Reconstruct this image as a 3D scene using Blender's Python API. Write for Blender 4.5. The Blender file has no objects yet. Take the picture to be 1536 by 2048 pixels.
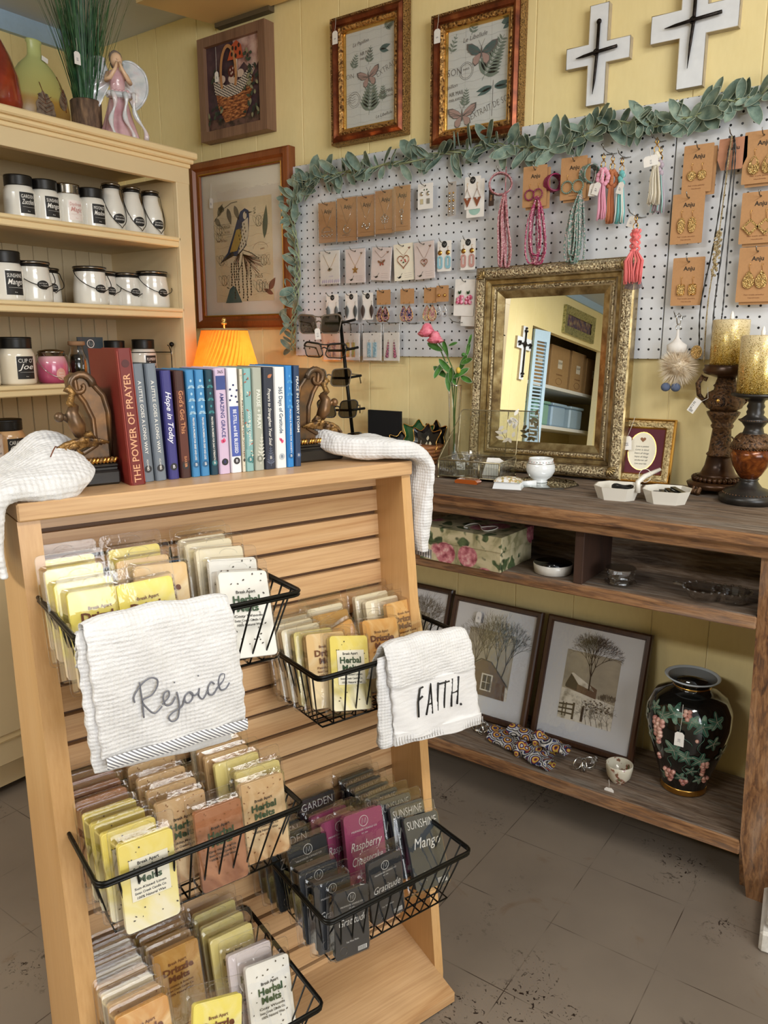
import bpy, math, random
from mathutils import Matrix, Vector, noise
random.seed(7)
SC = bpy.context.scene
COL = SC.collection
PI = math.pi
rad = math.radians
# ---------------------------------------------------------------- camera, light, exposure
EYE = 1.254
PITCH = math.atan(334/1550.0)
YAW = rad(35.5)
cam_data = bpy.data.cameras.new('camera')
cam = bpy.data.objects.new('camera', cam_data)
COL.objects.link(cam)
cam.location = (0, 0, EYE)
cam.rotation_euler = (PI/2 - PITCH, 0, YAW)
cam_data.sensor_fit = 'VERTICAL'
cam_data.sensor_height = 36
cam_data.lens = 1550/2048*36
cam_data.clip_start = 0.02
SC.camera = cam
SC.view_settings.view_transform = 'Standard'
SC.view_settings.look = 'None'
SC.view_settings.gamma = 1
SC.view_settings.use_curve_mapping = False
SC.view_settings.exposure = 0.05
world = bpy.data.worlds.new('world')
SC.world = world
world.use_nodes = True
bg = world.node_tree.nodes['Background']
bg.inputs[0].default_value = (0.93, 0.96, 1.0, 1)
bg.inputs[1].default_value = 1.0
def area(name, loc, target, size, size_y, power, color):
    d = bpy.data.lights.new(name, 'AREA')
    d.shape = 'RECTANGLE'; d.size = size; d.size_y = size_y
    d.energy = power; d.color = color
    o = bpy.data.objects.new(name, d); COL.objects.link(o)
    o.location = loc
    v = Vector(target) - Vector(loc)
    o.rotation_euler = v.to_track_quat('-Z', 'Y').to_euler()
    return o
area('ceiling_lamp_light', (0.55, 0.75, 2.34), (0.0, 1.0, 0), 1.2, 0.3, 22, (1, 0.97, 0.91))
area('ceiling_lamp_light_far', (-1.25, -1.4, 2.34), (-1.25, -1.38, 0), 1.2, 0.3, 68, (1, 0.98, 0.94))
area('window_daylight', (2.93, -0.55, 1.62), (-1.0, 1.7, 1.50), 2.3, 1.4, 88, (0.95, 0.97, 1.0))

# ---------------------------------------------------------------- helpers
def lin(c):
    c /= 255.0
    return c/12.92 if c <= 0.04045 else ((c+0.055)/1.055)**2.4
def rgb(h):
    if isinstance(h, str):
        h = h.lstrip('#'); h = tuple(int(h[i:i+2], 16) for i in (0, 2, 4))
    return (lin(h[0]), lin(h[1]), lin(h[2]), 1)
class NT:
    def __init__(s, name):
        s.m = bpy.data.materials.new(name); s.m.use_nodes = True
        s.t = s.m.node_tree; s.n = s.t.nodes; s.b = s.n['Principled BSDF']
    def node(s, typ, **kw):
        nd = s.n.new(typ)
        for k, v in kw.items():
            if k.startswith('in_'):
                key = k[3:]; key = int(key) if key.isdigit() else key.replace('_', ' ')
                nd.inputs[key].default_value = v
            else: setattr(nd, k, v)
        return nd
    def link(s, a, b): s.t.links.new(a, b)
    def coord(s, scale=(1, 1, 1), out='Object', rot=(0, 0, 0)):
        tc = s.node('ShaderNodeTexCoord'); mp = s.node('ShaderNodeMapping')
        mp.inputs['Scale'].default_value = scale; mp.inputs['Rotation'].default_value = rot
        s.link(tc.outputs[out], mp.inputs['Vector']); return mp.outputs['Vector']
    def noise(s, vec, scale, detail=4, rough=0.5, dist=0):
        nd = s.node('ShaderNodeTexNoise'); s.link(vec, nd.inputs['Vector'])
        nd.inputs['Scale'].default_value = scale; nd.inputs['Detail'].default_value = detail
        nd.inputs['Roughness'].default_value = rough; nd.inputs['Distortion'].default_value = dist
        return nd.outputs['Fac']
    def ramp(s, fac, stops):
        r = s.node('ShaderNodeValToRGB'); e = r.color_ramp.elements
        while len(e) < len(stops): e.new(0.5)
        for el, (p, c) in zip(e, stops):
            el.position = p; el.color = rgb(c) if not isinstance(c, float) else (c, c, c, 1)
        s.link(fac, r.inputs['Fac']); return r.outputs['Color']
    def mix(s, fac, a, b, mode='MIX'):
        m = s.node('ShaderNodeMix', data_type='RGBA', blend_type=mode)
        for i, v in ((0, fac), (6, a), (7, b)):
            if isinstance(v, (int, float)): m.inputs[i].default_value = v
            elif isinstance(v, (tuple, list)): m.inputs[i].default_value = v
            else: s.link(v, m.inputs[i])
        return m.outputs[2]
    def bump(s, h, strength=0.3, dist=0.002):
        b = s.node('ShaderNodeBump'); b.inputs['Strength'].default_value = strength
        b.inputs['Distance'].default_value = dist
        s.link(h, b.inputs['Height']); s.link(b.outputs['Normal'], s.b.inputs['Normal'])
    def col(s, c):
        if isinstance(c, (tuple, str)): s.b.inputs['Base Color'].default_value = rgb(c)
        else: s.link(c, s.b.inputs['Base Color'])
    def set(s, rough=0.5, metal=0.0, **kw):
        s.b.inputs['Roughness'].default_value = rough; s.b.inputs['Metallic'].default_value = metal
        for k, v in kw.items(): s.b.inputs[k.replace('_', ' ')].default_value = v
_mc = {}
def plain(name, c, rough=0.5, metal=0.0, var=0.08, scale=60, bump=0.0, **kw):
    if name in _mc: return _mc[name]
    t = NT(name); f = t.noise(t.coord(), scale, 3)
    base = rgb(c)
    lo = tuple(max(0, v*(1-var)) for v in base[:3])+(1,); hi = tuple(min(1, v*(1+var)) for v in base[:3])+(1,)
    t.col(t.mix(f, lo, hi)); t.set(rough, metal, **kw)
    if bump: t.bump(f, bump, 0.001)
    _mc[name] = t.m; return t.m
def mottle(name, stops, scale=20, rough=0.5, metal=0.0, bump=0.0, bdist=0.002, sc=(1, 1, 1), detail=5, dist=0.0, **kw):
    if name in _mc: return _mc[name]
    t = NT(name); f = t.noise(t.coord(sc), scale, detail, 0.55, dist)
    t.col(t.ramp(f, stops)); t.set(rough, metal, **kw)
    if bump: t.bump(f, bump, bdist)
    _mc[name] = t.m; return t.m
def wood(name, lo, mid, hi, axis='x', rough=0.45, rings=9, grain=1.0, bump=0.12):
    """timber with growth ring figure stretched along one object axis"""
    if name in _mc: return _mc[name]
    t = NT(name)
    k = {'x': (0.12, 1, 1), 'y': (1, 0.12, 1), 'z': (1, 1, 0.12)}[axis]
    v = t.coord(k)
    big = t.noise(v, 6*grain, 2, 0.4, 0.4)
    m = t.node('ShaderNodeMath', operation='MULTIPLY'); t.link(big, m.inputs[0]); m.inputs[1].default_value = rings
    fr = t.node('ShaderNodeMath', operation='PINGPONG'); t.link(m.outputs[0], fr.inputs[0]); fr.inputs[1].default_value = 1
    k2 = tuple(a*0.25 if a < 1 else a for a in k)
    fine = t.noise(t.coord(k2), 260, 3, 0.6)
    c1 = t.ramp(fr.outputs[0], [(0.0, lo), (0.22, mid), (1.0, hi)])
    t.col(t.mix(0.5, c1, t.ramp(fine, [(0.3, lo), (0.55, mid), (0.8, hi)])))
    t.set(rough); t.bump(fine, bump, 0.0008)
    _mc[name] = t.m; return t.m
def barn(name, axis='x', edge=False, dark=False):
    """weathered barn board: silver grey, torn dark grain, orange where the saw cut it"""
    if name in _mc: return _mc[name]
    t = NT(name)
    k = {'x': (0.10, 1, 1), 'z': (1, 1, 0.10), 'y': (1, 0.1, 1)}[axis]
    a = t.noise(t.coord(k), 130, 6, 0.65, 0.6); b = t.noise(t.coord(k), 22, 4, 0.6, 0.8)
    if edge: st = [(0.30, '#2c1a0f'), (0.44, '#6b4324'), (0.56, '#97683c'), (0.75, '#a98460')]
    else: st = [(0.32, '#1f1a17'), (0.44, '#51463c'), (0.56, '#7a6e62'), (0.75, '#a0968a')]
    c = t.ramp(a, st)
    c2 = t.ramp(b, [(0.35, '#4a3220'), (0.5, '#8a6b4e'), (0.68, '#8d8378')])
    t.col(t.mix(0.38, c, c2)); t.set(0.85); t.bump(a, 0.7, 0.002)
    _mc[name] = t.m; return t.m
def clearfilm(name, tint=(0.97, 0.98, 0.98), gloss=0.28, rough=0.06, blend=0.35):
    """thin clear plastic or glass sheet: mostly see-through, reflecting at grazing angles"""
    if name in _mc: return _mc[name]
    m = bpy.data.materials.new(name); m.use_nodes = True; nt = m.node_tree; n = nt.nodes
    n.remove(n['Principled BSDF']); out = n['Material Output']
    tr = n.new('ShaderNodeBsdfTransparent'); tr.inputs[0].default_value = (*tint, 1)
    gl = n.new('ShaderNodeBsdfGlossy'); gl.inputs['Roughness'].default_value = rough
    lw = n.new('ShaderNodeLayerWeight'); lw.inputs['Blend'].default_value = blend
    mu = n.new('ShaderNodeMath'); mu.operation = 'MULTIPLY_ADD'; mu.inputs[1].default_value = gloss*2; mu.inputs[2].default_value = 0.03
    mu.use_clamp = True
    nz = n.new('ShaderNodeTexNoise'); nz.inputs['Scale'].default_value = 90
    tc = n.new('ShaderNodeTexCoord'); nt.links.new(tc.outputs['Object'], nz.inputs['Vector'])
    bp = n.new('ShaderNodeBump'); bp.inputs['Strength'].default_value = 0.25; bp.inputs['Distance'].default_value = 0.001
    nt.links.new(nz.outputs['Fac'], bp.inputs['Height']); nt.links.new(bp.outputs['Normal'], gl.inputs['Normal'])
    mx = n.new('ShaderNodeMixShader')
    nt.links.new(lw.outputs['Facing'], mu.inputs[0]); nt.links.new(mu.outputs[0], mx.inputs[0])
    nt.links.new(tr.outputs[0], mx.inputs[1]); nt.links.new(gl.outputs[0], mx.inputs[2])
    nt.links.new(mx.outputs[0], out.inputs[0]); _mc[name] = m; return m
def I(): return Matrix.Identity(4)
def Tr(x, y, z): return Matrix.Translation((x, y, z))
def Rx(a): return Matrix.Rotation(a, 4, 'X')
def Ry(a): return Matrix.Rotation(a, 4, 'Y')
def Rz(a): return Matrix.Rotation(a, 4, 'Z')
def Sc(x, y, z): return Matrix.Diagonal((x, y, z, 1))
_tx = {}
def text_geo(s, bold=0.0, shear=0.0, space=1.0, res=2):
    key = (s, bold, shear, space, res)
    if key in _tx: return _tx[key]
    cu = bpy.data.curves.new('writing', 'FONT'); cu.body = s; cu.size = 1; cu.align_x = 'CENTER'; cu.align_y = 'CENTER'
    cu.offset = bold; cu.shear = shear; cu.space_character = space; cu.resolution_u = res
    ob = bpy.data.objects.new('writing', cu); COL.objects.link(ob)
    dg = bpy.context.evaluated_depsgraph_get()
    me = ob.evaluated_get(dg).to_mesh()
    vs = [(v.co.x, v.co.y) for v in me.vertices]; fs = [tuple(p.vertices) for p in me.polygons]
    ob.evaluated_get(dg).to_mesh_clear()
    bpy.data.objects.remove(ob); bpy.data.curves.remove(cu)
    xs = [v[0] for v in vs] or [0]; w = max(xs)-min(xs)
    _tx[key] = (vs, fs, w); return _tx[key]
class MB:
    """collects shapes and links them as ONE mesh object"""
    def __init__(s): s.V = []; s.F = []; s.M = []; s.S = []; s.mats = []
    def mi(s, m):
        if m not in s.mats: s.mats.append(m)
        return s.mats.index(m)
    def add(s, vs, fs, m, smooth=False, T=None):
        o = len(s.V); k = s.mi(m)
        for v in vs: s.V.append(tuple(T @ Vector(v)) if T is not None else tuple(v))
        for f in fs: s.F.append(tuple(i+o for i in f)); s.M.append(k); s.S.append(smooth)
        return s
    def box(s, x0, x1, y0, y1, z0, z1, m, T=None, b=0.0):
        if b <= 0:
            vs = [(x, y, z) for x in (x0, x1) for y in (y0, y1) for z in (z0, z1)]
            fs = [(0, 1, 3, 2), (4, 6, 7, 5), (0, 4, 5, 1), (2, 3, 7, 6), (0, 2, 6, 4), (1, 5, 7, 3)]
            return s.add(vs, fs, m, False, T)
        # chamfered box: 24 vertices, one per corner and axis
        vs = []; idx = {}
        X = (x0, x1); Y = (y0, y1); Z = (z0, z1)
        for i in (0, 1):
            for j in (0, 1):
                for k in (0, 1):
                    px, py, pz = X[i], Y[j], Z[k]
                    sx, sy, sz = (1-2*i)*b, (1-2*j)*b, (1-2*k)*b
                    idx[i, j, k, 0] = len(vs); vs.append((px, py+sy, pz+sz))
                    idx[i, j, k, 1] = len(vs); vs.append((px+sx, py, pz+sz))
                    idx[i, j, k, 2] = len(vs); vs.append((px+sx, py+sy, pz))
        fs = []
        for i in (0, 1):
            q = [idx[i, 0, 0, 0], idx[i, 1, 0, 0], idx[i, 1, 1, 0], idx[i, 0, 1, 0]]; fs.append(q if i else q[::-1])
            q = [idx[0, i, 0, 1], idx[0, i, 1, 1], idx[1, i, 1, 1], idx[1, i, 0, 1]]; fs.append(q if i else q[::-1])
            q = [idx[0, 0, i, 2], idx[1, 0, i, 2], idx[1, 1, i, 2], idx[0, 1, i, 2]]; fs.append(q if i else q[::-1])
        for i in (0, 1):
            for j in (0, 1):
                fs.append([idx[i, j, 0, 0], idx[i, j, 1, 0], idx[i, j, 1, 1], idx[i, j, 0, 1]])
                fs.append([idx[i, 0, j, 0], idx[i, 1, j, 0], idx[i, 1, j, 2], idx[i, 0, j, 2]])
                fs.append([idx[0, i, j, 1], idx[1, i, j, 1], idx[1, i, j, 2], idx[0, i, j, 2]])
                for k in (0, 1): fs.append([idx[i, j, k, 0], idx[i, j, k, 1], idx[i, j, k, 2]])
        return s.add(vs, fs, m, False, T)
    def lathe(s, prof, m, T=None, seg=24, smooth=True, sx=1, sy=1):
        vs = []; fs = []; n = len(prof)
        for r, z in prof:
            for k in range(seg):
                a = 2*PI*k/seg; vs.append((r*math.cos(a)*sx, r*math.sin(a)*sy, z))
        for i in range(n-1):
            for k in range(seg):
                k2 = (k+1) % seg
                fs.append((i*seg+k, i*seg+k2, (i+1)*seg+k2, (i+1)*seg+k))
        if prof[0][0] > 1e-6: fs.append(tuple(range(seg))[::-1])
        if prof[-1][0] > 1e-6: fs.append(tuple((n-1)*seg+k for k in range(seg)))
        return s.add(vs, fs, m, smooth, T)
    def cyl(s, x, y, z0, z1, r, m, T=None, seg=16, smooth=True): return s.lathe([(r, z0), (r, z1)], m, (T or I()) @ Tr(x, y, 0), seg, smooth)
    def tube(s, pts, r, m, T=None, seg=6, closed=False, taper=None, flat=1.0):
        P = [Vector(p) for p in pts]; n = len(P); vs = []; fs = []
        up = None
        for i, p in enumerate(P):
            if closed: d = P[(i+1) % n]-P[i-1]
            else: d = P[min(i+1, n-1)]-P[max(i-1, 0)]
            if d.length < 1e-9: d = Vector((0, 0, 1))
            d.normalize()
            if up is None:
                up = Vector((0, 0, 1)) if abs(d.z) < 0.9 else Vector((1, 0, 0))
            a = up - d*up.dot(d)
            if a.length < 1e-6: a = Vector((1, 0, 0)) - d*d.x
            a.normalize(); b = d.cross(a); up = a
            rr = r if taper is None else r*taper[i]
            for k in range(seg):
                t = 2*PI*k/seg; vs.append(tuple(p + a*math.cos(t)*rr + b*math.sin(t)*rr*flat))
        m_ = n if closed else n-1
        for i in range(m_):
            j = (i+1) % n
            for k in range(seg):
                k2 = (k+1) % seg; fs.append((i*seg+k, i*seg+k2, j*seg+k2, j*seg+k))
        if not closed: fs.append(tuple(range(seg))[::-1]); fs.append(tuple((n-1)*seg+k for k in range(seg)))
        return s.add(vs, fs, m, True, T)
    def ball(s, x, y, z, r, m, T=None, sx=1, sy=1, sz=1, seg=12, rings=7):
        pr = [(max(1e-7, r*math.sin(PI*i/rings)), -r*math.cos(PI*i/rings)) for i in range(rings+1)]
        return s.lathe(pr, m, (T or I()) @ Tr(x, y, z) @ Sc(sx, sy, sz), seg)
    def prism(s, out, y0, y1, m, T=None, mside=None, smooth=False):
        """outline in local x,z extruded along y from y0 (front) to y1"""
        n = len(out); vs = [(x, y0, z) for x, z in out]+[(x, y1, z) for x, z in out]
        s.add(vs, [tuple(range(n)), tuple(range(2*n-1, n-1, -1))], m, False, T)
        s.add(vs, [(i, i+n, (i+1) % n+n, (i+1) % n) for i in range(n)], mside or m, smooth, T)
        return s
    def poly(s, out, y, m, T=None): return s.add([(x, y, z) for x, z in out], [tuple(range(len(out)))], m, False, T)
    def grid(s, fn, nu, nv, m, T=None, smooth=True, closed_u=False):
        vs = [fn(i/nu, j/nv) for j in range(nv+1) for i in range(nu+1)]
        fs = [(j*(nu+1)+i, j*(nu+1)+i+1, (j+1)*(nu+1)+i+1, (j+1)*(nu+1)+i) for j in range(nv) for i in range(nu)]
        return s.add(vs, fs, m, smooth, T)
    def text(s, st, x, z, size, m, y=-0.0004, T=None, bold=0.0, shear=0.0, space=1.0, rot=0.0, width=None, res=2, bend=None):
        """writing on the local x,z plane, facing -y"""
        vs, fs, w = text_geo(st, bold, shear, space, res)
        kx = size if not width else width/max(w, 1e-6)
        c, sn = math.cos(rot), math.sin(rot); out = []
        for a, b in vs:
            px, pz = a*kx, b*size
            qx, qz = x+px*c-pz*sn, z+px*sn+pz*c
            if bend: out.append(bend(qx, y, qz))
            else: out.append((qx, y, qz))
        return s.add(out, [f for f in fs], m, False, T)
    def build(s, name, parent=None, label=None, weld=False):
        me = bpy.data.meshes.new(name)
        me.from_pydata(s.V, [], s.F)
        for m in s.mats: me.materials.append(m)
        me.polygons.foreach_set('material_index', s.M); me.polygons.foreach_set('use_smooth', s.S)
        me.validate(); me.update()
        o = bpy.data.objects.new(name, me); COL.objects.link(o)
        if parent is not None: o.parent = parent
        if label: o['label'] = label
        return o
def thing(name, label, cat, loc=(0, 0, 0), rz=0.0, group=None, rx=0.0, ry=0.0):
    o = bpy.data.objects.new(name, None); COL.objects.link(o); o.empty_display_size = 0.02
    o.location = loc; o.rotation_mode = 'XYZ'; o.rotation_euler = (rx, ry, rz)
    o['label'] = label; o['category'] = cat
    if group: o['group'] = group
    return o
def tag(o, label, cat, group=None, loc=None, rz=None):
    o['label'] = label; o['category'] = cat
    if group: o['group'] = group
    if loc is not None: o.location = loc
    if rz is not None: o.rotation_euler = (0, 0, rz)
    return o
def structure(o): o['kind'] = 'structure'; return o
def dup(src, label, loc=None, rz=None, rot=None, group=None):
    r = src.copy(); COL.objects.link(r); r['label'] = label
    if loc is not None: r.location = loc
    if rz is not None: r.rotation_euler = (src.rotation_euler[0], src.rotation_euler[1], rz)
    if rot is not None: r.rotation_euler = rot
    if group: r['group'] = group
    for ch in list(src.children):
        c = ch.copy(); COL.objects.link(c); c.parent = r
        for g in list(ch.children):
            d = g.copy(); COL.objects.link(d); d.parent = c
    return r
def rrect(w, h, r, n=4, cx=0, cz=0):
    out = []
    for (sx, sz, a0) in ((1, 1, 0), (-1, 1, PI/2), (-1, -1, PI), (1, -1, 1.5*PI)):
        for k in range(n+1):
            a = a0+PI/2*k/n
            out.append((cx+sx*(w/2-r)+r*math.cos(a), cz+sz*(h/2-r)+r*math.sin(a)))
    return out
def ell(rx, rz, n=20, cx=0, cz=0, a0=0): return [(cx+rx*math.cos(a0+2*PI*k/n), cz+rz*math.sin(a0+2*PI*k/n)) for k in range(n)]
# local frames: x right, y away from the viewer, z up
WALL_Y = 2.057
SA = rad(71.7)                                  # heading of the slatwall stand
SO = Vector((-0.798, 1.174, 0))                 # its front right top corner, on plan
SX = Vector((math.cos(SA), math.sin(SA), 0)); SN = Vector((math.sin(SA), -math.cos(SA), 0))
def ST(a, n, z): v = SO+SX*a+SN*n; return (v.x, v.y, z)

# ---------------------------------------------------------------- common materials
M_black = plain('black_metal', '#14130f', 0.35, 0.6, 0.1)
M_white = plain('white_card', '#eeeae4', 0.6)
M_ink = plain('black_ink', '#171513', 0.6)
M_brown_ink = plain('brown_ink', '#6a3413', 0.6)
M_green_ink = plain('green_ink', '#2f4d2b', 0.6)
M_kraft = plain('kraft_card', '#b98b5e', 0.75, 0, 0.1, 200)
M_gold = plain('gold_metal', '#d8a95a', 0.25, 1.0)
M_silver = plain('silver_metal', '#c9c6c0', 0.22, 1.0)
M_steel = plain('steel_hook', '#8e8d88', 0.3, 1.0)
M_string = plain('tag_string', '#e9e4d8', 0.8)
M_film = clearfilm('clear_plastic')
M_glass = clearfilm('clear_glass', (0.965, 0.975, 0.97), 0.42, 0.02, 0.45)

# ---------------------------------------------------------------- the room
def wall_mat(name, grooves=()):
    t = NT(name)
    f = t.noise(t.coord(), 3, 3); g = t.noise(t.coord((1, 1, 0.3)), 90, 3)
    c = t.ramp(f, [(0.3, '#eedb9e'), (0.7, '#f5e4ad')])
    t.col(t.mix(0.08, c, t.ramp(g, [(0.3, '#c9b072'), (0.7, '#fff0c0')])))
    t.set(0.42); t.bump(g, 0.06, 0.001); return t.m
M_wall = wall_mat('yellow_panelling')
M_groove = plain('wall_groove', '#f3e7bd', 0.6)
M_ceil = plain('ceiling_paint', '#c3cbd6', 0.7, 0, 0.05, 8)
CEIL = 2.378
def groove_wall(name, x0, x1, y, xs, side):
    b = MB(); xs = sorted(x for x in xs if x0 < x < x1); e = [x0]+xs+[x1]
    for i in range(len(e)-1):
        b.box(e[i]+(0.0016 if i else 0), e[i+1]-(0.0016 if i < len(e)-2 else 0), 0, 0.06, 0, CEIL, M_wall, b=0.0008)
    b.box(x0, x1, 0.003, 0.055, 0, CEIL, M_groove)
    return structure(b.build(name))
gx = [-2.711, -2.594, -2.487, -2.27, -2.173, -1.998, -1.789, -1.635, -1.524, -1.371, -1.18, -0.979, -0.795, -0.569, -0.421, -0.2, 0.0, 0.2]
w = groove_wall('wall_back', -2.9, 3.0, 0, gx+[0.4+0.2*i for i in range(13)], 1); w.location = (0, WALL_Y, 0)
b = MB()
for y0, y1, z0 in [(-1.92+0.3*i, -1.92+0.3*(i+1), 0) for i in range(13)]+[(1.98, 2.12, 0), (-3.55, -1.92, 1.966), (-4.2, -3.55, 0)]:
    b.box(-2.86, -2.8, y0+0.001, y1-0.001, z0, CEIL, M_wall, b=0.0008)
b.box(-2.857, -2.803, -1.92, 2.12, 0, CEIL, M_groove); b.box(-2.857, -2.803, -4.2, -3.55, 0, CEIL, M_groove)
structure(b.build('wall_left'))
def floor_mat():
    t = NT('painted_tile_floor'); v = t.coord()
    base = t.ramp(t.noise(v, 2.2, 4), [(0.3, '#6f6459'), (0.55, '#7d7164'), (0.8, '#8a7d6e')])
    sep = t.node('ShaderNodeSeparateXYZ'); t.link(v, sep.inputs[0])
    def line(out, off, w=0.0045):
        a = t.node('ShaderNodeMath', operation='ADD'); t.link(out, a.inputs[0]); a.inputs[1].default_value = off
        d = t.node('ShaderNodeMath', operation='PINGPONG'); t.link(a.outputs[0], d.inputs[0]); d.inputs[1].default_value = 0.1143
        c = t.node('ShaderNodeMath', operation='LESS_THAN'); t.link(d.outputs[0], c.inputs[0]); c.inputs[1].default_value = w/4.5
        return c.outputs[0]
    lx = line(sep.outputs[0], 0.5635+0.2286*8); ly = line(sep.outputs[1], -1.657+0.2286*16)
    mx = t.node('ShaderNodeMath', operation='MAXIMUM'); t.link(lx, mx.inputs[0]); t.link(ly, mx.inputs[1])
    patch = t.ramp(t.noise(v, 7, 2), [(0.44, 0.05), (0.62, 0.9)])
    mm = t.node('ShaderNodeMath', operation='MULTIPLY'); t.link(mx.outputs[0], mm.inputs[0]); t.link(patch, mm.inputs[1])
    c1 = t.mix(mm.outputs[0], base, rgb('#3a2e26'))
    chips = t.ramp(t.noise(v, 55, 5, 0.7, 1.5), [(0.585, 0.0), (0.605, 1.0)])
    area_ = t.ramp(t.noise(v, 3.1, 3, 0.5), [(0.52, 0.0), (0.60, 1.0)])
    ch = t.mix(1.0, chips, area_, 'MULTIPLY')
    c2 = t.mix(ch, c1, rgb('#241813'))
    rust = t.ramp(t.noise(v, 9, 4, 0.6, 0.8), [(0.64, 0.0), (0.74, 0.45)])
    t.col(t.mix(rust, c2, rgb('#6b4c30')))
    t.set(0.38); t.bump(t.noise(v, 40, 3), 0.1, 0.002); return t.m
structure(MB().box(-3.7, 3.0, -5.0, 2.1, -0.05, 0, floor_mat()).build('floor'))
b = MB()
for y0, y1, z0, z1 in ((-4.2, -1.9, 0, CEIL), (0.8, 2.1, 0, CEIL), (-1.9, 0.8, 0, 0.75), (-1.9, 0.8, 2.2, CEIL)): b.box(3.0, 3.06, y0, y1, z0, z1, M_wall)
structure(b.build('wall_right'))
M_sash = plain('window_paint', '#e9e6de', .4)
wn = structure(MB().box(2.99, 3.07, -1.95, -1.9, 0.7, 2.25, M_sash).box(2.99, 3.07, 0.8, 0.85, 0.7, 2.25, M_sash).box(2.99, 3.07, -1.9, 0.8, 0.7, 0.75, M_sash).box(2.99, 3.07, -1.9, 0.8, 2.2, 2.25, M_sash).box(3.01, 3.05, -0.57, -0.53, 0.75, 2.2, M_sash).box(3.01, 3.05, -1.9, 0.8, 1.45, 1.49, M_sash).build('window_1'))
MB().box(3.028, 3.032, -1.9, 0.8, 0.75, 2.2, clearfilm('window_pane', (.98, .99, .99), .1, .01, .2)).build('pane', wn)
structure(MB().box(-3.7, 3.0, -5.0, 2.1, CEIL, CEIL+0.04, M_ceil).build('ceiling'))
# painted plywood soffit hung under the ceiling, its left end cut on the slant
M_soffit = plain('soffit_paint', '#e3c489', 0.5, 0, 0.06, 6)
b = MB()
pl_ = [(-2.232, 1.776), (-2.157, 2.041), (1.0, 2.041), (1.0, 1.776)]
n = len(pl_)
b.add([(x, y, 2.314) for x, y in pl_]+[(x, y, CEIL) for x, y in pl_], [tuple(range(n))[::-1], tuple(range(n, 2*n))]+[(i, (i+1) % n, (i+1) % n+n, i+n) for i in range(n)], M_soffit)
b.box(-2.15, -1.9, 2.03, 2.056, 2.30, 2.34, plain('soffit_shade_strip', '#5f523c', 0.7))  # dark strip for the soffit's shadowed side, the shade put into its colour
structure(b.build('trim_1'))
# ================================================================ left cabinet
M_cream = plain('cream_paint', '#dcc69c', 0.45, 0, 0.05, 12)
M_cream_edge = plain('cream_moulding', '#ecd3a2', 0.4, 0, 0.05, 12)
M_bead = plain('beadboard_paint', '#cdbb98', 0.5, 0, 0.05, 12)
cab = thing('display_cabinet', 'tall cream painted open shelf cabinet full of jar candles along the left wall', 'cabinet', (-2.05, 1.78, 0), PI/2)
CL = -1.75                                   # its far left end, local x
b = MB()
b.box(-0.022, 0, 0, 0.40, 0, 1.78, M_cream); b.box(CL, CL+0.02, 0, 0.40, 0, 1.78, M_cream)
b.box(-0.052, -0.020, 0, 0.36, 0.93, 1.76, M_cream)      # inner cheek behind the face frame
b.box(CL, 0, 0.34, 0.36, 0, 1.80, M_bead)
for i in range(34):
    x = -0.04-i*0.05
    b.box(x-0.047, x, 0.335, 0.341, 0.93, 1.755, M_bead, b=0.002)
b.box(CL, 0, 0, 0.40, 0.02, 0.10, M_cream); b.box(CL, 0, 0.0, 0.36, 0.86, 0.885, M_cream)
b.build('carcass', cab)
b = MB()
b.box(-0.052, 0, -0.02, 0, 0.885, 1.78, M_cream, b=0.002); b.box(CL, CL+0.06, -0.02, 0, 0.885, 1.78, M_cream, b=0.002)
b.box(CL, 0, -0.021, 0, 1.752, 1.80, M_cream, b=0.001)
b.box(CL, 0, -0.02, 0, 0.84, 0.885, M_cream, b=0.001)
b.box(-0.06, 0, -0.02, 0, 0.06, 0.885, M_cream, b=0.002)
b.build('face_frame', cab)
b = MB()
b.box(CL, 0.004, -0.026, 0.40, 1.800, 1.812, M_cream_edge, b=0.002)
b.box(CL, 0.012, -0.036, 0.40, 1.812, 1.826, M_cream_edge, b=0.004)
b.box(CL, 0.020, -0.045, 0.40, 1.826, 1.846, M_cream_edge, b=0.004)
b.build('cornice', cab)
for z in (1.588, 1.370, 1.146, 0.925):
    b = MB(); b.box(CL+0.02, -0.05, -0.012, 0.335, z-0.030, z, M_cream)
    b.box(CL+0.02, -0.045, -0.020, -0.010, z-0.012, z, M_cream_edge, b=0.003)
    b.box(CL+0.02, -0.045, -0.016, -0.010, z-0.030, z-0.012, M_cream_edge, b=0.003)
    b.build('shelf', cab)
for k in range(3):
    x1 = -0.06-k*0.56; x0 = x1-0.54
    b = MB(); b.box(x0, x1, -0.035, -0.02, 0.10, 0.84, M_cream, b=0.003)
    b.box(x0+0.07, x1-0.07, -0.040, -0.034, 0.17, 0.77, M_cream_edge, b=0.004)
    b.box(x0+0.09, x1-0.09, -0.044, -0.038, 0.19, 0.75, M_cream, b=0.004)
    b.build('cabinet_door', cab)

# ================================================================ barn board hutch under the pegboard
M_barn = barn('barn_board', 'x'); M_barn_e = barn('barn_board_edge', 'x', True); M_barn_v = barn('barn_board_post', 'z', True)
M_barn_d = wood('dark_divider', '#2a1a12', '#3d261a', '#4a2f20', 'z', 0.7)
hut = thing('barnwood_hutch', 'long weathered barn board console with open shelves below the pegboard', 'console table', (-0.25, WALL_Y, 0))
HL = -1.74
b = MB(); b.box(HL, 0.75, -0.472, -0.01, 0.874, 0.902, M_barn, b=0.004)
o = b.build('tabletop', hut)
b = MB(); b.box(HL, 0.75, -0.479, -0.470, 0.876, 0.901, M_barn_e, b=0.003); b.build('front_moulding', hut)
b = MB(); b.box(HL, 0.75, -0.452, -0.432, 0.850, 0.874, M_barn_e, b=0.002); b.build('apron', hut)
def leanY(z): return -(WALL_Y-(1.63+0.14*(0.854-z)/0.85))
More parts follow.
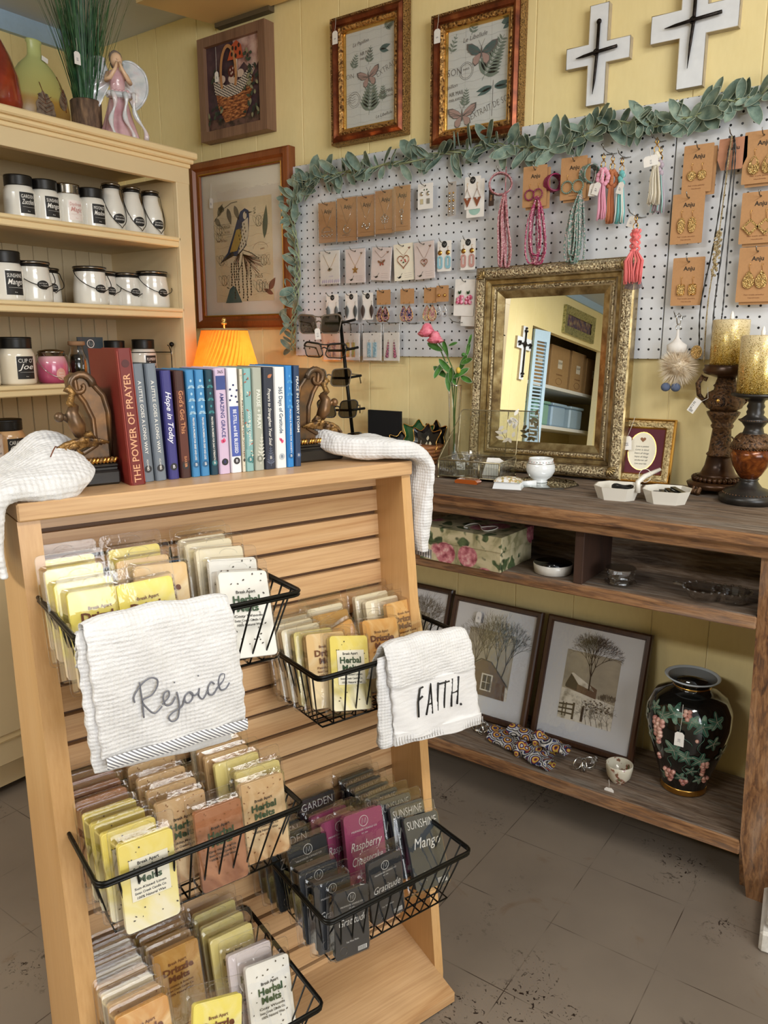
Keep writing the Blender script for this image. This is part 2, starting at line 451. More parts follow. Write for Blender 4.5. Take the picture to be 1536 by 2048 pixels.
b = MB(); b.box(HL, 0.0, -0.403, -0.02, 0.690, 0.716, M_barn, b=0.003); b.box(HL, 0.0, -0.410, -0.402, 0.688, 0.716, M_barn_e, b=0.003); b.build('middle_shelf', hut)
b = MB(); b.box(HL, 0.0, -0.306, -0.02, 0.116, 0.150, M_barn, b=0.003); b.box(HL, 0.0, -0.312, -0.304, 0.114, 0.150, M_barn_e, b=0.003); b.build('bottom_shelf', hut)
b = MB(); b.box(HL, 0.0, -0.215, -0.195, 0.70, 0.874, M_barn); b.build('back_board', hut)
b = MB(); b.box(-0.392, -0.370, -0.405, -0.2, 0.716, 0.874, M_barn_d, b=0.001); b.build('divider', hut)
for x0, x1 in ((0.0, 0.028), (HL-0.028, HL)):
    vs = []
    zs = [(0.868, leanY(0.868)), (0.20, leanY(0.2)), (0.12, leanY(0.12)), (0.0, leanY(0.0)+0.035)]
    out = [(y, z) for z, y in zs]+[(-0.03, 0.0), (-0.03, 0.868)]
    n = len(out); vs = [(x0, y, z) for y, z in out]+[(x1, y, z) for y, z in out]
    b = MB(); b.add(vs, [tuple(range(n))[::-1], tuple(range(n, 2*n))]+[(i, (i+1) % n, (i+1) % n+n, i+n) for i in range(n)], M_barn_v)
    # the thick weathered front stile nailed on the end board
    sx0, sx1 = (x0, x0+0.09) if x0 >= 0 else (x1-0.09, x1)
    f = [(sx0, leanY(0.868), 0.868), (sx1, leanY(0.868), 0.868), (sx1, leanY(0.0), 0.0), (sx0+0.022, leanY(0.0), 0.0), (sx0, leanY(0.16), 0.16)]
    vs = [(x, y-0.002, z) for x, y, z in f]+[(x, y+0.024, z) for x, y, z in f]; n = 5
    b.add(vs, [tuple(range(n))[::-1], tuple(range(n, 2*n))]+[(i, (i+1) % n, (i+1) % n+n, i+n) for i in range(n)], M_barn_v)
    b.build('end_post', hut)

# ================================================================ slatwall stand
M_maple = wood('maple', '#aa7c50', '#c9a072', '#d6b186', 'x', 0.36, 10)
M_maple_v = wood('maple_panel', '#bf915a', '#cc9f68', '#d4ab78', 'z', 0.34, 5)
M_slot = plain('slat_slot', '#5a3a1e', 0.6)
st = thing('slatwall_stand', 'maple slatwall display stand holding wire baskets of wax melts', 'display stand', ST(0, 0, 0), SA)
def sl_y(z): return 0.082-0.0935*(0.998-z)         # slat face, local y, leaning out toward the foot
b = MB(); b.box(-0.66, 0.02, -0.009, 0.215, 1.018, 1.044, M_maple, b=0.0025); b.build('top_board', st)
ang = math.atan(0.0935)
b = MB()
zc = [0.983-0.0476*k for k in range(20)]
b.add([(-0.63, sl_y(1.02)+0.011, 1.02), (0, sl_y(1.02)+0.011, 1.02), (0, sl_y(0.02)+0.011, 0.02), (-0.63, sl_y(0.02)+0.011, 0.02)], [(0, 3, 2, 1)], M_slot)
tops = [1.018]+[z-0.0038 for z in zc]; bots = [z+0.0038 for z in zc]+[0.02]
for zt, zb in zip(tops, bots):
    if zt-zb < 0.004: continue
    ya, yb_ = sl_y(zt), sl_y(zb)
    vs = [(-0.63, ya, zt), (0, ya, zt), (0, yb_, zb), (-0.63, yb_, zb), (-0.63, ya+0.010, zt), (0, ya+0.010, zt), (0, yb_+0.010, zb), (-0.63, yb_+0.010, zb)]
    b.add(vs, [(0, 3, 2, 1), (4, 5, 6, 7), (0, 1, 5, 4), (3, 7, 6, 2)], M_maple)
b.build('slat_panel', st)
def side(x0, x1, yb_):
    out = [(0.0, 1.018), (-0.1205, 0.018), (-0.1205, 0.0), (yb_, 0.0), (yb_, 1.018)]
    n = len(out); vs = [(x0, y, z) for y, z in out]+[(x1, y, z) for y, z in out]
    b = MB(); b.add(vs, [tuple(range(n)), tuple(range(2*n-1, n-1, -1))]+[(i, i+n, (i+1) % n+n, (i+1) % n) for i in range(n)], M_maple_v)
    return b
side(0.0, 0.020, 0.10).build('side_panel', st)
side(-0.66, -0.63, 0.075).build('side_panel', st)
b = MB(); b.box(-0.656, -0.632, 0.0765, 0.165, 0, 1.018, M_maple_v); b.box(0.0, 0.018, 0.102, 0.165, 0, 1.018, M_maple_v); b.box(-0.632, 0.0, 0.145, 0.16, 0.05, 1.018, M_maple_v)
b.build('rear_panel', st)
b = MB()
out = [(0.02, 0.070), (-0.178, 0.024), (-0.178, 0.004), (0.02, 0.050)]
n = 4; vs = [(-0.63, y, z) for y, z in out]+[(0.0, y, z) for y, z in out]
# the ledge is a little wider than the gap once it clears the side panels
b.add(vs, [tuple(range(n)), tuple(range(2*n-1, n-1, -1))]+[(i, i+n, (i+1) % n+n, (i+1) % n) for i in range(n)], M_maple)
b.build('foot_ledge', st)

# ---------------------------------------------------------------- wire baskets
BK = [  # a left, a right, n back, n front, rim z
    (-0.645, -0.335, -0.073, 0.205, 0.911), (-0.272, 0.045, -0.058, 0.142, 0.737),
    (-0.643, -0.333, -0.040, 0.193, 0.565), (-0.327, -0.028, -0.022, 0.245, 0.387), (-0.650, -0.345, -0.010, 0.262, 0.263)]
def basket(k, label):
    a0, a1, n0, n1, z = BK[k]; h = 0.105; w_ = a1-a0; d = n1-n0
    t = thing('wire_basket', label, 'basket', ST((a0+a1)/2, n0, z), SA, 'black wire baskets on the slatwall')
    hw = w_/2; ix, iy = 0.026, 0.034
    b = MB(); r = 0.006
    ring = []
    for (cx, cy, a) in ((hw-0.012, -d+0.012, -PI/2), (hw-0.012, -0.014, 0), (-hw+0.012, -0.014, PI/2), (-hw+0.012, -d+0.012, PI)):
        for q in range(4):
            t_ = a+PI/2*q/3; ring.append((cx+0.012*math.cos(t_), cy+0.012*math.sin(t_), 0))
    b.tube(ring, 0.0030, M_black, closed=True, seg=8)
    b.tube([(p[0], p[1], -0.005) for p in ring], 0.0022, M_black, closed=True, seg=6)
    b.build('rim', t)
    b = MB()
    nx = 12
    for i in range(1, nx):
        u = -1+2*i/nx; xt = u*hw; xb = u*(hw-ix)
        b.tube([(xt, -d, 0.001), (xb, -d+iy, -h), (xb, -0.022, -h), (xt, -0.002, 0.001)], 0.0016, M_black, seg=5)
    ny = 10
    for i in range(1, ny):
        u = i/ny; yt = -d*u-0.001*(1-u); yb_ = -0.022+(-d+iy+0.022)*u
        b.tube([(-hw, yt, 0.001), (-hw+ix, yb_, -h), (hw-ix, yb_, -h), (hw, yt, 0.001)], 0.0016, M_black, seg=5)
    rb = [(-hw+ix, -0.022, -h), (hw-ix, -0.022, -h), (hw-ix, -d+iy, -h), (-hw+ix, -d+iy, -h)]
    b.tube(rb, 0.0018, M_black, closed=True, seg=5)
    b.build('wire_mesh', t)
    for u in (-0.45, 0.45):
        b = MB(); b.tube([(u*hw, -0.002, 0), (u*hw, 0.004, 0.018), (u*hw, 0.014, 0.020)], 0.0022, M_black, seg=5); b.build('slot_hook', t)
    return t
basket(0, 'black wire basket at the top left of the stand, under the Rejoice towel')
basket(1, 'black wire basket at the upper right of the stand, under the FAITH. towel')
basket(2, 'black wire basket of yellow and brown melts, second down on the left of the stand')
basket(3, 'black wire basket of dark grey and pink melts at the lower right of the stand')
basket(4, 'lowest black wire basket on the left, cut by the bottom of the picture')
# ================================================================ things in and on the left cabinet
M_wax = plain('cream_wax_glass', '#e9dfca', 0.18, 0, 0.04, 10, Coat_Weight=0.6)
M_waxw = plain('white_wax_glass', '#e6e2d8', 0.18, 0, 0.04, 10, Coat_Weight=0.6)
M_waxc = plain('caramel_wax_glass', '#d3a878', 0.2, 0, 0.05, 10, Coat_Weight=0.6)
M_lid = plain('black_lid', '#191715', 0.4, 0.3, 0.1)
M_lidc = plain('chrome_lid', '#8d867d', 0.2, 1.0, 0.1)
M_lab = plain('black_label', '#1d1b1a', 0.6)
M_labp = plain('pale_pink_label', '#efe3dd', 0.6)
M_pinkink = plain('pink_ink', '#c98f88', 0.6)
def bender(R, e=0.0006): return lambda x, y, z: ((R+e)*math.sin(x/R), -(R+e)*math.cos(x/R), z)
def curved_label(R, w_, z0, z1, m, e=0.0005):
    b = MB(); b.grid(lambda u, v: ((R+e)*math.sin((u-0.5)*w_/R), -(R+e)*math.cos((u-0.5)*w_/R), z0+(z1-z0)*v), 12, 1, m); return b
def oval_label(R, rx, rz, zc, m, e=0.0006, n=24, inner=None):
    b = MB(); f = bender(R, e)
    rings = [(0.0001, 0.0001), (rx*.33, rz*.33), (rx*.66, rz*.66), (rx, rz)]
    vs = []; fs = []
    for a, c in rings:
        for k in range(n): t = 2*PI*k/n; vs.append(f(a*math.cos(t), 0, zc+c*math.sin(t)))
    for i in range(3):
        for k in range(n): k2 = (k+1) % n; fs.append((i*n+k, i*n+k2, (i+1)*n+k2, (i+1)*n+k))
    b.add(vs, fs, m); return b
def mason(label, y, z, lines, wax=M_wax, lid=M_lid, lab=M_lab, ink=M_white, x=-2.115, h=0.114, R=0.041, rz=PI/2, grp='mason jar candles in the cabinet', lw=None):
    t = thing('jar_candle', label, 'candle', (x, y, z), rz, grp)
    k = h/0.114; s = R/0.041
    MB().lathe([(0.036*s, 0), (0.040*s, 0.003), (R, 0.008), (R, 0.066*k), (0.0405*s, 0.074*k), (0.036*s, 0.083*k), (0.0335*s, 0.088*k)], wax, seg=32).build('glass_jar', t)
    b = MB(); pr = [(0.0345*s, 0.086*k)]
    for q in range(5): z_ = 0.088*k+q*0.0042*k; pr += [(0.0365*s, z_), (0.0352*s, z_+0.0022*k)]
    pr += [(0.0365*s, 0.109*k), (0.0355*s, 0.1135*k), (0.031*s, 0.1140*k)]
    b.lathe(pr, lid, seg=32).build('lid', t)
    w_ = lw or 0.042*s
    b = curved_label(R, w_, 0.014*k, 0.068*k, lab)
    f = bender(R, 0.0012)
    b.text(lines[0], 0, 0.057*k, 0.013*s, ink, bend=f, width=w_*0.82)
    b.text(lines[1], 0, 0.043*k, 0.018*s, ink, bend=f, shear=0.35, bold=0.008, width=w_*0.84)
    b.box(-w_*0.4, w_*0.4, -R-0.0011, -R-0.0010, 0.030*k, 0.0304*k, ink)
    b.text('8 oz', 0, 0.020*k, 0.004, ink, bend=f)
    b.build('label', t); return t
mason('white jar candle with black label, beside the black figure on the top shelf', 1.252, 1.588, ('GARDEN', 'Zucchini'), M_waxw)
mason('white jar candle with black label, second from the black figure on the top shelf', 1.326, 1.588, ('SUNSHINE', 'Mango'), M_waxw)
mason('white jar candle with pale pink label and chrome lid, on the top cabinet shelf', 1.397, 1.588, ('Daydream', 'Magic'), M_waxw, M_lidc, M_labp, M_pinkink)
mason('white jar candle with black label, beside the milk bottle candles', 1.474, 1.588, ('MOONLIT', 'Meadow'), M_waxw)
def bail(R, zt, drop, m, spread=1.0, r=0.0011):
    """wire bail handle dropped over the front of a jar, pinched to a point in the middle"""
    pts = []
    for i in range(25):
        a = -PI/2+PI*i/24
        s_ = math.sin(a)
        pinch = 0.008*math.exp(-(a/0.12)**2)
        pts.append((s_*(R+0.004)*spread, -math.cos(a)*(R+0.014)-0.002, zt-drop*math.cos(a)**0.7-pinch))
    b = MB(); b.tube([(-R*spread, 0, zt+0.004)]+pts+[(R*spread, 0, zt+0.004)], r, m, seg=5); return b
def milk(label, y):
    t = thing('milk_bottle_candle', label, 'candle', (-2.115, y, 1.588), PI/2, 'milk bottle candles on the top cabinet shelf')
    MB().lathe([(0.032, 0), (0.0365, 0.004), (0.0365, 0.055), (0.034, 0.075), (0.027, 0.098), (0.0235, 0.112), (0.0235, 0.126)], M_waxw, seg=32).build('glass_bottle', t)
    b = MB(); b.lathe([(0.0245, 0.124), (0.0258, 0.126), (0.0258, 0.131), (0.0245, 0.132)], M_lid, seg=28); b.lathe([(0.0245, 0.132), (0.0275, 0.134), (0.0275, 0.138), (0.022, 0.140)], M_lidc, seg=28)
    b.build('lid', t)
    b = oval_label(0.0365, 0.021, 0.014, 0.038, M_lab); f = bender(0.0365, 0.0012)
    b.text('MILK BOTTLE', 0, 0.043, 0.005, M_white, bend=f, width=0.028); b.text('Buttermilk', 0, 0.036, 0.008, M_white, bend=f, shear=0.3, width=0.032)
    b.build('label', t)
    bail(0.028, 0.126, 0.108, M_lid, 1.15).build('wire_handle', t); return t
milk('milk bottle shaped cream candle, leftmost of the three on the top cabinet shelf', 1.547)
milk('milk bottle shaped cream candle, middle one of the three on the top cabinet shelf', 1.620)
milk('milk bottle shaped cream candle, nearest the right cheek of the top cabinet shelf', 1.692)
def butter(label, y, x=-2.115, s=1.0):
    t = thing('butter_jar_candle', label, 'candle', (x, y, 1.370), PI/2, 'wire handled butter jar candles on the second cabinet shelf')
    MB().lathe([(0.045*s, 0), (0.050*s, 0.004), (0.051*s, 0.010), (0.0505*s, 0.045), (0.046*s, 0.078*s), (0.0435*s, 0.095*s), (0.0435*s, 0.1*s)], M_waxw, seg=36).build('glass_jar', t)
    b = MB(); b.lathe([(0.044*s, 0.096*s), (0.0455*s, 0.097*s), (0.0455*s, 0.102*s), (0.044*s, 0.103*s)], M_lid, seg=32); b.lathe([(0.044*s, 0.103*s), (0.048*s, 0.105*s), (0.048*s, 0.109*s), (0.040*s, 0.111*s)], M_lidc, seg=32)
    b.lathe([(0.048*s, 0.1085*s), (0.0485*s, 0.110*s), (0.047*s, 0.1112*s)], M_lid, seg=32)
    b.build('lid', t)
    b = oval_label(0.050*s, 0.017, 0.012, 0.047, M_lab, 0.0015); f = bender(0.050*s, 0.0022)
    b.text('BUTTER JAR', 0, 0.051, 0.004, M_white, bend=f, width=0.022); b.text('Barn Dance', 0, 0.045, 0.006, M_white, bend=f, width=0.026)
    b.build('label', t)
    bail(0.046*s, 0.098*s, 0.055*s, M_lid, 1.12, 0.0013).build('wire_handle', t); return t
butter('white butter jar candle with wire handle, beside the black labelled jar on the second shelf', 1.272, -2.12)
butter('partly hidden butter jar candle behind the left one on the second shelf', 1.345, -2.185, 0.92)
butter('white butter jar candle standing alone mid shelf, first of the right hand cluster', 1.456, -2.12)
butter('butter jar candle tucked behind the first jar of the right hand cluster', 1.530, -2.17, 0.95)
butter('small butter jar candle deepest in the right hand cluster on the second shelf', 1.590, -2.25, 0.9)
butter('butter jar candle just left of the last one on the second cabinet shelf', 1.612, -2.16, 0.95)
butter('white butter jar candle nearest the right cheek of the second cabinet shelf', 1.680, -2.115, 1.02)
mason('white black lidded jar candle at the far left front of the second cabinet shelf', 1.190, 1.370, ('SUNSHINE', 'Mango'), M_waxw, h=0.132, R=0.047)
mason('black lidded jar candle behind the left butter jar on the second shelf', 1.245, 1.370, ('GARDEN', 'Mint'), M_waxw, h=0.120, x=-2.21)
mason('large cream jar candle with black label beside the pink candle on the third shelf', 1.198, 1.146, ("CUP O'", 'Joe'), M_wax, h=0.130, R=0.049)
mason('cream jar candle on the third shelf, cut by the left picture edge', 1.098, 1.146, ('VANILLA', 'Bean'), M_wax, h=0.130, R=0.045)
mason('caramel coloured jar candle with black lid on the fourth cabinet shelf', 1.150, 0.925, ('CARAMEL', 'Corn'), M_waxc, h=0.128, R=0.047)
mason('white jar candle in the wire caddy on the third shelf, left of its neighbour', 1.560, 1.146, ('PLUM', 'Jam'), M_waxw, h=0.122, R=0.036, x=-2.17)
mason('white jar candle in the wire caddy, nearest the cabinet cheek', 1.640, 1.146, ('PLUMBERRY', 'Jam'), M_waxw, h=0.126, R=0.040, x=-2.13)
# pale candle with a brass knob beside the caramel one
t = thing('lidded_candle', 'pale pink candle with round brass knob lid left of the caramel candle', 'candle', (-2.09, 1.085, 0.925), PI/2)
MB().lathe([(0.03, 0), (0.034, 0.003), (0.034, 0.088), (0.031, 0.092)], plain('blush_wax', '#e6cdb8', 0.25), seg=28).build('glass_jar', t)
b = MB(); b.lathe([(0.030, 0.092), (0.012, 0.096), (0.012, 0.099), (0.016, 0.104), (0.016, 0.110), (0.009, 0.116), (0.0001, 0.117)], M_gold, seg=24); b.build('lid', t)
b = curved_label(0.034, 0.045, 0.02, 0.08, M_labp); f = bender(0.034, 0.0012)
b.text('Royal', 0, 0.062, 0.012, M_pinkink, bend=f, shear=0.3); b.text('Queen', 0, 0.042, 0.010, M_ink, bend=f, shear=0.3); b.build('label', t)
# pink candle with glass dome jar
t = thing('pink_jar_candle', 'pink ombre candle in a round glass jar with chrome lid and wire handle', 'candle', (-2.11, 1.302, 1.146), PI/2)
tp = NT('pink_ombre_wax'); sp = tp.node('ShaderNodeSeparateXYZ'); tp.link(tp.coord(), sp.inputs[0])
tp.col(tp.ramp(sp.outputs[2], [(0.0, '#a83a62'), (0.05, '#d0688c'), (0.075, '#e6b3ba')])); tp.set(0.2, Coat_Weight=0.6)
MB().lathe([(0.034, 0), (0.040, 0.004), (0.0425, 0.02), (0.0425, 0.055), (0.038, 0.070), (0.034, 0.078)], tp.m, seg=32).build('glass_jar', t)
MB().lathe([(0.034, 0.076), (0.036, 0.077), (0.036, 0.086), (0.038, 0.088), (0.034, 0.092), (0.015, 0.096), (0.0001, 0.0965)], M_lidc, seg=32).build('lid', t)
b = oval_label(0.0425, 0.014, 0.017, 0.026, plain('peach_label', '#e3a898', 0.6), 0.001); b.text('Berry', 0, 0.03, 0.006, M_white, bend=bender(0.0425, 0.0016)); b.text('Sweet', 0, 0.022, 0.006, M_white, bend=bender(0.0425, 0.0016)); b.build('label', t)
bail(0.038, 0.078, 0.062, M_silver, 1.14).build('wire_handle', t)
# small diffuser bottle with cork collar
t = thing('reed_bottle', 'small glass bottle of black liquid with a cork collar beside the pink candle', 'bottle', (-2.12, 1.392, 1.146), PI/2)
M_dark_liquid = plain('black_liquid', '#16120f', 0.1)
MB().lathe([(0.026, 0.0), (0.030, 0.004), (0.030, 0.05), (0.026, 0.075), (0.019, 0.092), (0.019, 0.112)], M_glass, seg=24).build('glass_bottle', t)
MB().lathe([(0.022, 0.003), (0.025, 0.006), (0.025, 0.05), (0.019, 0.080), (0.0001, 0.081)], M_dark_liquid, seg=20).build('liquid', t)
MB().lathe([(0.018, 0.106), (0.024, 0.108), (0.024, 0.118), (0.021, 0.119), (0.014, 0.117), (0.0001, 0.112)], plain('cork', '#a07a58', 0.8, bump=0.4), seg=24).build('cork_collar', t)
# display card
t = thing('display_card', 'slate blue upright card with a round white emblem behind the red book', 'card', (-2.19, 1.488, 1.146), PI/2)
b = MB(); b.box(-0.045, 0.045, 0, 0.004, 0, 0.132, plain('slate_card', '#3f4b52', 0.5)); b.build('card', t)
b = MB(); b.add([(0.013*math.cos(a), -0.0006, 0.112+0.013*math.sin(a)) for a in [2*PI*k/28 for k in range(28)]]+[(0.0108*math.cos(a), -0.0006, 0.112+0.0108*math.sin(a)) for a in [2*PI*k/28 for k in range(28)]], [(k, (k+1) % 28, (k+1) % 28+28, k+28) for k in range(28)], M_white)
b.tube([(-0.006, -0.001, 0.106), (-0.004, -0.001, 0.119), (0.001, -0.001, 0.105), (0.005, -0.001, 0.118), (0.006, -0.001, 0.107)], 0.0007, M_white, seg=4); b.build('emblem', t)
# wire caddy around the two jars, with a dark knob
t = thing('wire_caddy', 'dark wire caddy with a ball knob handle around two jars on the third shelf', 'caddy', (-2.14, 1.61, 1.146), PI/2)
b = MB()
for z_ in (0.004, 0.085): b.tube([(-0.10, -0.062, z_), (0.10, -0.062, z_), (0.10, 0.085, z_), (-0.10, 0.085, z_)], 0.0016, M_black, closed=True, seg=5)
for x_, y_ in ((-0.1, -0.062), (0.1, -0.062), (0.1, 0.085), (-0.1, 0.085)): b.tube([(x_, y_, 0.002), (x_, y_, 0.085)], 0.0016, M_black, seg=5)
b.build('frame', t)
b = MB(); b.tube([(0.10, -0.062, 0.085), (0.095, -0.060, 0.103), (0.088, -0.06, 0.108)], 0.0016, M_black, seg=5); b.ball(0.105, -0.06, 0.110, 0.008, M_black); b.tube([(0.10, -0.062, 0.05), (0.105, -0.06, 0.110)], 0.0016, M_silver, seg=5); b.build('knob', t)
# black open hand shaped figure at the picture edge
t = thing('black_figurine', 'glossy black sculpted figure at the left end of the top shelf', 'figurine', (-2.11, 1.155, 1.588), PI/2)
M_gb = plain('gloss_black', '#0e0e0e', 0.18)
b = MB(); b.lathe([(0.034, 0), (0.036, 0.004), (0.030, 0.012), (0.022, 0.02), (0.026, 0.04), (0.02, 0.06), (0.0001, 0.065)], M_gb, seg=20)
for k in range(7):
    a = k*2*PI/7; b.ball(0.018*math.cos(a), 0.018*math.sin(a), 0.045, 0.013, M_gb, sz=1.6)
b.build('petals', t)
b = MB(); b.ball(0, 0, 0.088, 0.022, M_gb, sz=1.2); b.ball(-0.012, -0.01, 0.10, 0.012, M_gb); b.build('head', t)

# ---------------------------------------------------------------- on top of the cabinet
TOP = 1.847
t = thing('grass_plant', 'tall artificial green grass in a bark textured brown pot on the cabinet', 'plant', (-2.19, 1.535, TOP), PI/2)
M_bark = mottle('bark_pot', [(0.3, '#3a2d24'), (0.5, '#6b5443'), (0.7, '#97785c')], 60, 0.8, 0, 0.8, 0.004, (1, 1, 0.3))
MB().lathe([(0.040, 0), (0.042, 0.002), (0.045, 0.115), (0.042, 0.118), (0.039, 0.108), (0.0001, 0.106)], M_bark, seg=28).build('pot', t)
M_grass = mottle('grass_green', [(0.3, '#1c3a26'), (0.5, '#2c5a38'), (0.75, '#547c4c')], 30, 0.45)
b = MB(); R_ = random.Random(3)
for k in range(330):
    a = R_.uniform(0, 2*PI); r0 = 0.034*math.sqrt(R_.random()); L = R_.uniform(0.28, 0.43)
    lean = abs(R_.gauss(0, 0.17))+0.03; droop = R_.uniform(0.0, 0.14)*(1 if k % 5 else 1.8)
    x, y = r0*math.cos(a), r0*math.sin(a); a += R_.gauss(0, 0.5)
    if math.sin(a) > 0: lean *= 0.75; droop *= 0.6
    dx, dy = math.cos(a), math.sin(a); px, py = -dy, dx; vs = []
    for i in range(7):
        u = i/6; w_ = 0.0013*(1-u**2)+0.0002; rr = L*(lean*u+droop*u*u*u); z_ = 0.10+L*u*(1-0.25*droop*u)
        vs += [(x+dx*rr+px*w_, y+dy*rr+py*w_, z_), (x+dx*rr-px*w_, y+dy*rr-py*w_, z_)]
    b.add(vs, [(2*i, 2*i+1, 2*i+3, 2*i+2) for i in range(6)], M_grass, True)
b.build('grass_blades', t)
# green leaf vase
t = thing('leaf_vase', 'flat bottle vase, green above amber brown, with pressed leaf reliefs', 'vase', (-2.16, 1.362, TOP), PI/2+0.1)
tv = NT('two_tone_glaze'); sp = tv.node('ShaderNodeSeparateXYZ'); tv.link(tv.coord(), sp.inputs[0])
nz = tv.noise(tv.coord(), 30, 4); ad = tv.node('ShaderNodeMath', operation='MULTIPLY_ADD'); tv.link(nz, ad.inputs[0]); ad.inputs[1].default_value = 0.012; tv.link(sp.outputs[2], ad.inputs[2])
tv.col(tv.ramp(ad.outputs[0], [(0.0, '#6b4f20'), (0.07, '#a07c38'), (0.085, '#a9a05c'), (0.2, '#b0b878')])); tv.set(0.35); tv.bump(nz, 0.2)
pr = [(0.05, 0), (0.082, 0.004), (0.092, 0.02), (0.094, 0.05), (0.088, 0.09), (0.072, 0.13), (0.050, 0.16), (0.028, 0.18), (0.022, 0.188), (0.0205, 0.20), (0.0205, 0.218), (0.0235, 0.222), (0.0235, 0.228), (0.018, 0.229), (0.016, 0.20), (0.0001, 0.19)]
MB().lathe(pr, tv.m, seg=40, sy=0.62).build('body', t)
M_leaf1 = mottle('pressed_leaf', [(0.35, '#4c3f33'), (0.6, '#7c6a58')], 90, 0.7, 0, 0.5)
def prof_r(z):
    for (r0, z0), (r1, z1) in zip(pr, pr[1:]):
        if z0 <= z <= z1: return r0+(r1-r0)*(z-z0)/max(1e-9, z1-z0)
    return 0.02
def surf(x, z, e): R_ = prof_r(z); q = max(0.0, 1-(x/R_)**2); return (x, -0.62*R_*math.sqrt(q)-e, z)
def pleaf(cx, cz, w_, h_, rot, name, lobes=0.15):
    b = MB(); 
    def fn(u, v):
        a = 2*PI*u; rr = v*(1+lobes*math.cos(9*a)*0.5)
        x = rr*w_*math.sin(a)*(1-0.35*math.cos(a)); z = rr*h_*math.cos(a)
        c, s_ = math.cos(rot), math.sin(rot); return surf(cx+x*c-z*s_, cz+x*s_+z*c, 0.0015)
    b.grid(fn, 36, 6, M_leaf1)
    for q in range(-4, 5):
        if q: b.tube([surf(cx, cz-h_*0.7+abs(q)*h_*0.28, 0.0025), surf(cx+w_*0.75*(1 if q > 0 else -1), cz-h_*0.4+abs(q)*h_*0.28, 0.0025)], 0.0006, M_brown_ink, seg=4)
    b.tube([surf(cx, cz-h_, 0.002), surf(cx, cz+h_*0.5, 0.003), surf(cx-0.008, cz+h_*1.6, 0.002)], 0.001, M_brown_ink, seg=5)
    b.build('leaf_relief', t)
pleaf(-0.022, 0.048, 0.026, 0.038, 0.1, 'leaf'); pleaf(0.050, 0.085, 0.016, 0.036, -0.5, 'leaf', 0.05)
b = MB(); b.box(-0.009, 0.009, -0.0006, 0.0, -0.011, 0.011, M_white, Tr(0.016, -0.021, 0.181) @ Rx(-0.6) @ Ry(0.5)); b.build('price_sticker', t)
# red vase cut by the frame
t = thing('red_vase', 'dark red glazed vase cut by the left edge, on top of the cabinet', 'vase', (-2.12, 1.195, TOP), PI/2)
MB().lathe([(0.05, 0), (0.075, 0.003), (0.083, 0.03), (0.078, 0.09), (0.062, 0.14), (0.042, 0.18), (0.03, 0.21), (0.026, 0.235), (0.030, 0.245), (0.024, 0.246), (0.02, 0.22), (0.0001, 0.21)], mottle('red_glaze', [(0.3, '#5e1c10'), (0.55, '#8c2f18'), (0.8, '#a8452a')], 12, 0.2, Coat_Weight=0.5), seg=36).build('body', t)
# ---- praying angel
t = thing('angel_figurine', 'pearly porcelain angel praying with raised hands, wings folded and ribbons trailing', 'figurine', (-2.105, 1.588, TOP), PI/2-0.45)
t.scale = (1.13, 1.13, 1.10)
M_pearl = mottle('pearl_porcelain', [(0.3, '#b7c4c8'), (0.5, '#dcdde0'), (0.7, '#e3ccd0')], 22, 0.15, 0, 0.1, Coat_Weight=0.7)
M_pinkp = mottle('pink_porcelain', [(0.3, '#c38f98'), (0.6, '#e2bcc0')], 18, 0.2, Coat_Weight=0.6)
M_skin = plain('porcelain_skin', '#e9c3a0', 0.3); M_hair = plain('porcelain_hair', '#8a7a72', 0.4)
def ruffle(u, v):
    a = 2*PI*u; z = 0.125*(1-v); r = (0.020+0.026*v+0.006*v*v)*(1+0.10*v*math.sin(7*a)+0.05*v*math.sin(11*a+1))
    return (r*math.cos(a), r*0.8*math.sin(a), z)
MB().grid(ruffle, 56, 16, M_pinkp).build('skirt', t)
b = MB(); b.lathe([(0.021, 0.115), (0.018, 0.13), (0.020, 0.15), (0.024, 0.168), (0.020, 0.178), (0.008, 0.184), (0.007, 0.195)], M_pinkp, seg=20, sy=0.75); b.build('bodice', t)
b = MB(); b.ball(0, -0.006, 0.206, 0.0155, M_skin, sz=1.2); b.ball(0, -0.021, 0.204, 0.003, M_skin); b.build('head', t)
b = MB(); b.ball(0, 0.002, 0.212, 0.0175, M_hair, sz=1.1); b.ball(0, 0.012, 0.20, 0.012, M_hair); b.ball(0, 0.010, 0.226, 0.009, M_hair); b.build('hair', t)
for s_ in (-1, 1):
    b = MB(); b.tube([(s_*0.022, -0.002, 0.172), (s_*0.030, -0.016, 0.150), (s_*0.022, -0.030, 0.155), (s_*0.008, -0.032, 0.178), (s_*0.003, -0.028, 0.196)], 0.006, M_skin, seg=10, taper=[1.2, 1, 0.95, 0.7, 0.5]); b.build('arm', t)
    def wing(u, v, s_=s_):
        a = -0.5+u*3.1; r = 1-0.0*v
        x = s_*(0.010+v*(0.060*math.sin(min(PI, max(0, a+0.2)))+0.014)); z = 0.162+v*(0.066*math.cos(a)-0.012)
        return (x, 0.014+0.010*v+0.002*math.sin(24*u), z)
    b = MB(); b.grid(wing, 30, 8, M_pearl); b.grid(lambda u, v: (lambda p: (p[0], p[1]+0.006, p[2]))(wing(u, v)), 30, 8, M_pearl); b.tube([wing(i/24, 1.0) for i in range(25)], 0.0035, M_pearl, seg=8); b.build('wing', t)
b = MB(); b.box(-0.034, 0.034, -0.038, -0.008, 0.108, 0.122, M_pearl, b=0.004)
for k in range(5): b.ball(-0.018+k*0.009, -0.03, 0.124, 0.0055, M_pinkp, sz=0.7)
b.build('flower_tray', t)
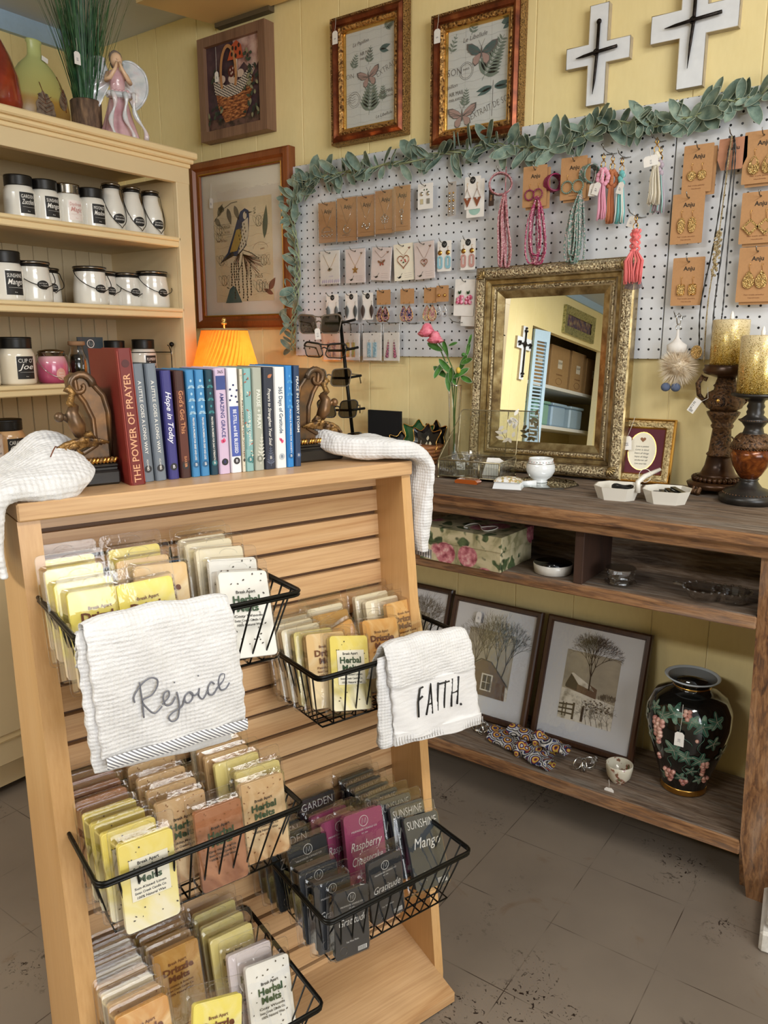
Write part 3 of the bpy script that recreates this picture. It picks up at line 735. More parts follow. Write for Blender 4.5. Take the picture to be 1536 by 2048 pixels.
for k, (x0, dx) in enumerate(((-0.022, -0.004), (0.004, 0.016), (0.026, 0.028))):
    b = MB(); pts = [(x0+dx*u+0.006*math.sin(u*7+k), -0.042-0.006*u-0.004*math.sin(u*9), 0.114*(1-u)+0.004) for u in [i/14 for i in range(15)]]
    b.tube(pts, 0.0055, M_pearl, seg=10, taper=[0.9+0.35*math.sin(i*0.9+k) for i in range(15)]); b.build('ribbon', t)
MB().lathe([(0.050, 0), (0.052, 0.002), (0.048, 0.006), (0.0001, 0.006)], M_pearl, seg=28, sy=0.8).build('base', t)
# ---------------------------------------------------------------- paper price tags with strings: a part of what they hang from
def ptag(parent, x, y, z, w_=0.017, h_=0.028, up=0.03, rot=0.0, T=None, mark='$8', dx=0.0):
    T = T or I(); b = MB()
    o = [(-w_/2, -h_), (w_/2, -h_), (w_/2, -0.005), (w_/2-0.005, 0), (-w_/2+0.005, 0), (-w_/2, -0.005)]
    TT = T @ Tr(x, y, z) @ Ry(rot)
    b.prism(o, -0.0006, 0.0, M_white, TT)
    if mark: b.text(mark, 0, -h_*0.6, h_*0.26, plain('pencil', '#8d8b92', 0.7), -0.0009, TT, rot=PI/2)
    o_ = b.build('price_tag', parent)
    s = MB(); s.tube([(0, -0.0008, -0.002), (dx*0.5+0.0015, -0.001, up*0.5), (dx, 0.0, up)], 0.0005, M_string, TT, seg=4); s.build('tag_string', o_)
    return o_
ptag(bpy.data.objects['grass_plant'], -0.060, -0.062, 0.225, 0.020, 0.034, 0.035)
ptag(bpy.data.objects['angel_figurine'], 0.034, -0.046, 0.118, 0.010, 0.022, 0.02)
# ================================================================ framed pictures and crosses on the back wall
def frame_geo(b, W_, H_, prof, mats, T=None, smooth=False):
    """mitred frame: prof is a list of (inset from the outer edge, height toward the viewer)"""
    for k in range(len(prof)-1):
        (i0, h0), (i1, h1) = prof[k], prof[k+1]; vs = []
        for i, h in ((i0, h0), (i1, h1)):
            vs += [(-W_/2+i, -h, -H_/2+i), (W_/2-i, -h, -H_/2+i), (W_/2-i, -h, H_/2-i), (-W_/2+i, -h, H_/2-i)]
        b.add(vs, [(q, (q+1) % 4, (q+1) % 4+4, q+4) for q in range(4)], mats[min(k, len(mats)-1)], smooth, T)
    return b
def on_wall(x, z, y=0.0): return (x, WALL_Y-y, z)
def leafpoly(b, x, z, L, w_, rot, m, y=-0.001, T=None, n=6):
    c, s_ = math.cos(rot), math.sin(rot); o = []
    pts = [(L*i/n, w_*math.sin(PI*(i/n)**0.8)) for i in range(n+1)]+[(L*i/n, -w_*math.sin(PI*(i/n)**0.8)) for i in range(n-1, 0, -1)]
    b.add([(x+a*c-d*s_, y, z+a*s_+d*c) for a, d in pts], [tuple(range(len(pts)))], m, False, T)
def stroke(b, pts, w_, m, y=-0.001, T=None):
    """flat inked line on the picture plane"""
    vs = []
    for i, (x, z) in enumerate(pts):
        a = pts[max(0, i-1)]; c = pts[min(len(pts)-1, i+1)]; dx, dz = c[0]-a[0], c[1]-a[1]; L = math.hypot(dx, dz) or 1
        ww = w_[i] if isinstance(w_, list) else w_
        vs += [(x-dz/L*ww/2, y, z+dx/L*ww/2), (x+dz/L*ww/2, y, z-dx/L*ww/2)]
    b.add(vs, [(2*i, 2*i+1, 2*i+3, 2*i+2) for i in range(len(pts)-1)], m, False, T)
def fern(b, x, z, L, rot, m, y=-0.0012, w_=0.32, n=9, T=None):
    c, s_ = math.cos(rot), math.sin(rot)
    stroke(b, [(x, z), (x+L*c, z+L*s_)], 0.0012, m, y, T)
    for i in range(n):
        u = 0.12+0.85*i/n; ll = L*w_*(1-u*0.75)
        for sg in (-1, 1): leafpoly(b, x+L*u*c, z+L*u*s_, ll, ll*0.17, rot+sg*1.0, m, y, T, 4)
def butterfly(b, x, z, s, mw, mu, md, rot=0.0, y=-0.0014, T=None):
    c, s_ = math.cos(rot), math.sin(rot)
    def P(pts, m, yy): b.add([(x+(a*c-d*s_)*s, yy, z+(a*s_+d*c)*s) for a, d in pts], [tuple(range(len(pts)))], m, False, T)
    for g in (-1, 1):
        lo = [(0, 0), (g*.28, -.06), (g*.5, -.22), (g*.52, -.45), (g*.36, -.62), (g*.15, -.5)]
        up = [(0, 0.02), (g*.22, .28), (g*.6, .5), (g*.92, .52), (g*.9, .25), (g*.6, -.05), (g*.3, -.1)]
        P(lo if g < 0 else lo[::-1], md, y); P([(a*.88+g*.02, d*.88-.01) for a, d in (lo if g < 0 else lo[::-1])], mw, y-0.0003)
        P(up if g < 0 else up[::-1], md, y-0.0004); P([(a*.86+g*.03, d*.84+.02) for a, d in (up if g < 0 else up[::-1])], mu, y-0.0007)
        for q in (.25, .5, .75): stroke(b, [(x+(g*.05*c)*s, z+(g*.05*s_)*s), (x+((g*.85)*c-(q*.5)*s_)*s, z+((g*.85)*s_+(q*.5)*c)*s)], 0.0012*s/0.05, md, y-0.001, T)
    P(ell(.05, .3, 10), md, y-0.0012)
    for g in (-1, 1): stroke(b, [(x, z+.25*s), (x+g*.18*s, z+.62*s)], 0.0009, md, y-0.0012, T)
def tree(b, x, z, L, a, w_, m, depth, R_, y=-0.0012, T=None, spread=0.5, twig=5):
    x2, z2 = x+L*math.cos(a), z+L*math.sin(a); mx_, mz_ = (x+x2)/2+R_.uniform(-.04, .04)*L, (z+z2)/2
    stroke(b, [(x, z), (mx_, mz_), (x2, z2)], [w_, w_*0.85, w_*0.65], m, y, T)
    if depth:
        K_ = (-1, 0, 1) if depth > 3 else (-1, 1)
        for k in K_:
            tree(b, x2, z2, L*R_.uniform(.64, .92), a+k*spread*R_.uniform(.55, 1.0)+R_.uniform(-.12, .12), max(.0005, w_*0.60), m, depth-1, R_, y, T, spread)
M_mat = plain('mat_board', '#e9e3d6', 0.85, 0, 0.02)
M_pane = clearfilm('picture_glass', (0.985, 0.985, 0.985), 0.16, 0.01, 0.3)
# --- mushroom basket picture in a plain brown box frame
M_box = wood('brown_frame', '#5d4132', '#80604b', '#8f6f58', 'z', 0.5, 7)
x0, x1, z0, z1 = -2.222, -1.905, 1.947, 2.272
t = thing('mushroom_picture', 'brown framed print of red capped mushrooms in a gingham lined basket', 'picture', on_wall((x0+x1)/2, (z0+z1)/2)); W_, H_ = x1-x0, z1-z0
frame_geo(MB(), W_, H_, [(0, 0), (0, .045), (.030, .045), (.030, .030)], [M_box]).build('frame', t)
pw, ph = W_-.06, H_-.06
b = MB(); Y = -.031
def C(n_, c): return plain('paint_'+n_, c, 0.6, 0, 0.15, 60)
b.box(-pw/2, pw/2, Y, -.028, -ph/2, ph/2, mottle('painting_ground', [(0.3, '#2a1b22'), (0.5, '#4b343c'), (0.75, '#6d5152')], 14, 0.5))
b.poly([(.0, .137), (.125, .137), (.125, .06), (.09, .02), (.05, .06), (.02, .04)], Y-.001, mottle('painting_glow', [(0.35, '#8a5f5a'), (0.55, '#c9a69b'), (0.7, '#d8beb4')], 18, 0.6))
b.poly([(-pw/2, -.133), (pw/2, -.133), (pw/2, -.09), (0.05, -.1), (-pw/2, -.095)], Y-.001, mottle('painting_soil', [(0.4, '#32251d'), (0.6, '#6b4c42')], 40, 0.6))
M_bsk = NT('painted_basket'); v = M_bsk.coord((1, 1, 1)); M_bsk.col(M_bsk.ramp(M_bsk.noise(M_bsk.coord((1, 1, 3)), 60, 3), [(0.35, '#4a2213'), (0.5, '#93522c'), (0.65, '#d08f56')]))
b.poly([(-.088, -.005), (.092, .012), (.078, -.06), (.05, -.105), (-.045, -.112), (-.078, -.06)][::-1], Y-.002, M_bsk.m)
stroke(b, [(-.028+.040*math.cos(a)*.9+.008, .035+.085*math.sin(a)) for a in [PI+.5-(PI+1.0)*k/24 for k in range(25)]], .011, C('handle', '#b98556'), Y-.006)
M_ging = NT('gingham'); ck = M_ging.node('ShaderNodeTexChecker'); M_ging.link(M_ging.coord(rot=(0, 0.3, 0)), ck.inputs[0]); ck.inputs['Scale'].default_value = 190; ck.inputs[1].default_value = rgb('#e6d8c8'); ck.inputs[2].default_value = rgb('#241b1b'); M_ging.col(ck.outputs[0]); M_ging.set(0.7)
b.poly([(-.095, .022), (-.03, .002), (.03, .010), (.098, .050), (.085, .0), (.03, -.032), (-.03, -.036), (-.088, -.018)][::-1], Y-.004, M_ging.m)
for mx_, mz_, s_ in ((-.055, .022, .020), (.0, .018, .022), (.035, .028, .018)): b.poly(ell(s_, s_*.7, 14, mx_, mz_), Y-.005, C('pale', '#cdb6a6'))
b.poly([(.004, .02), (.022, .02), (.024, .075), (.010, .075)], Y-.005, C('stem', '#d7c7b6'))
b.poly([(-.022, .075), (.052, .072), (.044, .112), (.022, .130), (.0, .118)][::-1], Y-.0055, C('cap', '#bd5530'))
for k, (px, pz) in enumerate(((0, .09), (.02, .105), (.038, .088), (.018, .083), (.005, .108), (.034, .112))): b.poly(ell(.005, .007, 10, px, pz), Y-.0063, C('spots', '#30201c'))
b.poly(ell(.016, .018, 14, -.005, .040), Y-.0057, C('dark_cap', '#5a1f18'))
for px, pz in ((-.010, .045), (.0, .036), (.003, .048), (-.006, .033)): b.poly(ell(.003, .004, 8, px, pz), Y-.0063, C('pale', '#cdb6a6'))
R_ = random.Random(5)
for k in range(60):
    cx, cz, sp_ = random.Random(k).choice([(.085, .055, .03), (.095, -.075, .03), (-.08, .045, .02), (-.09, -.09, .03), (.09, .0, .022)])
    leafpoly(b, cx+R_.uniform(-sp_, sp_), cz+R_.uniform(-sp_, sp_), R_.uniform(.014, .026), .005, R_.uniform(0, 6.3), R_.choice([C('leafa', '#3f4a3a'), C('leafb', '#8d8a6b'), C('leafc', '#2a332b')]), Y-.0065-.0001*k)
b.build('painting', t)
ptag(t, -.060, -.052, .045, .017, .032, .075)
# --- bird print, wide wooden frame
M_oak = wood('red_oak_frame', '#5a2d14', '#84471f', '#9a5a2e', 'z', 0.32, 6)
M_oakx = wood('red_oak_frame_rail', '#5a2d14', '#84471f', '#9a5a2e', 'x', 0.32, 6)
x0, x1, z0, z1 = -2.310, -1.826, 1.315, 1.889
t = thing('bird_print', 'large wood framed print of a blue bird on a berry branch with script', 'picture', on_wall((x0+x1)/2, (z0+z1)/2)); W_, H_ = x1-x0, z1-z0
frame_geo(MB(), W_, H_, [(0, 0), (0, .030), (.006, .034), (.022, .036), (.030, .026), (.042, .026), (.046, .016)], [M_oak]).build('frame', t)
frame_geo(MB(), W_, H_, [(.040, .0262), (.0425, .027), (.045, .0255)], [M_gold]).build('gilt_lip', t)
b = MB(); b.box(-W_/2+.04, W_/2-.04, -.012, -.008, -H_/2+.04, H_/2-.04, M_mat); b.build('mat_board', t)
pw, ph = .285, .345; pz_ = -.023
b = MB(); Yp = -.0125; b.box(-pw/2, pw/2, Yp-.0006, Yp, pz_-ph/2, pz_+ph/2, mottle('aged_paper', [(0.3, '#dfcda6'), (0.7, '#ecdfbf')], 12, 0.8)); Yq = Yp-.0012
def K(n_, c): return plain('print_'+n_, c, 0.75, 0, 0.2, 90)
kb, kg, ky, kr, kk = K('blue', '#2f4264'), K('grey', '#7d7563'), K('ochre', '#b59a4e'), K('rust', '#8c5a48'), K('dark', '#3c3228')
def bird(cx, cz, s):
    P = lambda pts, m, q: b.poly([(cx+a*s, cz+d*s) for a, d in pts], Yq-q*.0003, m)
    P([(-.52, -.50), (-.28, -.30), (-.1, .05), (.02, .30), (.10, .42), (.22, .47), (.32, .42), (.33, .30), (.30, .0), (.20, -.22), (-.02, -.38), (-.2, -.36)][::-1], kb, 0)
    P([(.14, .22), (.30, .30), (.30, .0), (.18, -.22), (.0, -.34), (.10, -.05)][::-1], K('breast', '#d9cfb6'), 1)
    P([(-.22, -.30), (-.02, .10), (.10, .12), (.12, -.05), (-.02, -.28)][::-1], ky, 2)
    P([(-.50, -.49), (-.15, -.28), (-.10, -.36)][::-1], kk, 2)
    P([(.31, .40), (.43, .39), (.31, .365)][::-1], kk, 2); P(ell(.05, .07, 12, .22, .34), K('breast', '#d9cfb6'), 3); P(ell(.018, .018, 8, .25, .39), kk, 4)
    for i in range(22): P(ell(.011, .022, 6, .05+.20*((i*7) % 11)/11, -.25+.48*i/22), kk, 5)
bird(-.025, .030, .185)
stroke(b, [(-.03, -.04), (.0, -.02), (.045, -.035), (.07, -.05)], .003, kk, Yq); stroke(b, [(.0, -.03), (-.01, -.07), (-.025, -.09)], .003, kk, Yq)
R_ = random.Random(2)
for k in range(70):
    a_ = R_.uniform(-1.5, -.25) if k % 3 else R_.uniform(-2.6, -1.9); L_ = R_.uniform(.05, .105) if k % 3 else R_.uniform(.03, .055); x_, z_ = (.0, -.035) if k % 3 else (-.015, -.025)
    stroke(b, [(x_, z_), (x_+L_*.5*math.cos(a_)+.004, z_+L_*.5*math.sin(a_)), (x_+L_*math.cos(a_+.12), z_+L_*math.sin(a_+.12))], .0013, kr if k % 4 else kg, Yq)
for k, (sx_, L) in enumerate(((-.06, .085), (-.045, .13), (-.025, .11), (-.005, .13), (.015, .14), (.035, .12), (-.035, .07))):
    for q in range(int(L/.009)): b.poly(ell(.0032, .0042, 7, sx_+R_.uniform(-.002, .002), -.065-q*.009), Yq-.0006, kk)
for k in range(6): b.poly(ell(.003, .003, 7, .03+k*.009, -.028-k*.005), Yq-.0006, kg)
for (lx, lz, lr, ll) in ((-.12, .10, 1.0, .05), (-.135, .095, -.8, .04), (-.07, .125, -1.3, .06), (-.035, .130, -1.2, .055), (-.085, .12, 2.9, .035)): leafpoly(b, lx, lz, ll, .011, lr, kg, Yq, n=8)
stroke(b, [(-.14, .085), (-.1, .12), (-.05, .14), (-.02, .142)], .003, kg, Yq)
leafpoly(b, .105, .01, .11, .012, 1.45, K('sage', '#5e6a58'), Yq); leafpoly(b, .12, -.16, .05, .012, .9, kr, Yq); leafpoly(b, .14, -.175, -.05, .008, -.4, kr, Yq)
bx = lambda pts, s, cx, cz: [(cx+a*s, cz+d*s) for a, d in pts]
b.poly(bx([(-.35, -.3), (-.15, .1), (0, .2), (.12, .12), (.35, -.3)][::-1], .12, -.055, -.163), Yq, K('teal', '#4d6a68')); stroke(b, [(-.075, -.148), (-.088, -.145)], .003, kk, Yq-.0004)
def curl(cx, cz, r, n_, m=kg):
    stroke(b, [(cx+r*math.sin(a*2)*math.cos(a*.5), cz+r*.6*math.sin(a*3)) for a in [k*.18 for k in range(n_)]], .0009, m, Yq)
for c_ in ((-.115, .055, .03), (-.12, .03, .025), (.075, -.145, .035), (.10, -.15, .03), (-.11, -.05, .03), (-.1, -.12, .03), (.08, .07, .03), (.1, -.06, .03)): curl(*c_, 60)
for k in range(9): stroke(b, [(x_/100-.13+.0, .115-k*.033+.003*math.sin(x_*.9+k)+pz_) for x_ in range(0, 27)], .0006, K('script', '#b09a78'), Yq+.0004)
b.text('CHARGE', -.085, .062, .016, kg, Yq-.0003, bold=-.005, width=.052); b.text('N.252', -.075, .044, .010, kg, Yq-.0003); b.text('No 01361', -.103, .016, .012, kr, Yq-.0003, width=.05)
stroke(b, [(-.115, .052), (-.115, .072), (-.055, .072)], .0008, kg, Yq); stroke(b, [(-.115, .036), (-.05, .036), (-.05, .052)], .0008, kg, Yq)
b.text('VIA', .062, .105, .016, kg, Yq-.0003, rot=-PI/2); b.text('No5', .075, -.112, .020, kk, Yq-.0003, bold=-.01)
stroke(b, [(.085+.035*math.cos(a), -.02+.02*math.sin(a)) for a in [k*PI/12 for k in range(13)]], .0009, kr, Yq); b.text('PARIS', .095, -.022, .008, kr, Yq-.0003, rot=.1)
b.build('print', t)
MB().box(-W_/2+.045, W_/2-.045, -.0185, -.018, -H_/2+.045, H_/2-.045, M_pane).build('glass_pane', t)
ptag(t, -.143, -.021, .165, .016, .034, .05, .05)
# --- two butterfly prints in ornate bronze frames
def ornate(name, c0, c1, c2, scale=150, metal=0.75, bump=1.0, rough=0.35):
    t_ = NT(name); v = t_.coord(); vo = t_.node('ShaderNodeTexVoronoi', feature='SMOOTH_F1'); t_.link(v, vo.inputs['Vector']); vo.inputs['Scale'].default_value = scale
    nz_ = t_.noise(v, scale*0.6, 3, 0.6, 2.0); mixf = t_.node('ShaderNodeMath', operation='MULTIPLY_ADD'); t_.link(vo.outputs['Distance'], mixf.inputs[0]); mixf.inputs[1].default_value = 0.7; t_.link(nz_, mixf.inputs[2])
    t_.col(t_.ramp(mixf.outputs[0], [(0.42, c0), (0.62, c1), (0.85, c2)])); t_.set(rough, metal); t_.bump(mixf.outputs[0], bump, 0.004); return t_.m
M_orn = ornate('bronze_scrollwork', '#1c100a', '#6b4a2a', '#c79a5c', 120)
M_bronze = mottle('rubbed_bronze', [(0.3, '#4a2012'), (0.55, '#7c3f22'), (0.8, '#a86a3e')], 25, 0.28, 0.6, 0.1)
M_rope = ornate('bronze_rope', '#20140c', '#5a4026', '#b08a55', 260)
M_linen = plain('printed_linen', '#dcdfdc', 0.8, 0, 0.03, 300, 0.2)
def bflyframe(label, x0, x1, z0, z1, which):
    t = thing('butterfly_print', label, 'picture', on_wall((x0+x1)/2, (z0+z1)/2), group=None); W_, H_ = x1-x0, z1-z0
    frame_geo(MB(), W_, H_, [(0, 0), (0, .030), (.003, .036), (.007, .032)], [M_rope]).build('rope_edge', t)
    frame_geo(MB(), W_, H_, [(.007, .032), (.016, .040), (.024, .036), (.027, .028)], [M_bronze], smooth=False).build('frame', t)
    frame_geo(MB(), W_, H_, [(.027, .028), (.032, .032), (.039, .028), (.041, .022)], [M_orn]).build('scrollwork', t)
    frame_geo(MB(), W_, H_, [(.041, .022), (.044, .022), (.047, .012)], [M_gold]).build('gilt_lip', t)
    w_, h_ = W_-.09, H_-.09
    b = MB(); Y = -.0125; b.box(-w_/2-.003, w_/2+.003, Y, -.008, -h_/2-.003, h_/2+.003, M_linen); Y -= .0005
    g1 = plain('print_fern', '#7b897c', .8, 0, .15, 90); g2 = plain('print_teal', '#9db8b0', .8, 0, .1); pk = plain('print_pink', '#b99a92', .8, 0, .1); dk = plain('print_taupe', '#6f6763', .8, 0, .1); lt = plain('print_line', '#b7bab6', .8)
    for k in range(12): stroke(b, [(-w_/2+w_*i/16, -h_/2+h_*(k+.5)/12+.0015*math.sin(i*1.7+k)) for i in range(17)], .0006, lt, Y)
    for k in (-.2, .22): stroke(b, [(w_*k, -h_/2), (w_*k, h_/2)], .0006, lt, Y)
    if which == 0:
        fern(b, -.005, -.105, .10, 1.45, g1, Y-.0003, .5); fern(b, -.065, .03, .045, 1.2, g1, Y-.0003, .5, 5); fern(b, .05, .12, .05, .5, g1, Y-.0003, .5); fern(b, -.005, .035, .05, 1.4, g1, Y-.0003, .45, 5); fern(b, .045, -.075, .045, 1.5, g1, Y-.0003, .5, 6)
        butterfly(b, -.005, .000, .045, pk, pk, dk, .15, Y-.0006)
        b.text('AIR MAIL', -.015, .068, .014, dk, Y-.0008, rot=.08, width=.045); b.text('PAR AVION', -.015, .054, .009, dk, Y-.0008, rot=.08, width=.042)
        b.text('AIR MAIL', .062, -.05, .014, dk, Y-.0008, rot=.08, width=.045); b.text('PAR AVION', .062, -.064, .009, dk, Y-.0008, rot=.08, width=.042)
        b.text('EXTRAIT', .060, .012, .024, dk, Y-.0003, rot=.35, bold=-.02, width=.075); b.text('SON', -.080, .012, .020, dk, Y-.0003, bold=-.02); b.text('Le Papillon', -.035, .098, .014, dk, Y-.0003, shear=.3, rot=.1, width=.06)
        b.text('Le Libellule', .05, -.112, .013, dk, Y-.0003, shear=.3, rot=.1, width=.06)
        for r_ in (.022, .017): stroke(b, [(-.06+r_*math.cos(a), -.055+r_*math.sin(a)) for a in [k*PI/12 for k in range(25)]], .0009, dk, Y-.0003)
        for k in range(4): stroke(b, [(-.1+i*.004, -.04-k*.007+.002*math.sin(i*1.3)) for i in range(12)], .0008, dk, Y-.0003)
        leafpoly(b, .035, .068, .04, .007, .15, g2, Y-.0003); leafpoly(b, .035, .066, .035, .006, -.25, g2, Y-.0003)
    else:
        fern(b, .015, -.015, .12, 1.0, g1, Y-.0003, .42, 11); fern(b, -.085, .07, .05, 1.2, g1, Y-.0003, .4, 4); fern(b, -.02, .105, .05, 1.2, g1, Y-.0003, .4, 5); fern(b, -.04, -.075, .05, 1.4, g1, Y-.0003, .45, 6)
        butterfly(b, .012, .055, .052, pk, g2, dk, -.05, Y-.0006); butterfly(b, -.045, -.095, .050, pk, pk, dk, .05, Y-.0006)
        for g in (-1, 1): leafpoly(b, .05+g*.003, -.035, g*.05, .007, .12, g2, Y-.0004); leafpoly(b, .05+g*.003, -.038, g*.048, .006, -.2*g+.1, g2, Y-.0004)
        stroke(b, [(.05, -.02), (.048, -.11)], .0012, dk, Y-.0004)
        b.text('Le Libellule', -.01, .098, .016, dk, Y-.0003, shear=.3, rot=.1, width=.075); b.text('SON', -.072, .02, .026, dk, Y-.0003, bold=-.01, width=.045); b.text('Papillon', -.085, -.015, .014, dk, Y-.0003, shear=.3, rot=.1, width=.045)
        b.text('AIR MAIL', -.065, -.035, .015, dk, Y-.0008, rot=.06, width=.048); b.text('PAR AVION', -.065, -.050, .010, dk, Y-.0008, rot=.06, width=.045)
        b.text('EXTRAIT DE SON', .045, -.085, .024, dk, Y-.0003, rot=.28, bold=-.015, width=.13)
        for r_ in (.022, .018): stroke(b, [(-.035+r_*math.cos(a), .018+r_*math.sin(a)) for a in [k*PI/12 for k in range(25)]], .0009, dk, Y-.0003)
        b.text('PARIS', -.035, .022, .008, dk, Y-.0003, rot=.1); leafpoly(b, .07, .115, .035, .008, .2, g2, Y-.0004); leafpoly(b, .075, .1, .04, .006, .5, g2, Y-.0004)
    b.build('print', t); MB().box(-w_/2, w_/2, -.0165, -.016, -h_/2, h_/2, M_pane).build('glass_pane', t)
    ptag(t, -W_/2+.026, -.040, H_/2-.040, .020, .036, .035, 0, mark='$', dx=.004); return t
bflyframe('bronze framed pink butterfly print with Air Mail stamps, left of the pair', -1.646, -1.372, 1.861, 2.217, 0)
bflyframe('bronze framed print of a teal butterfly above a pink one, right of the pair', -1.284, -1.004, 1.805, 2.147, 1)
# --- two white crosses with iron nails
M_wcross = mottle('distressed_white', [(0.2, '#b9b2a8'), (0.3, '#dfe2e6'), (0.7, '#e8ebef')], 40, 0.45, 0, 0.1)
M_wedge = plain('cross_edge', '#b3a58c', 0.7, 0, 0.2, 80)
M_iron = mottle('iron_nail', [(0.4, '#171412'), (0.7, '#352c28')], 120, 0.45, 0.7, 0.3)
def cross(label, cx, cz, w_, up, dn, arm_w, arm_z, thk):
    t = thing('wooden_cross', label, 'cross', on_wall(cx, cz))
    a = arm_w/2; o = [(-a, -dn), (a, -dn), (a, arm_z-a), (w_/2, arm_z-a), (w_/2, arm_z+a), (a, arm_z+a), (a, up), (-a, up), (-a, arm_z+a), (-w_/2, arm_z+a), (-w_/2, arm_z-a), (-a, arm_z-a)]
    b = MB(); b.prism(o, -thk, 0, M_wcross, None, M_wedge)
    # worn bevel round the face
    b.tube([(x, -thk, z) for x, z in o], 0.0012, M_wedge, closed=True, seg=5); b.build('cross_body', t)
    b = MB(); y = -thk-.006
    b.tube([(.002, y, up*.62), (.001, y, arm_z), (-.003, y, -dn*.55), (-.006, y, -dn*.80)], .0042, M_iron, seg=6, taper=[1, 1, .8, .15]); b.ball(.002, y, up*.62, .0065, M_iron, sy=.6); b.build('nail', t)
    b = MB(); b.tube([(w_*.32, y-.003, arm_z+.004), (0, y-.004, arm_z), (-w_*.2, y-.003, arm_z-.003), (-w_*.33, y, arm_z-.004)], .0042, M_iron, seg=6, taper=[1, 1, .85, .2]); b.build('nail', t)
    b = MB(); b.tube([(.008*math.cos(k)*.9, y-.004+.0, arm_z+.007*math.sin(k)) for k in [q*.5 for q in range(13)]], .0016, M_iron, seg=5); b.build('wire_lashing', t)
cross('smaller white wooden cross with crossed iron nails, whole in view', -0.801, 1.965, .163, .108, .120, .048, -.002, .020)
cross('larger white wooden cross with crossed iron nails, cut by the top of the picture', -0.572, 2.045, .196, .13, .200, .060, -.060, .022)
# --- the pegboard, in two sheets
tpg = NT('pegboard'); sp = tpg.node('ShaderNodeSeparateXYZ'); tpg.link(tpg.coord(), sp.inputs[0])
def cell(out, ph):
    a = tpg.node('ShaderNodeMath', operation='ADD'); tpg.link(out, a.inputs[0]); a.inputs[1].default_value = 2.54+.0127-ph
    m = tpg.node('ShaderNodeMath', operation='MODULO'); tpg.link(a.outputs[0], m.inputs[0]); m.inputs[1].default_value = .0254
    s = tpg.node('ShaderNodeMath', operation='SUBTRACT'); tpg.link(m.outputs[0], s.inputs[0]); s.inputs[1].default_value = .0127
    q = tpg.node('ShaderNodeMath', operation='MULTIPLY'); tpg.link(s.outputs[0], q.inputs[0]); tpg.link(s.outputs[0], q.inputs[1]); return q.outputs[0]
ad = tpg.node('ShaderNodeMath', operation='ADD'); tpg.link(cell(sp.outputs[0], -.6009), ad.inputs[0]); tpg.link(cell(sp.outputs[2], 1.2937), ad.inputs[1])
lt_ = tpg.node('ShaderNodeMath', operation='LESS_THAN'); tpg.link(ad.outputs[0], lt_.inputs[0]); lt_.inputs[1].default_value = .0029**2
nzp = tpg.noise(tpg.coord(), 5, 3)
tpg.col(tpg.mix(lt_.outputs[0], tpg.ramp(nzp, [(0.3, '#d2d5da'), (0.7, '#dcdee2')]), rgb('#17161a'))); tpg.set(0.4)
for nm, x0, x1, lb in (('a', -1.832, -.5965, 'white pegboard sheet behind most of the jewellery and the tall mirror'), ('b', -.5935, .63, 'white pegboard sheet at the right, behind the brown earring cards')):
    b = MB(); b.box(x0, x1, -.012, -.002, 1.219, 1.826, tpg.m, b=.0008); o = b.build('pegboard'); tag(o, lb, 'pegboard', loc=(0, WALL_Y, 0))
# --- lambs ear garland
M_lamb = mottle('lambs_ear_leaf', [(0.3, '#4c6258'), (0.5, '#74897c'), (0.72, '#9dac98')], 35, 0.75)
M_lambe = plain('leaf_edge', '#b9c2ab', 0.8); M_stemg = plain('garland_stem', '#a3ac82', 0.8)
t = thing('leaf_garland', 'grey green lambs ear garland along the top and left edge of the pegboard', 'garland', (0, WALL_Y, 0))
path = [(-1.834, 1.24), (-1.826, 1.32), (-1.815, 1.40), (-1.803, 1.50), (-1.812, 1.60), (-1.822, 1.68), (-1.800, 1.735), (-1.74, 1.765), (-1.66, 1.775), (-1.56, 1.775), (-1.45, 1.78), (-1.30, 1.785), (-1.16, 1.787), (-1.05, 1.782), (-.96, 1.762), (-.88, 1.757), (-.80, 1.785), (-.72, 1.79), (-.65, 1.775), (-.58, 1.775), (-.50, 1.795), (-.42, 1.80), (-.34, 1.815), (-.25, 1.82), (-.1, 1.825)]
def smoothp(p, n):
    out = []
    for i in range(len(p)-1):
        a = p[max(0, i-1)]; b_ = p[i]; c = p[i+1]; d = p[min(len(p)-1, i+2)]
        for k in range(n):
            u = k/n; out.append(tuple(0.5*(2*b_[q]+(c[q]-a[q])*u+(2*a[q]-5*b_[q]+4*c[q]-d[q])*u*u+(-a[q]+3*b_[q]-3*c[q]+d[q])*u**3) for q in range(len(b_))))
    return out+[p[-1]]
sp_ = smoothp(path, 7)
b = MB(); 
for q in range(3): b.tube([(x+.006*math.sin(i*.8+q*2), -.026-.008*math.cos(i*.9+q*2), z+.006*math.cos(i*.7+q)) for i, (x, z) in enumerate(sp_)], .0022, M_stemg, seg=5)
b.build('stem', t)
R_ = random.Random(11); b = MB()
def leaf3(b, p, d, up, L, w_, cup, m):
    d = d.normalized(); sd = d.cross(up).normalized(); nn = sd.cross(d)
    def f(u, v):
        s_ = (u-.5)*2; pr_ = (math.sin(PI*v**.85)**.6)*(.55+.45*v) if 0 < v < 1 else 0
        q = p+d*(L*v)+sd*(s_*w_*pr_)+nn*(cup*L*(v*v*.6)+abs(s_)*s_*s_*0+w_*.35*s_*s_*pr_); return tuple(q)
    b.grid(f, 4, 8, m)
    rim = [f(0, v/8) for v in range(9)]+[f(1, 1-v/8) for v in range(1, 8)]
    b.tube(rim, .0006, M_lambe, closed=True, seg=3)
N_ = len(sp_)
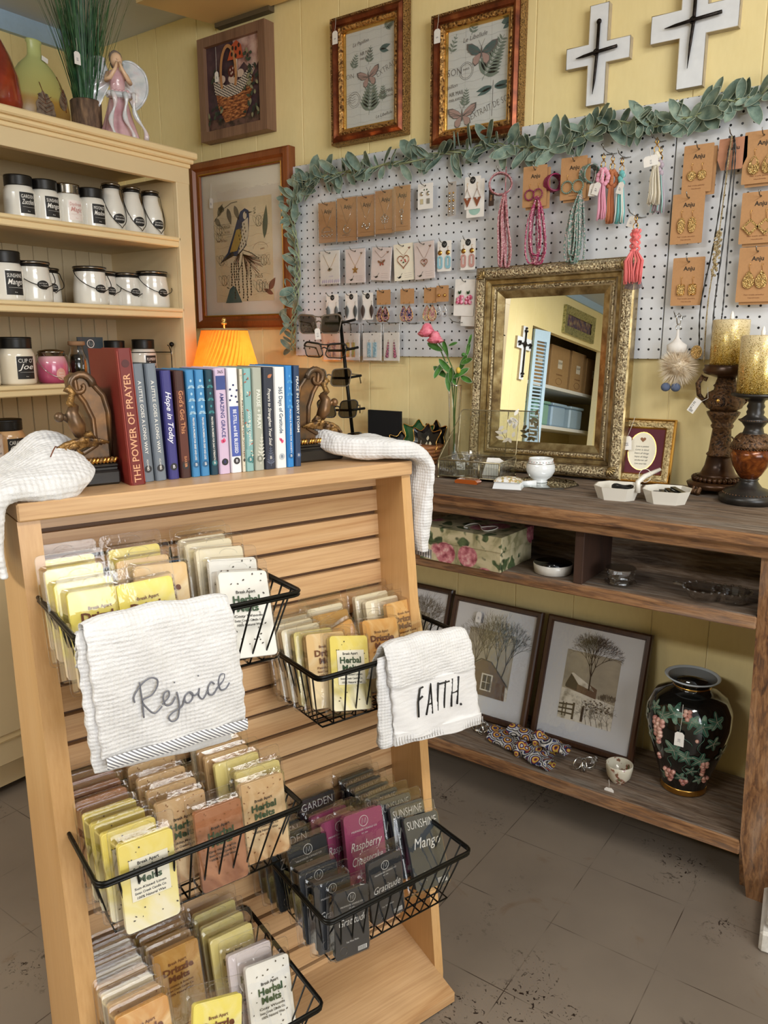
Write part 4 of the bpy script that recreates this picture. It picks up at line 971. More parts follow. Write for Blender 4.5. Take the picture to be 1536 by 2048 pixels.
for i in range(0, N_):
    x, z = sp_[i]; a = sp_[max(0, i-1)]; c = sp_[min(N_-1, i+1)]; td = Vector((c[0]-a[0], 0, c[1]-a[1])).normalized()
    vert = i < 40
    for q in range((2 if i % 2 else 1) if vert else 2):
        g = -1 if (i+q) % 2 else 1
        side = Vector((-td.z, 0, td.x))*g
        d = td*R_.uniform(.1, 1.0)*(1 if R_.random() > .25 else -1)+side*R_.uniform(.2, .9 if not vert else .6)+Vector((0, -R_.uniform(-.05, .75), 0))
        L = R_.uniform(.040, .078)*(1 if not vert else .85)*R_.choice([.75, 1, 1.1]); w_ = L*R_.uniform(.20, .31)
        up = Vector((R_.uniform(-.5, .5), -1, R_.uniform(-.2, .7)))
        p = Vector((x+R_.uniform(-.006, .006), -.028, z+R_.uniform(-.006, .006)))
        leaf3(b, p, d, up, L, w_, R_.uniform(-.1, .35), M_lamb)
b.build('leaves', t)
# ================================================================ hooks and jewellery on the pegboard
BY = WALL_Y-.012                                  # face of the pegboard
def snap(x, z): return (round((x+.6009)/.0254)*.0254-.6009, round((z-1.2937)/.0254)*.0254+1.2937)
NH = [0]
hook0 = None
def hook(x, z, what, L=.055, grp='steel peg hooks in the pegboard'):
    """a bent wire peg hook whose tip rises slightly"""
    global hook0
    b = MB(); b.tube([(0, 0.004, .0), (0, -.004, 0), (0, -L*.5, -.002), (0, -L*.85, .001), (0, -L, .010)], .0013, M_steel, seg=6)
    b.tube([(-.0127, 0.004, 0), (-.0127, -.003, 0), (0, -.0035, -.001), (.0127, -.003, 0), (.0127, .004, 0)], .0011, M_steel, seg=5)
    o = b.build('peg_hook'); tag(o, 'steel peg hook '+what, 'hook', grp, (x, BY, z)); return o
_h = bpy.data.objects
M_sleeve = clearfilm('cellophane', (0.97, 0.97, 0.97), 0.30, 0.12, 0.4)
M_pinkc = plain('blush_card', '#efe0dc', .7); M_creamc = plain('ivory_card', '#efe8d4', .7)
M_rose = plain('rose_gold', '#c99a86', .25, 1.0); M_silv = plain('bright_silver', '#dcdad6', .2, 1.0)
def M(n_, c, r=.5, me=0.0): return plain(n_, c, r, me, .12, 80)
def chainV(b, w_, zt, zb, m, y=-.0012, r=.0005): b.tube([(-w_/2, y, zt), (-w_*.15, y, zb+(zt-zb)*.25), (0, y, zb), (w_*.15, y, zb+(zt-zb)*.25), (w_/2, y, zt)], r, m, seg=4)
def cardthing(name, label, cat, xl, xr, zt, zb, mat, off=.026, tilt=0.0, grp=None, hz=None, hlabel=None, yaw=0.0, hy=.006, back=None, hookL=.055):
    xc = (xl+xr)/2; w_ = xr-xl; h_ = zt-zb
    t = thing(name, label, cat, (xc, BY-off, zt-hy), yaw, grp, ry=tilt)
    b = MB(); o_ = rrect(w_, h_, .002, 2, 0, -h_/2+hy); b.prism(o_, 0, .0009, mat); b.poly(ell(.0022, .0022, 10, 0, 0), -.0003, M_ink); b.build('card', t)
    if back: back(t, w_, h_)
    if hlabel: hook(xc, zt-hy+.0, hlabel, hookL)
    return t, w_, h_
def sleeve(t, w_, h_, hy=.006, ex=.003):
    b = MB(); b.box(-w_/2-ex, w_/2+ex, -.0045, .002, hy-h_-.006, hy+.002, M_sleeve, b=.001); b.build('clear_sleeve', t)
def anju(b, z=-.018, s=.017, w_=.030, m=M_ink, x=0.002): b.text('Anju', x, z, s, m, -.0004, bold=.02, width=w_); 
# five kraft necklaces in cellophane
AN = 'kraft necklace cards in cellophane'
specs = [(-1.700, -1.627, 1.696, 1.575, 'kraft necklace card with a wide beaded pendant, leftmost of the five', 'fringe'),
 (-1.621, -1.540, 1.702, 1.573, 'kraft necklace card with a crescent pendant, second from the left of five', 'moon'),
 (-1.538, -1.470, 1.700, 1.582, 'kraft necklace card with a curled branch pendant, middle of the five', 'branch'),
 (-1.468, -1.394, 1.707, 1.584, 'kraft necklace card with a silver dragonfly or bow pendant', 'bow'),
 (-1.398, -1.338, 1.712, 1.586, 'kraft necklace card with a long key pendant, rightmost of the five', 'key')]
specs[3] = specs[3][:4]+('kraft necklace card with a silver looped bow pendant, fourth of five', 'bow')
for i, (xl, xr, zt, zb, lb, kind) in enumerate(specs):
    t, w_, h_ = cardthing('necklace_card', lb, 'necklace', xl, xr, zt, zb, M_kraft, .024+.003*i, grp=AN, hlabel='holding the '+('first', 'second', 'third', 'fourth', 'fifth')[i]+' kraft necklace card from the left')
    b = MB(); anju(b, -.021, .018, .030); b.box(-w_*.35, w_*.35, -.0005, -.0004, -h_+.018, -h_+.0186, M_brown_ink); b.build('printing', t)
    b = MB(); chainV(b, w_*.62, -.012, -h_*.55, M_silv); z0 = -h_*.55; y = -.0022
    if kind == 'fringe':
        b.tube([(.021*math.sin(a), y, z0-.018+.017*math.cos(a)) for a in [-1.6+3.2*k/16 for k in range(17)]], .0011, M_silv, seg=5)
        for k in range(7): b.ball(-.021+.007*k, y, z0-.026-.004*(k % 2), .0026, M_silv, seg=8, rings=5)
        for k in range(5): b.ball(-.012+.006*k, y, z0-.016, .002, M_silv, seg=8, rings=5)
    elif kind == 'moon': b.tube([(.013*math.cos(a), y, z0-.016+.013*math.sin(a)) for a in [PI*.6+4.4*k/18 for k in range(19)]], .0016, M_silv, seg=6); b.ball(.004, y, z0-.013, .003, M_silv); b.tube([(-.018+.004*k, y, z0-.034+.002*math.sin(k)) for k in range(8)], .001, M_silv, seg=4)
    elif kind == 'branch':
        b.tube([(-.016+.0035*k, y, z0-.02+.008*math.sin(k*.8)) for k in range(10)], .0013, M_silv, seg=5)
        for k in range(6): b.ball(-.014+.0055*k, y, z0-.018+.008*math.sin(k*1.4), .0028, M_silv, seg=8, rings=5, sz=1.5)
    elif kind == 'bow':
        for k in range(5):
            a = PI/2+2*PI*k/5; b.tube([(.008*math.cos(a)+.006*math.cos(q), y, z0-.008+.008*math.sin(a)+.006*math.sin(q)) for q in [PI*j/5 for j in range(11)]], .001, M_silv, seg=5)
        b.ball(0, y, z0-.008, .003, M_silv); 
        for k in range(3): b.ball(0, y, z0-.026-.005*k, .0016, M_silv, seg=6, rings=4)
    else:
        b.tube([(.006*math.cos(q), y, z0+.004+.006*math.sin(q)) for q in [PI*j/6 for j in range(13)]], .0013, M_silv, seg=5); b.tube([(0, y, z0-.002), (0, y, z0-.032)], .0014, M_silv, seg=6)
        for q in (-.020, -.026, -.031): b.tube([(0, y, z0+q), (.006, y, z0+q)], .001, M_silv, seg=5)
        b.ball(0, y, z0-.010, .004, M_silv, sz=1.4)
    b.build('pendant_chain', t); sleeve(t, w_, h_)
# five pale necklace cards of the second row
WN = 'pale necklace cards in the second row'
specs = [(-1.695, -1.615, 1.549, 1.447, 'white lavender edged necklace card with a little bird pendant', M_white, 'bird', 0), (-1.591, -1.513, 1.548, 1.446, 'blush necklace card with a starfish pendant', M_pinkc, 'star', 0),
 (-1.486, -1.412, 1.546, 1.449, 'tilted blush necklace card with a red butterfly pendant', M_pinkc, 'fly', .07), (-1.406, -1.335, 1.551, 1.445, 'ivory necklace card with a large rose gold heart pendant', M_creamc, 'heart', -.04), (-1.332, -1.262, 1.551, 1.446, 'blush necklace card with a small heart pendant on a long chain', M_pinkc, 'heart2', -.05)]
for i, (xl, xr, zt, zb, lb, mt, kind, tl) in enumerate(specs):
    t, w_, h_ = cardthing('necklace_card', lb, 'necklace', xl, xr, zt, zb, mt, .024, tl, WN, hlabel='holding the '+('bird', 'starfish', 'butterfly', 'large heart', 'small heart')[i]+' necklace card')
    b = MB(); y = -.0004
    if i: 
        for k in range(3): b.box(.002, .028, y, y+.0001, -h_+.026-.006*k, -h_+.0266-.006*k, M('grey_print', '#b9a8a8'))
        stroke(b, [(-.026, -h_+.018), (-.018, -h_+.014), (-.012, -h_+.020), (-.006, -h_+.028)], .0012, M_ink, y); leafpoly(b, -.022, -h_+.014, .014, .003, .3, M_ink, y)
        butterfly(b, w_*.30, -.008, .005, M_rose, M_rose, M_ink, 0, y)
    else:
        for k in range(9): leafpoly(b, -.034+.0085*k, -h_+.008, .014, .003, 1.2+.1*(k % 3), M('lavender', '#c9bcd6'), y)
        b.text('lovely', .004, -h_+.030, .008, M('lavender', '#c9bcd6'), y)
    b.build('printing', t)
    b = MB(); zz = {'bird': -.048, 'star': -.045, 'fly': -.025, 'heart': -.028, 'heart2': -.042}[kind]; chainV(b, w_*.7, -.004, zz, M_rose if i > 1 else M_gold); y = -.002
    if kind == 'bird': leafpoly(b, -.010, zz-.006, .022, .005, .2, M_silv, y); leafpoly(b, .0, zz-.006, .010, .003, 1.9, M_silv, y)
    if kind == 'star':
        for k in range(5): leafpoly(b, 0, zz-.012, .013, .003, PI/2+2*PI*k/5, M_gold, y-.0001*k)
    if kind == 'fly': butterfly(b, .002, zz-.014, .015, M('enamel_red', '#b4453a', .3), M_rose, M_rose, .15, y)
    if kind in ('heart', 'heart2'):
        s = .0013 if kind == 'heart' else .0007; hp = [(16*math.sin(q)**3*s, y, zz-.016+(13*math.cos(q)-5*math.cos(2*q)-2*math.cos(3*q)-math.cos(4*q))*s) for q in [2*PI*k/28 for k in range(28)]]
        if kind == 'heart2': hp = [(x_, y_, z_+.006) for x_, y_, z_ in hp]
        b.tube(hp, .0013, M_rose, closed=True, seg=6)
        for k, (px, pz) in enumerate(((-.007, .003), (.006, .004), (.0, -.005), (.008, -.002))): b.ball(px*(1 if kind == 'heart' else .4), y, zz-(.016 if kind == 'heart' else .010)+pz*.8, .0025 if kind == 'heart' else .0015, M('enamel_red', '#b4453a', .3) if k != 2 else M_green_ink, seg=8, rings=5)
    b.build('pendant_chain', t)
    if i != 3: sleeve(t, w_, h_)
def earrings(t, fn, dx, name='earring'):
    for s_ in (-1, 1):
        b = MB(); fn(b, s_*dx, s_); b.build(name, t)
def dot(t, r=.009, z=-.004):
    b = MB(); b.poly(ell(r, r*1.05, 20, 0, z), -.0006, M_lab); stroke(b, [(-.004, z-.001), (.0, z+.004), (.001, z-.004), (.005, z+.002)], .0008, M_white, -.0009); b.build('round_sticker', t)
def fishhook(b, x, z, m=M_gold, L=.010): b.tube([(x, -.0012, z), (x-.0015, -.002, z+L*.7), (x, -.002, z+L), (x+.002, -.001, z+L*.8)], .00045, m, seg=4)
for (xl, xr, nm, c) in ((-1.250, -1.203, 'light blue', '#8fc0cf'), (-1.172, -1.124, 'dusty pink', '#c5948c')):
    t, w_, h_ = cardthing('earring_card', 'white earring card with '+nm+' clay arch earrings under gold discs', 'earrings', xl, xr, 1.549, 1.464, M_white, .024, grp='arch earring cards', hlabel='holding the '+nm+' arch earrings')
    dot(t); mc = M(nm.replace(' ', '_')+'_clay', c)
    def fn(b, x, s_):
        fishhook(b, x, -.020); b.lathe([(.0001, -.001), (.0068, -.001), (.0068, .001), (.0001, .001)], M_gold, Tr(x, -.002, -.027) @ Rx(PI/2), 20)
        o1 = [(x+(q[0]), q[1]) for q in rrect(.017, .036, .008, 5, 0, -.054)]
        n_ = len(o1); o2 = [(x+(q[0]), q[1]) for q in rrect(.007, .024, .003, 5, 0, -.052)]
        vs = [(a, -.0035, z) for a, z in o1]+[(a, -.0035, z) for a, z in o2]+[(a, -.0008, z) for a, z in o1]+[(a, -.0008, z) for a, z in o2]
        b.add(vs, [(k, (k+1) % n_, (k+1) % n_+n_, k+n_) for k in range(n_)]+[(k, k+2*n_, (k+1) % n_+2*n_, (k+1) % n_) for k in range(n_)]+[(k+n_, (k+1) % n_+n_, (k+1) % n_+3*n_, k+3*n_) for k in range(n_)], mc)
    earrings(t, fn, .0135)
t, w_, h_ = cardthing('earring_card', 'small white card of four mixed stud charms, right of the kraft necklaces', 'earrings', -1.320, -1.268, 1.712, 1.642, M_white, .024, hlabel='holding the small white card of stud charms')
def fn(b, x, s_): b.ball(x, -.002, -.022, .006, M_silv, sy=.3); b.box(x-.005, x+.005, -.002, -.0008, -.050, -.036, M_silv if s_ < 0 else M('grey_stone', '#8e8a80', .3)); leafpoly(b, x*.4, -.014, .006, .002, 1.2, M_green_ink, -.001)
earrings(t, fn, .011)
t, w_, h_ = cardthing('earring_card', 'narrow grey card turned aside with long silver chain drop earrings', 'earrings', -1.218, -1.188, 1.706, 1.614, M('grey_card', '#b9b2ac'), .026, yaw=-.15, hlabel='holding the narrow grey earring card')
def fn(b, x, s_):
    for k in range(9): b.ball(x, -.002, -.024-.007*k, .0025+.001*(k % 2), M_silv if k % 3 else M_gold, seg=8, rings=5)
earrings(t, fn, .007)
t, w_, h_ = cardthing('earring_card', 'white earring card with brown and white triangle earrings, another card behind it', 'earrings', -1.160, -1.110, 1.712, 1.626, M_white, .028, hlabel='holding the triangle earrings'); dot(t)
def fn(b, x, s_):
    fishhook(b, x, -.026, L=.016); b.tube([(x, -.002, -.026), (x-.011, -.002, -.050), (x+.011, -.002, -.050)], .0010, M('rose_white', '#e7c9bd'), closed=True, seg=4)
    b.prism([(x-.012, -.050), (x, -.074), (x+.012, -.050), (x+.005, -.050), (x, -.058), (x-.005, -.050)], -.003, -.001, M('walnut_clay', '#8a4a2c'))
earrings(t, fn, .0155)
b = MB(); b.prism(rrect(.056, .10, .002, 2, .008, -.052), .002, .003, M_white); b.poly(ell(.018, .014, 20, .006, -.082), .0016, M('sea_green', '#9fc4b8')); b.build('card_behind', t)
# row of three leaf earrings
for i, (xl, xr, c) in enumerate(((-1.672, -1.622, '#6b6f70'), (-1.594, -1.545, '#55595a'), (-1.525, -1.484, '#4a3a34'))):
    t, w_, h_ = cardthing('earring_card', 'white earring card with '+('pale slate', 'dark grey', 'near black brown')[i]+' feather earrings, '+('left', 'middle', 'right')[i]+' of three', 'earrings', xl, xr, 1.414, 1.332, M_white, .024, grp='feather earring cards', hlabel='holding the '+('left', 'middle', 'right')[i]+' feather earring card')
    dot(t, .0085); mc = M('feather_'+str(i), c)
    def fn(b, x, s_):
        fishhook(b, x, -.030, M_silv, .012); b.grid(lambda u, v: (x+(u-.5)*.016*math.sin(PI*v**.8), -.003-.0015*math.sin(PI*u), -.030-.042*v), 6, 12, mc); b.tube([(x, -.0048, -.03), (x, -.0045, -.068)], .0005, M_ink, seg=4)
    earrings(t, fn, .017)
# floral teardrops on kraft squares
for i, (xl, xr, c0, c1, lb) in enumerate(((-1.468, -1.416, '#241a20', '#c98a94', 'kraft card with dark floral teardrop earrings, leftmost of the teardrops'), (-1.379, -1.329, '#23305e', '#e0a39c', 'kraft card with navy and pink floral teardrop earrings, middle of the teardrops'), (-1.294, -1.248, '#a9737c', '#e4c3a2', 'kraft card with rosy floral teardrop earrings, rightmost of the teardrops'))):
    t, w_, h_ = cardthing('earring_card', lb, 'earrings', xl, xr, 1.420, 1.376, M_kraft, .026, grp='floral teardrop earring cards', hlabel='holding the '+('dark', 'navy', 'rosy')[i]+' teardrop earrings')
    mf = mottle('floral_enamel_'+str(i), [(.42, c0), (.52, c1), (.60, '#5c7a52'), (.66, c0)], 160, .25)
    def fn(b, x, s_):
        pts = [(x+.0175*math.sin(q)*(math.sin(q/2)**.9), -.044-.046*(1-math.cos(q))/2) for q in [2*PI*k/24 for k in range(24)]]
        yy = -.002 if s_ < 0 else -.005
        b.prism(pts[::-1], yy, yy+.002, mf); b.tube([(a, yy-.0002, z) for a, z in pts], .0009, M_gold, closed=True, seg=5); fishhook(b, x, -.044, L=.012)
    earrings(t, fn, .0105)
t, w_, h_ = cardthing('earring_card', 'rounded kraft card with gold studs and clear teardrop hoops, beside the rosy ones', 'earrings', -1.247, -1.205, 1.424, 1.378, M_kraft, .032, hlabel='holding the gold stud and hoop card')
def fn(b, x, s_): b.ball(x, -.003, -.022, .0045, M_gold); b.tube([(x+.009*math.sin(q)*(math.sin(q/2)), -.003, -.05-.034*(1-math.cos(q))/2) for q in [2*PI*k/20 for k in range(20)]], .0007, M_silv, closed=True, seg=5); b.ball(x, -.003, -.068, .003, M_silv)
earrings(t, fn, .010)
t, w_, h_ = cardthing('earring_card', 'white card with a pair of bright pink rose cluster earrings by the mirror frame', 'earrings', -1.184, -1.118, 1.438, 1.336, M_white, .030, .05, hlabel='holding the pink rose earrings')
mp = mottle('pink_petal', [(.4, '#a8324e'), (.5, '#d8688c'), (.62, '#edb9c8')], 150, .5)
def fn(b, x, s_):
    R_ = random.Random(4)
    for k in range(9): b.ball(x+R_.uniform(-.009, .009), -.004, -.050+R_.uniform(-.010, .010), R_.uniform(.005, .007), mp, sy=.5, seg=10, rings=5)
    leafpoly(b, x, -.036, .013, .003, 1.2, M_green_ink, -.005); leafpoly(b, x, -.036, .011, .003, 2.0, M_green_ink, -.005)
earrings(t, fn, .014)
b = MB(); b.prism(rrect(.050, .12, .002, 2, .016, -.064), .003, .004, M_white); b.build('card_behind', t)
# bottom row in cellophane
for i, (xl, xr, nm, c) in enumerate(((-1.690, -1.618, 'blue patterned charm', '#5b74a0'), (-1.610, -1.538, 'green and orange tassel', '#a3b36a'), (-1.526, -1.452, 'pale blue glitter bar', '#86b4c9'), (-1.444, -1.384, 'purple beaded', '#6b3f5e'))):
    t, w_, h_ = cardthing('earring_card', 'cellophane bagged white card with '+nm+' earrings in the lowest row', 'earrings', xl, xr, 1.292, 1.206, M_white, .022, grp='bagged earring cards in the lowest row')
    mc = mottle('bag_'+str(i), [(.4, c), (.6, ('#c9d4e0', '#e09060', '#cfe4ea', '#c86a80')[i])], 200, .35)
    def fn(b, x, s_):
        if i == 3:
            for k in range(6): b.ball(x+.002*s_*k*.4, -.003, -.026-.008*k, .0028+.0006*k, mc, seg=8, rings=5)
        else: b.box(x-.007, x+.007, -.003, -.001, -.070, -.024, mc, b=.0008)
        fishhook(b, x, -.024, L=.008)
    earrings(t, fn, .011); 
    b = MB(); b.box(-w_/2-.003, w_/2+.003, -.006, .003, -h_, .034, M_sleeve, b=.001); b.build('clear_sleeve', t)
    hook(t.location.x, 1.322, 'holding the bagged '+nm+' earrings')
hook(*snap(-1.335, 1.322), 'empty, left one of the bare pair above the pink flowers', .06); hook(*snap(-1.165, 1.330), 'empty and long, right one of the bare pair above the pink flowers', .10)
# ---- kraft earring cards at the right and in front of the strands
def metal_mat(nm, c): return ornate('hammered_'+nm, '#7a5426', '#c79a5c', c, 420, 1.0, .8, .22)
M_hgold = metal_mat('gold', '#f0cf8e')
def shape_oval(b, x, s_, rx=.0105, rz=.0115, z=-.058):
    b.ball(x, -.003, z, rx, M_hgold, sz=rz/rx, sy=.22, seg=20, rings=10); fishhook(b, x, z+rz, L=.016)
def shape_long(b, x, s_): shape_oval(b, x, s_, .0098, .0185, -.062)
def shape_rect(b, x, s_): b.box(x-.009, x+.009, -.0045, -.001, -.078, -.052, M_hgold, b=.003); fishhook(b, x, -.052, L=.018)
def shape_drop(b, x, s_, hole=True):
    pts = [(x+.0155*math.sin(q)*(math.sin(q/2)**.8), -.042-.040*(1-math.cos(q))/2) for q in [2*PI*k/24 for k in range(24)]]
    b.prism(pts[::-1], -.0045, -.0015, M_hgold); fishhook(b, x, -.042, L=.016)
    if hole: b.poly([(x+(a-x)*.4, z*.4-.029) for a, z in pts][::-1], -.005, M_kraft)
def shape_square(b, x, s_):
    z = -.066
    for k, (a, m_) in enumerate(((.0185, 0), (.0115, 1))):
        if m_ == 0: b.prism([(x, z-a), (x+a, z), (x, z+a), (x-a, z)], -.004, -.001, M_hgold)
        else: b.poly([(x, z-a), (x+a, z), (x, z+a), (x-a, z)], -.0045, M_kraft)
    fishhook(b, x, z+.0185, L=.02)
def shape_flat(b, x, s_): shape_drop(b, x, s_, False)
def hoops(c):
    mb_ = mottle('bead_'+c[1:], [(.35, c), (.65, c)], 50, .25)
    def fn(b, x, s_):
        z = -.062; r = .0145 if c != '#8a2f56' else .0125
        for k in range(20): a = 2*PI*k/20; b.ball(x+r*math.cos(a), -.004 if s_ < 0 else -.006, z+r*math.sin(a), .0022, mb_, seg=8, rings=5)
        fishhook(b, x, z+r, L=.016)
    return fn
def bigcard(lb, xl, xr, zt, zb, fn, dx, hl, off=.030, back=False, grp='kraft earring cards at the right'):
    t, w_, h_ = cardthing('earring_card', lb, 'earrings', xl, xr, zt, zb, M_kraft, off, grp=grp, hlabel=hl, hy=.010)
    b = MB(); anju(b, -.016, .014, .026); b.text('Fair trade jewelry', 0, .010-h_+.016, .004, M_brown_ink, -.0004, width=w_*.55); b.text('Handmade', 0, .010-h_+.009, .0035, M_brown_ink, -.0004, width=w_*.32); b.build('printing', t)
    earrings(t, fn, dx)
    if back: b = MB(); b.prism(rrect(w_, h_, .002, 2, .007, -h_/2+.004), .006, .007, M_kraft); b.build('card_behind', t)
    return t
bigcard('kraft card with small round hammered gold earrings, top of the left column', -.566, -.499, 1.712, 1.606, shape_oval, .0115, 'holding the round gold earrings', back=True)
bigcard('kraft card with long oval hammered gold earrings, middle of the left column', -.584, -.510, 1.606, 1.492, shape_long, .0125, 'holding the long oval gold earrings')
bigcard('kraft card with rectangular hammered gold earrings, bottom of the left column', -.572, -.498, 1.460, 1.348, shape_rect, .0135, 'holding the rectangular gold earrings')
bigcard('kraft card with open teardrop gold earrings, top of the rightmost column', -.434, -.355, 1.723, 1.612, shape_drop, .0145, 'holding the open teardrop earrings', back=True)
bigcard('kraft card with open diamond gold earrings, middle of the rightmost column', -.428, -.350, 1.594, 1.482, shape_square, .016, 'holding the open diamond earrings', back=True)
bigcard('kraft card with solid teardrop gold earrings, bottom of the rightmost column', -.423, -.345, 1.474, 1.352, shape_flat, .0135, 'holding the solid teardrop earrings', back=True)
# ---- bead strands
def beadstrand(b, pts, r, m):
    sp = smoothp(pts, 9); n = len(sp); b.tube(sp, r, m, seg=6, taper=[1.25 if i % 2 else .72 for i in range(n)])
def strands(lb, xc, zt, xs, zb, c, n=7, r=.0021, spread=.012, grp=None, loop=.012):
    t = thing('bead_necklace', lb, 'necklace', (xc, BY-.028, zt), 0, 'long bead strand necklaces')
    m = mottle('beads_'+c[1:], [(.35, c), (.5, c), (.62, '#d9b8b4')], 260, .28, Coat_Weight=.4)
    R_ = random.Random(int(c[1:3], 16)); 
    for q in range(n):
        b = MB(); d = loop*R_.uniform(.7, 1.35); x1 = xs+R_.uniform(-spread, spread); zz = zb-zt+R_.uniform(-.006, .020); y = -.004-.003*q
        beadstrand(b, [(0, y*.3, .0), (x1*.5-d*.7, y, zz*.35), (x1-d, y, zz*.75), (x1-d*.6, y, zz+.006), (x1, y, zz), (x1+d*.6, y, zz+.006), (x1+d, y-.002, zz*.75), (x1*.5+d*.8, y-.002, zz*.35), (.003, y*.3, .0)], r, m); b.build('bead_strand', t)
    return t, m
t, m = strands('dusty rose bead necklace strands with coiled bracelets at the top, leftmost strands', -1.034, 1.655, .010, 1.462, '#a8626a', 11, r=.0025, spread=.014, loop=.008)
b = MB(); b.prism(rrect(.016, .044, .002, 2, -.040, -.005), -.004, -.003, M('dark_tag', '#3b2418')); b.text('Anju', -.040, -.006, .008, M_kraft, -.0045, rot=-PI/2, bold=.02); b.build('tag', t)
b = MB(); b.tube([(0, 0, -.002), (0, .002, .07)], .0016, m, seg=5); b.build('loop', t)
hook(-1.045, 1.712, 'holding the dusty rose bead strands', .06)
def bracelet(lb, x, z, c, R0=.030, yaw=.5):
    t = thing('bead_bracelet', lb, 'bracelet', (x, BY-.030, z), yaw, 'coiled bead bracelets'); m = mottle('beads_'+c[1:], [(.35, c), (.65, c)], 50, .28)
    b = MB(); n_ = 300; pts = [((R0-.001*math.sin(a*.9))*math.cos(a), -.012+.024*k/n_+.002*math.sin(a*2), (R0*.92)*math.sin(a)) for k, a in [(k, 2*PI*7*k/n_) for k in range(n_)]]
    b.tube(pts, .0021, m, seg=6, taper=[1.2 if i % 2 else .8 for i in range(n_)]); b.build('bead_coil', t); return t
bracelet('coiled dusty rose bead bracelet hung at the top of the rose strands', -1.048, 1.682, '#a8626a')
t, m = strands('magenta and crimson bead necklace strands below a kraft earring card', -.935, 1.640, .004, 1.470, '#a52d5e', 10, r=.0025, loop=.018, spread=.010)
bracelet('dark magenta coiled bracelet behind the magenta hoop card', -.893, 1.668, '#8e2a52', .022, .9)
bigcard('kraft card with magenta beaded hoop earrings above the crimson strands', -.976, -.908, 1.714, 1.612, hoops('#8a2f56'), .0125, 'with a red tip holding the magenta hoop card', .040, True, 'kraft hoop cards')
t, m = strands('grey green bead necklace strands hanging below a kraft hoop card', -.815, 1.640, -.004, 1.462, '#5f8276', 13, r=.0025, loop=.009, spread=.014)
bracelet('grey green coiled bracelet behind the green hoop card', -.795, 1.678, '#5f8276', .024, 1.0)
bigcard('kraft card with grey green beaded hoop earrings above the green strands', -.870, -.800, 1.722, 1.620, hoops('#6f8c80'), .0150, 'holding the green hoop card', .040, True, 'kraft hoop cards')
# ---- braided tassel keychains
def tassel(lb, x, z, c, h, kind, off=.036, c2=None, w_=.020):
    t = thing('tassel_keychain', lb, 'keychain', (x, BY-off, z), R0_.uniform(-.2, .2), 'braided tassel keychains'); m = mottle('cord_'+c[1:], [(.3, c), (.7, c)], 90, .85, 0, .6)
    m2 = mottle('cord_'+(c2 or c)[1:], [(.3, c2 or c), (.7, c2 or c)], 90, .85, 0, .6)
    b = MB(); b.tube([(.006*math.cos(a), 0, .004+.008*math.sin(a)) for a in [2*PI*k/14 for k in range(14)]], .0011, M_gold, closed=True, seg=6)
    b.tube([(.0, 0, .012), (.004, -.001, .022), (.0, -.001, .030), (-.004, 0, .022), (0, 0, .014)], .0015, M_gold, seg=6); b.build('clasp', t)
    b = MB()
    if kind == 'heart':
        for s_ in (-1, 1):
            for k in range(7): u = k/6; b.ball(s_*(.004+.010*math.sin(PI*u*.9)), -.002*k % .004, -.008-.034*u, .0062, m, sz=.9, sy=.7, seg=10, rings=6)
        for k in range(5): b.ball(0, -.003, -.012-.006*k, .0055, m, sy=.7, seg=10, rings=6)
        zt = -.044
    elif kind == 'braid':
        for s_ in (-1, 1):
            b.tube([(s_*.006*math.sin(k*.9+s_), -.004*math.cos(k*.9), -.004-.0026*k) for k in range(20)], .0038, m, seg=7)
            b.tube([(s_*.009+.003*math.sin(k*1.2), .003, -.004-.0026*k) for k in range(20)], .003, m, seg=7)
        zt = -.054
    elif kind == 'gnome': zt = -.02
    else:
        for k in range(6): b.ball(.004*math.sin(k*2), 0, -.006-.006*k, .007, m, sy=.8, seg=10, rings=6)
        zt = -.036
    b.build('braid', t)
    b = MB(); R_ = random.Random(hash(lb) % 97 if False else len(lb)); n = 26
    for k in range(n):
        u = (k+.5)/n-.5; y = R_.uniform(-.006, .006)
        if kind == 'braid': x2 = u*2.2*w_; pts = [(u*.016, y*.5, zt), (math.copysign(abs(x2)*.9+.004, u), y, zt-h*.3), (x2*1.0, y, zt-h*.65), (x2*.95+R_.uniform(-.002, .002), y, zt-h*R_.uniform(.92, 1.05))]
        else: pts = [(u*.010, y*.4, zt+.004), (u*w_*.8, y, zt-h*.3), (u*w_+.002, y, zt-h*.7), (u*w_*1.1+R_.uniform(-.001, .001), y, zt-h*R_.uniform(.94, 1.03))]
        b.tube(pts, .0016, m if k % 3 else m2, seg=5)
    b.build('tassel_cords', t); return t
R0_ = random.Random(8)
t = tassel('pink braided heart tassel keychain with white price tags', -.757, 1.690, '#e6a3b8', .082, 'heart', .042); ptag(t, -.018, -.012, -.040, .018, .030, .03, .15, mark='$7'); ptag(t, -.002, -.016, -.040, .018, .030, .03, .35, mark='$7')
tassel('tan corded tassel keychain between the pink heart and the teal one', -.738, 1.685, '#b9724c', .085, 'heart', .030, w_=.016)
t = tassel('teal and white braided tassel keychain with a price tag', -.712, 1.676, '#6fb9b9', .088, 'knot', .034, '#e6e2d8'); ptag(t, .010, -.014, -.030, .016, .028, .03, .3, mark='$7')
hook(-.752, 1.725, 'with a red tip holding the pink heart tassel', .07); hook(-.716, 1.712, 'holding the teal and white tassel', .06)
t = tassel('cream white braided tassel keychain with a large price label', -.628, 1.708, '#e3dccb', .085, 'knot', .040, '#cfc5ae', .026); ptag(t, -.010, -.016, -.012, .034, .024, .02, -.15, mark='$16')
tassel('thin lavender and teal cord keychain behind the cream tassel', -.622, 1.690, '#b9a9b4', .085, 'knot', .026, '#9fc9c4', .030)
hook(-.632, 1.737, 'long and rising, holding the cream tassel', .085)
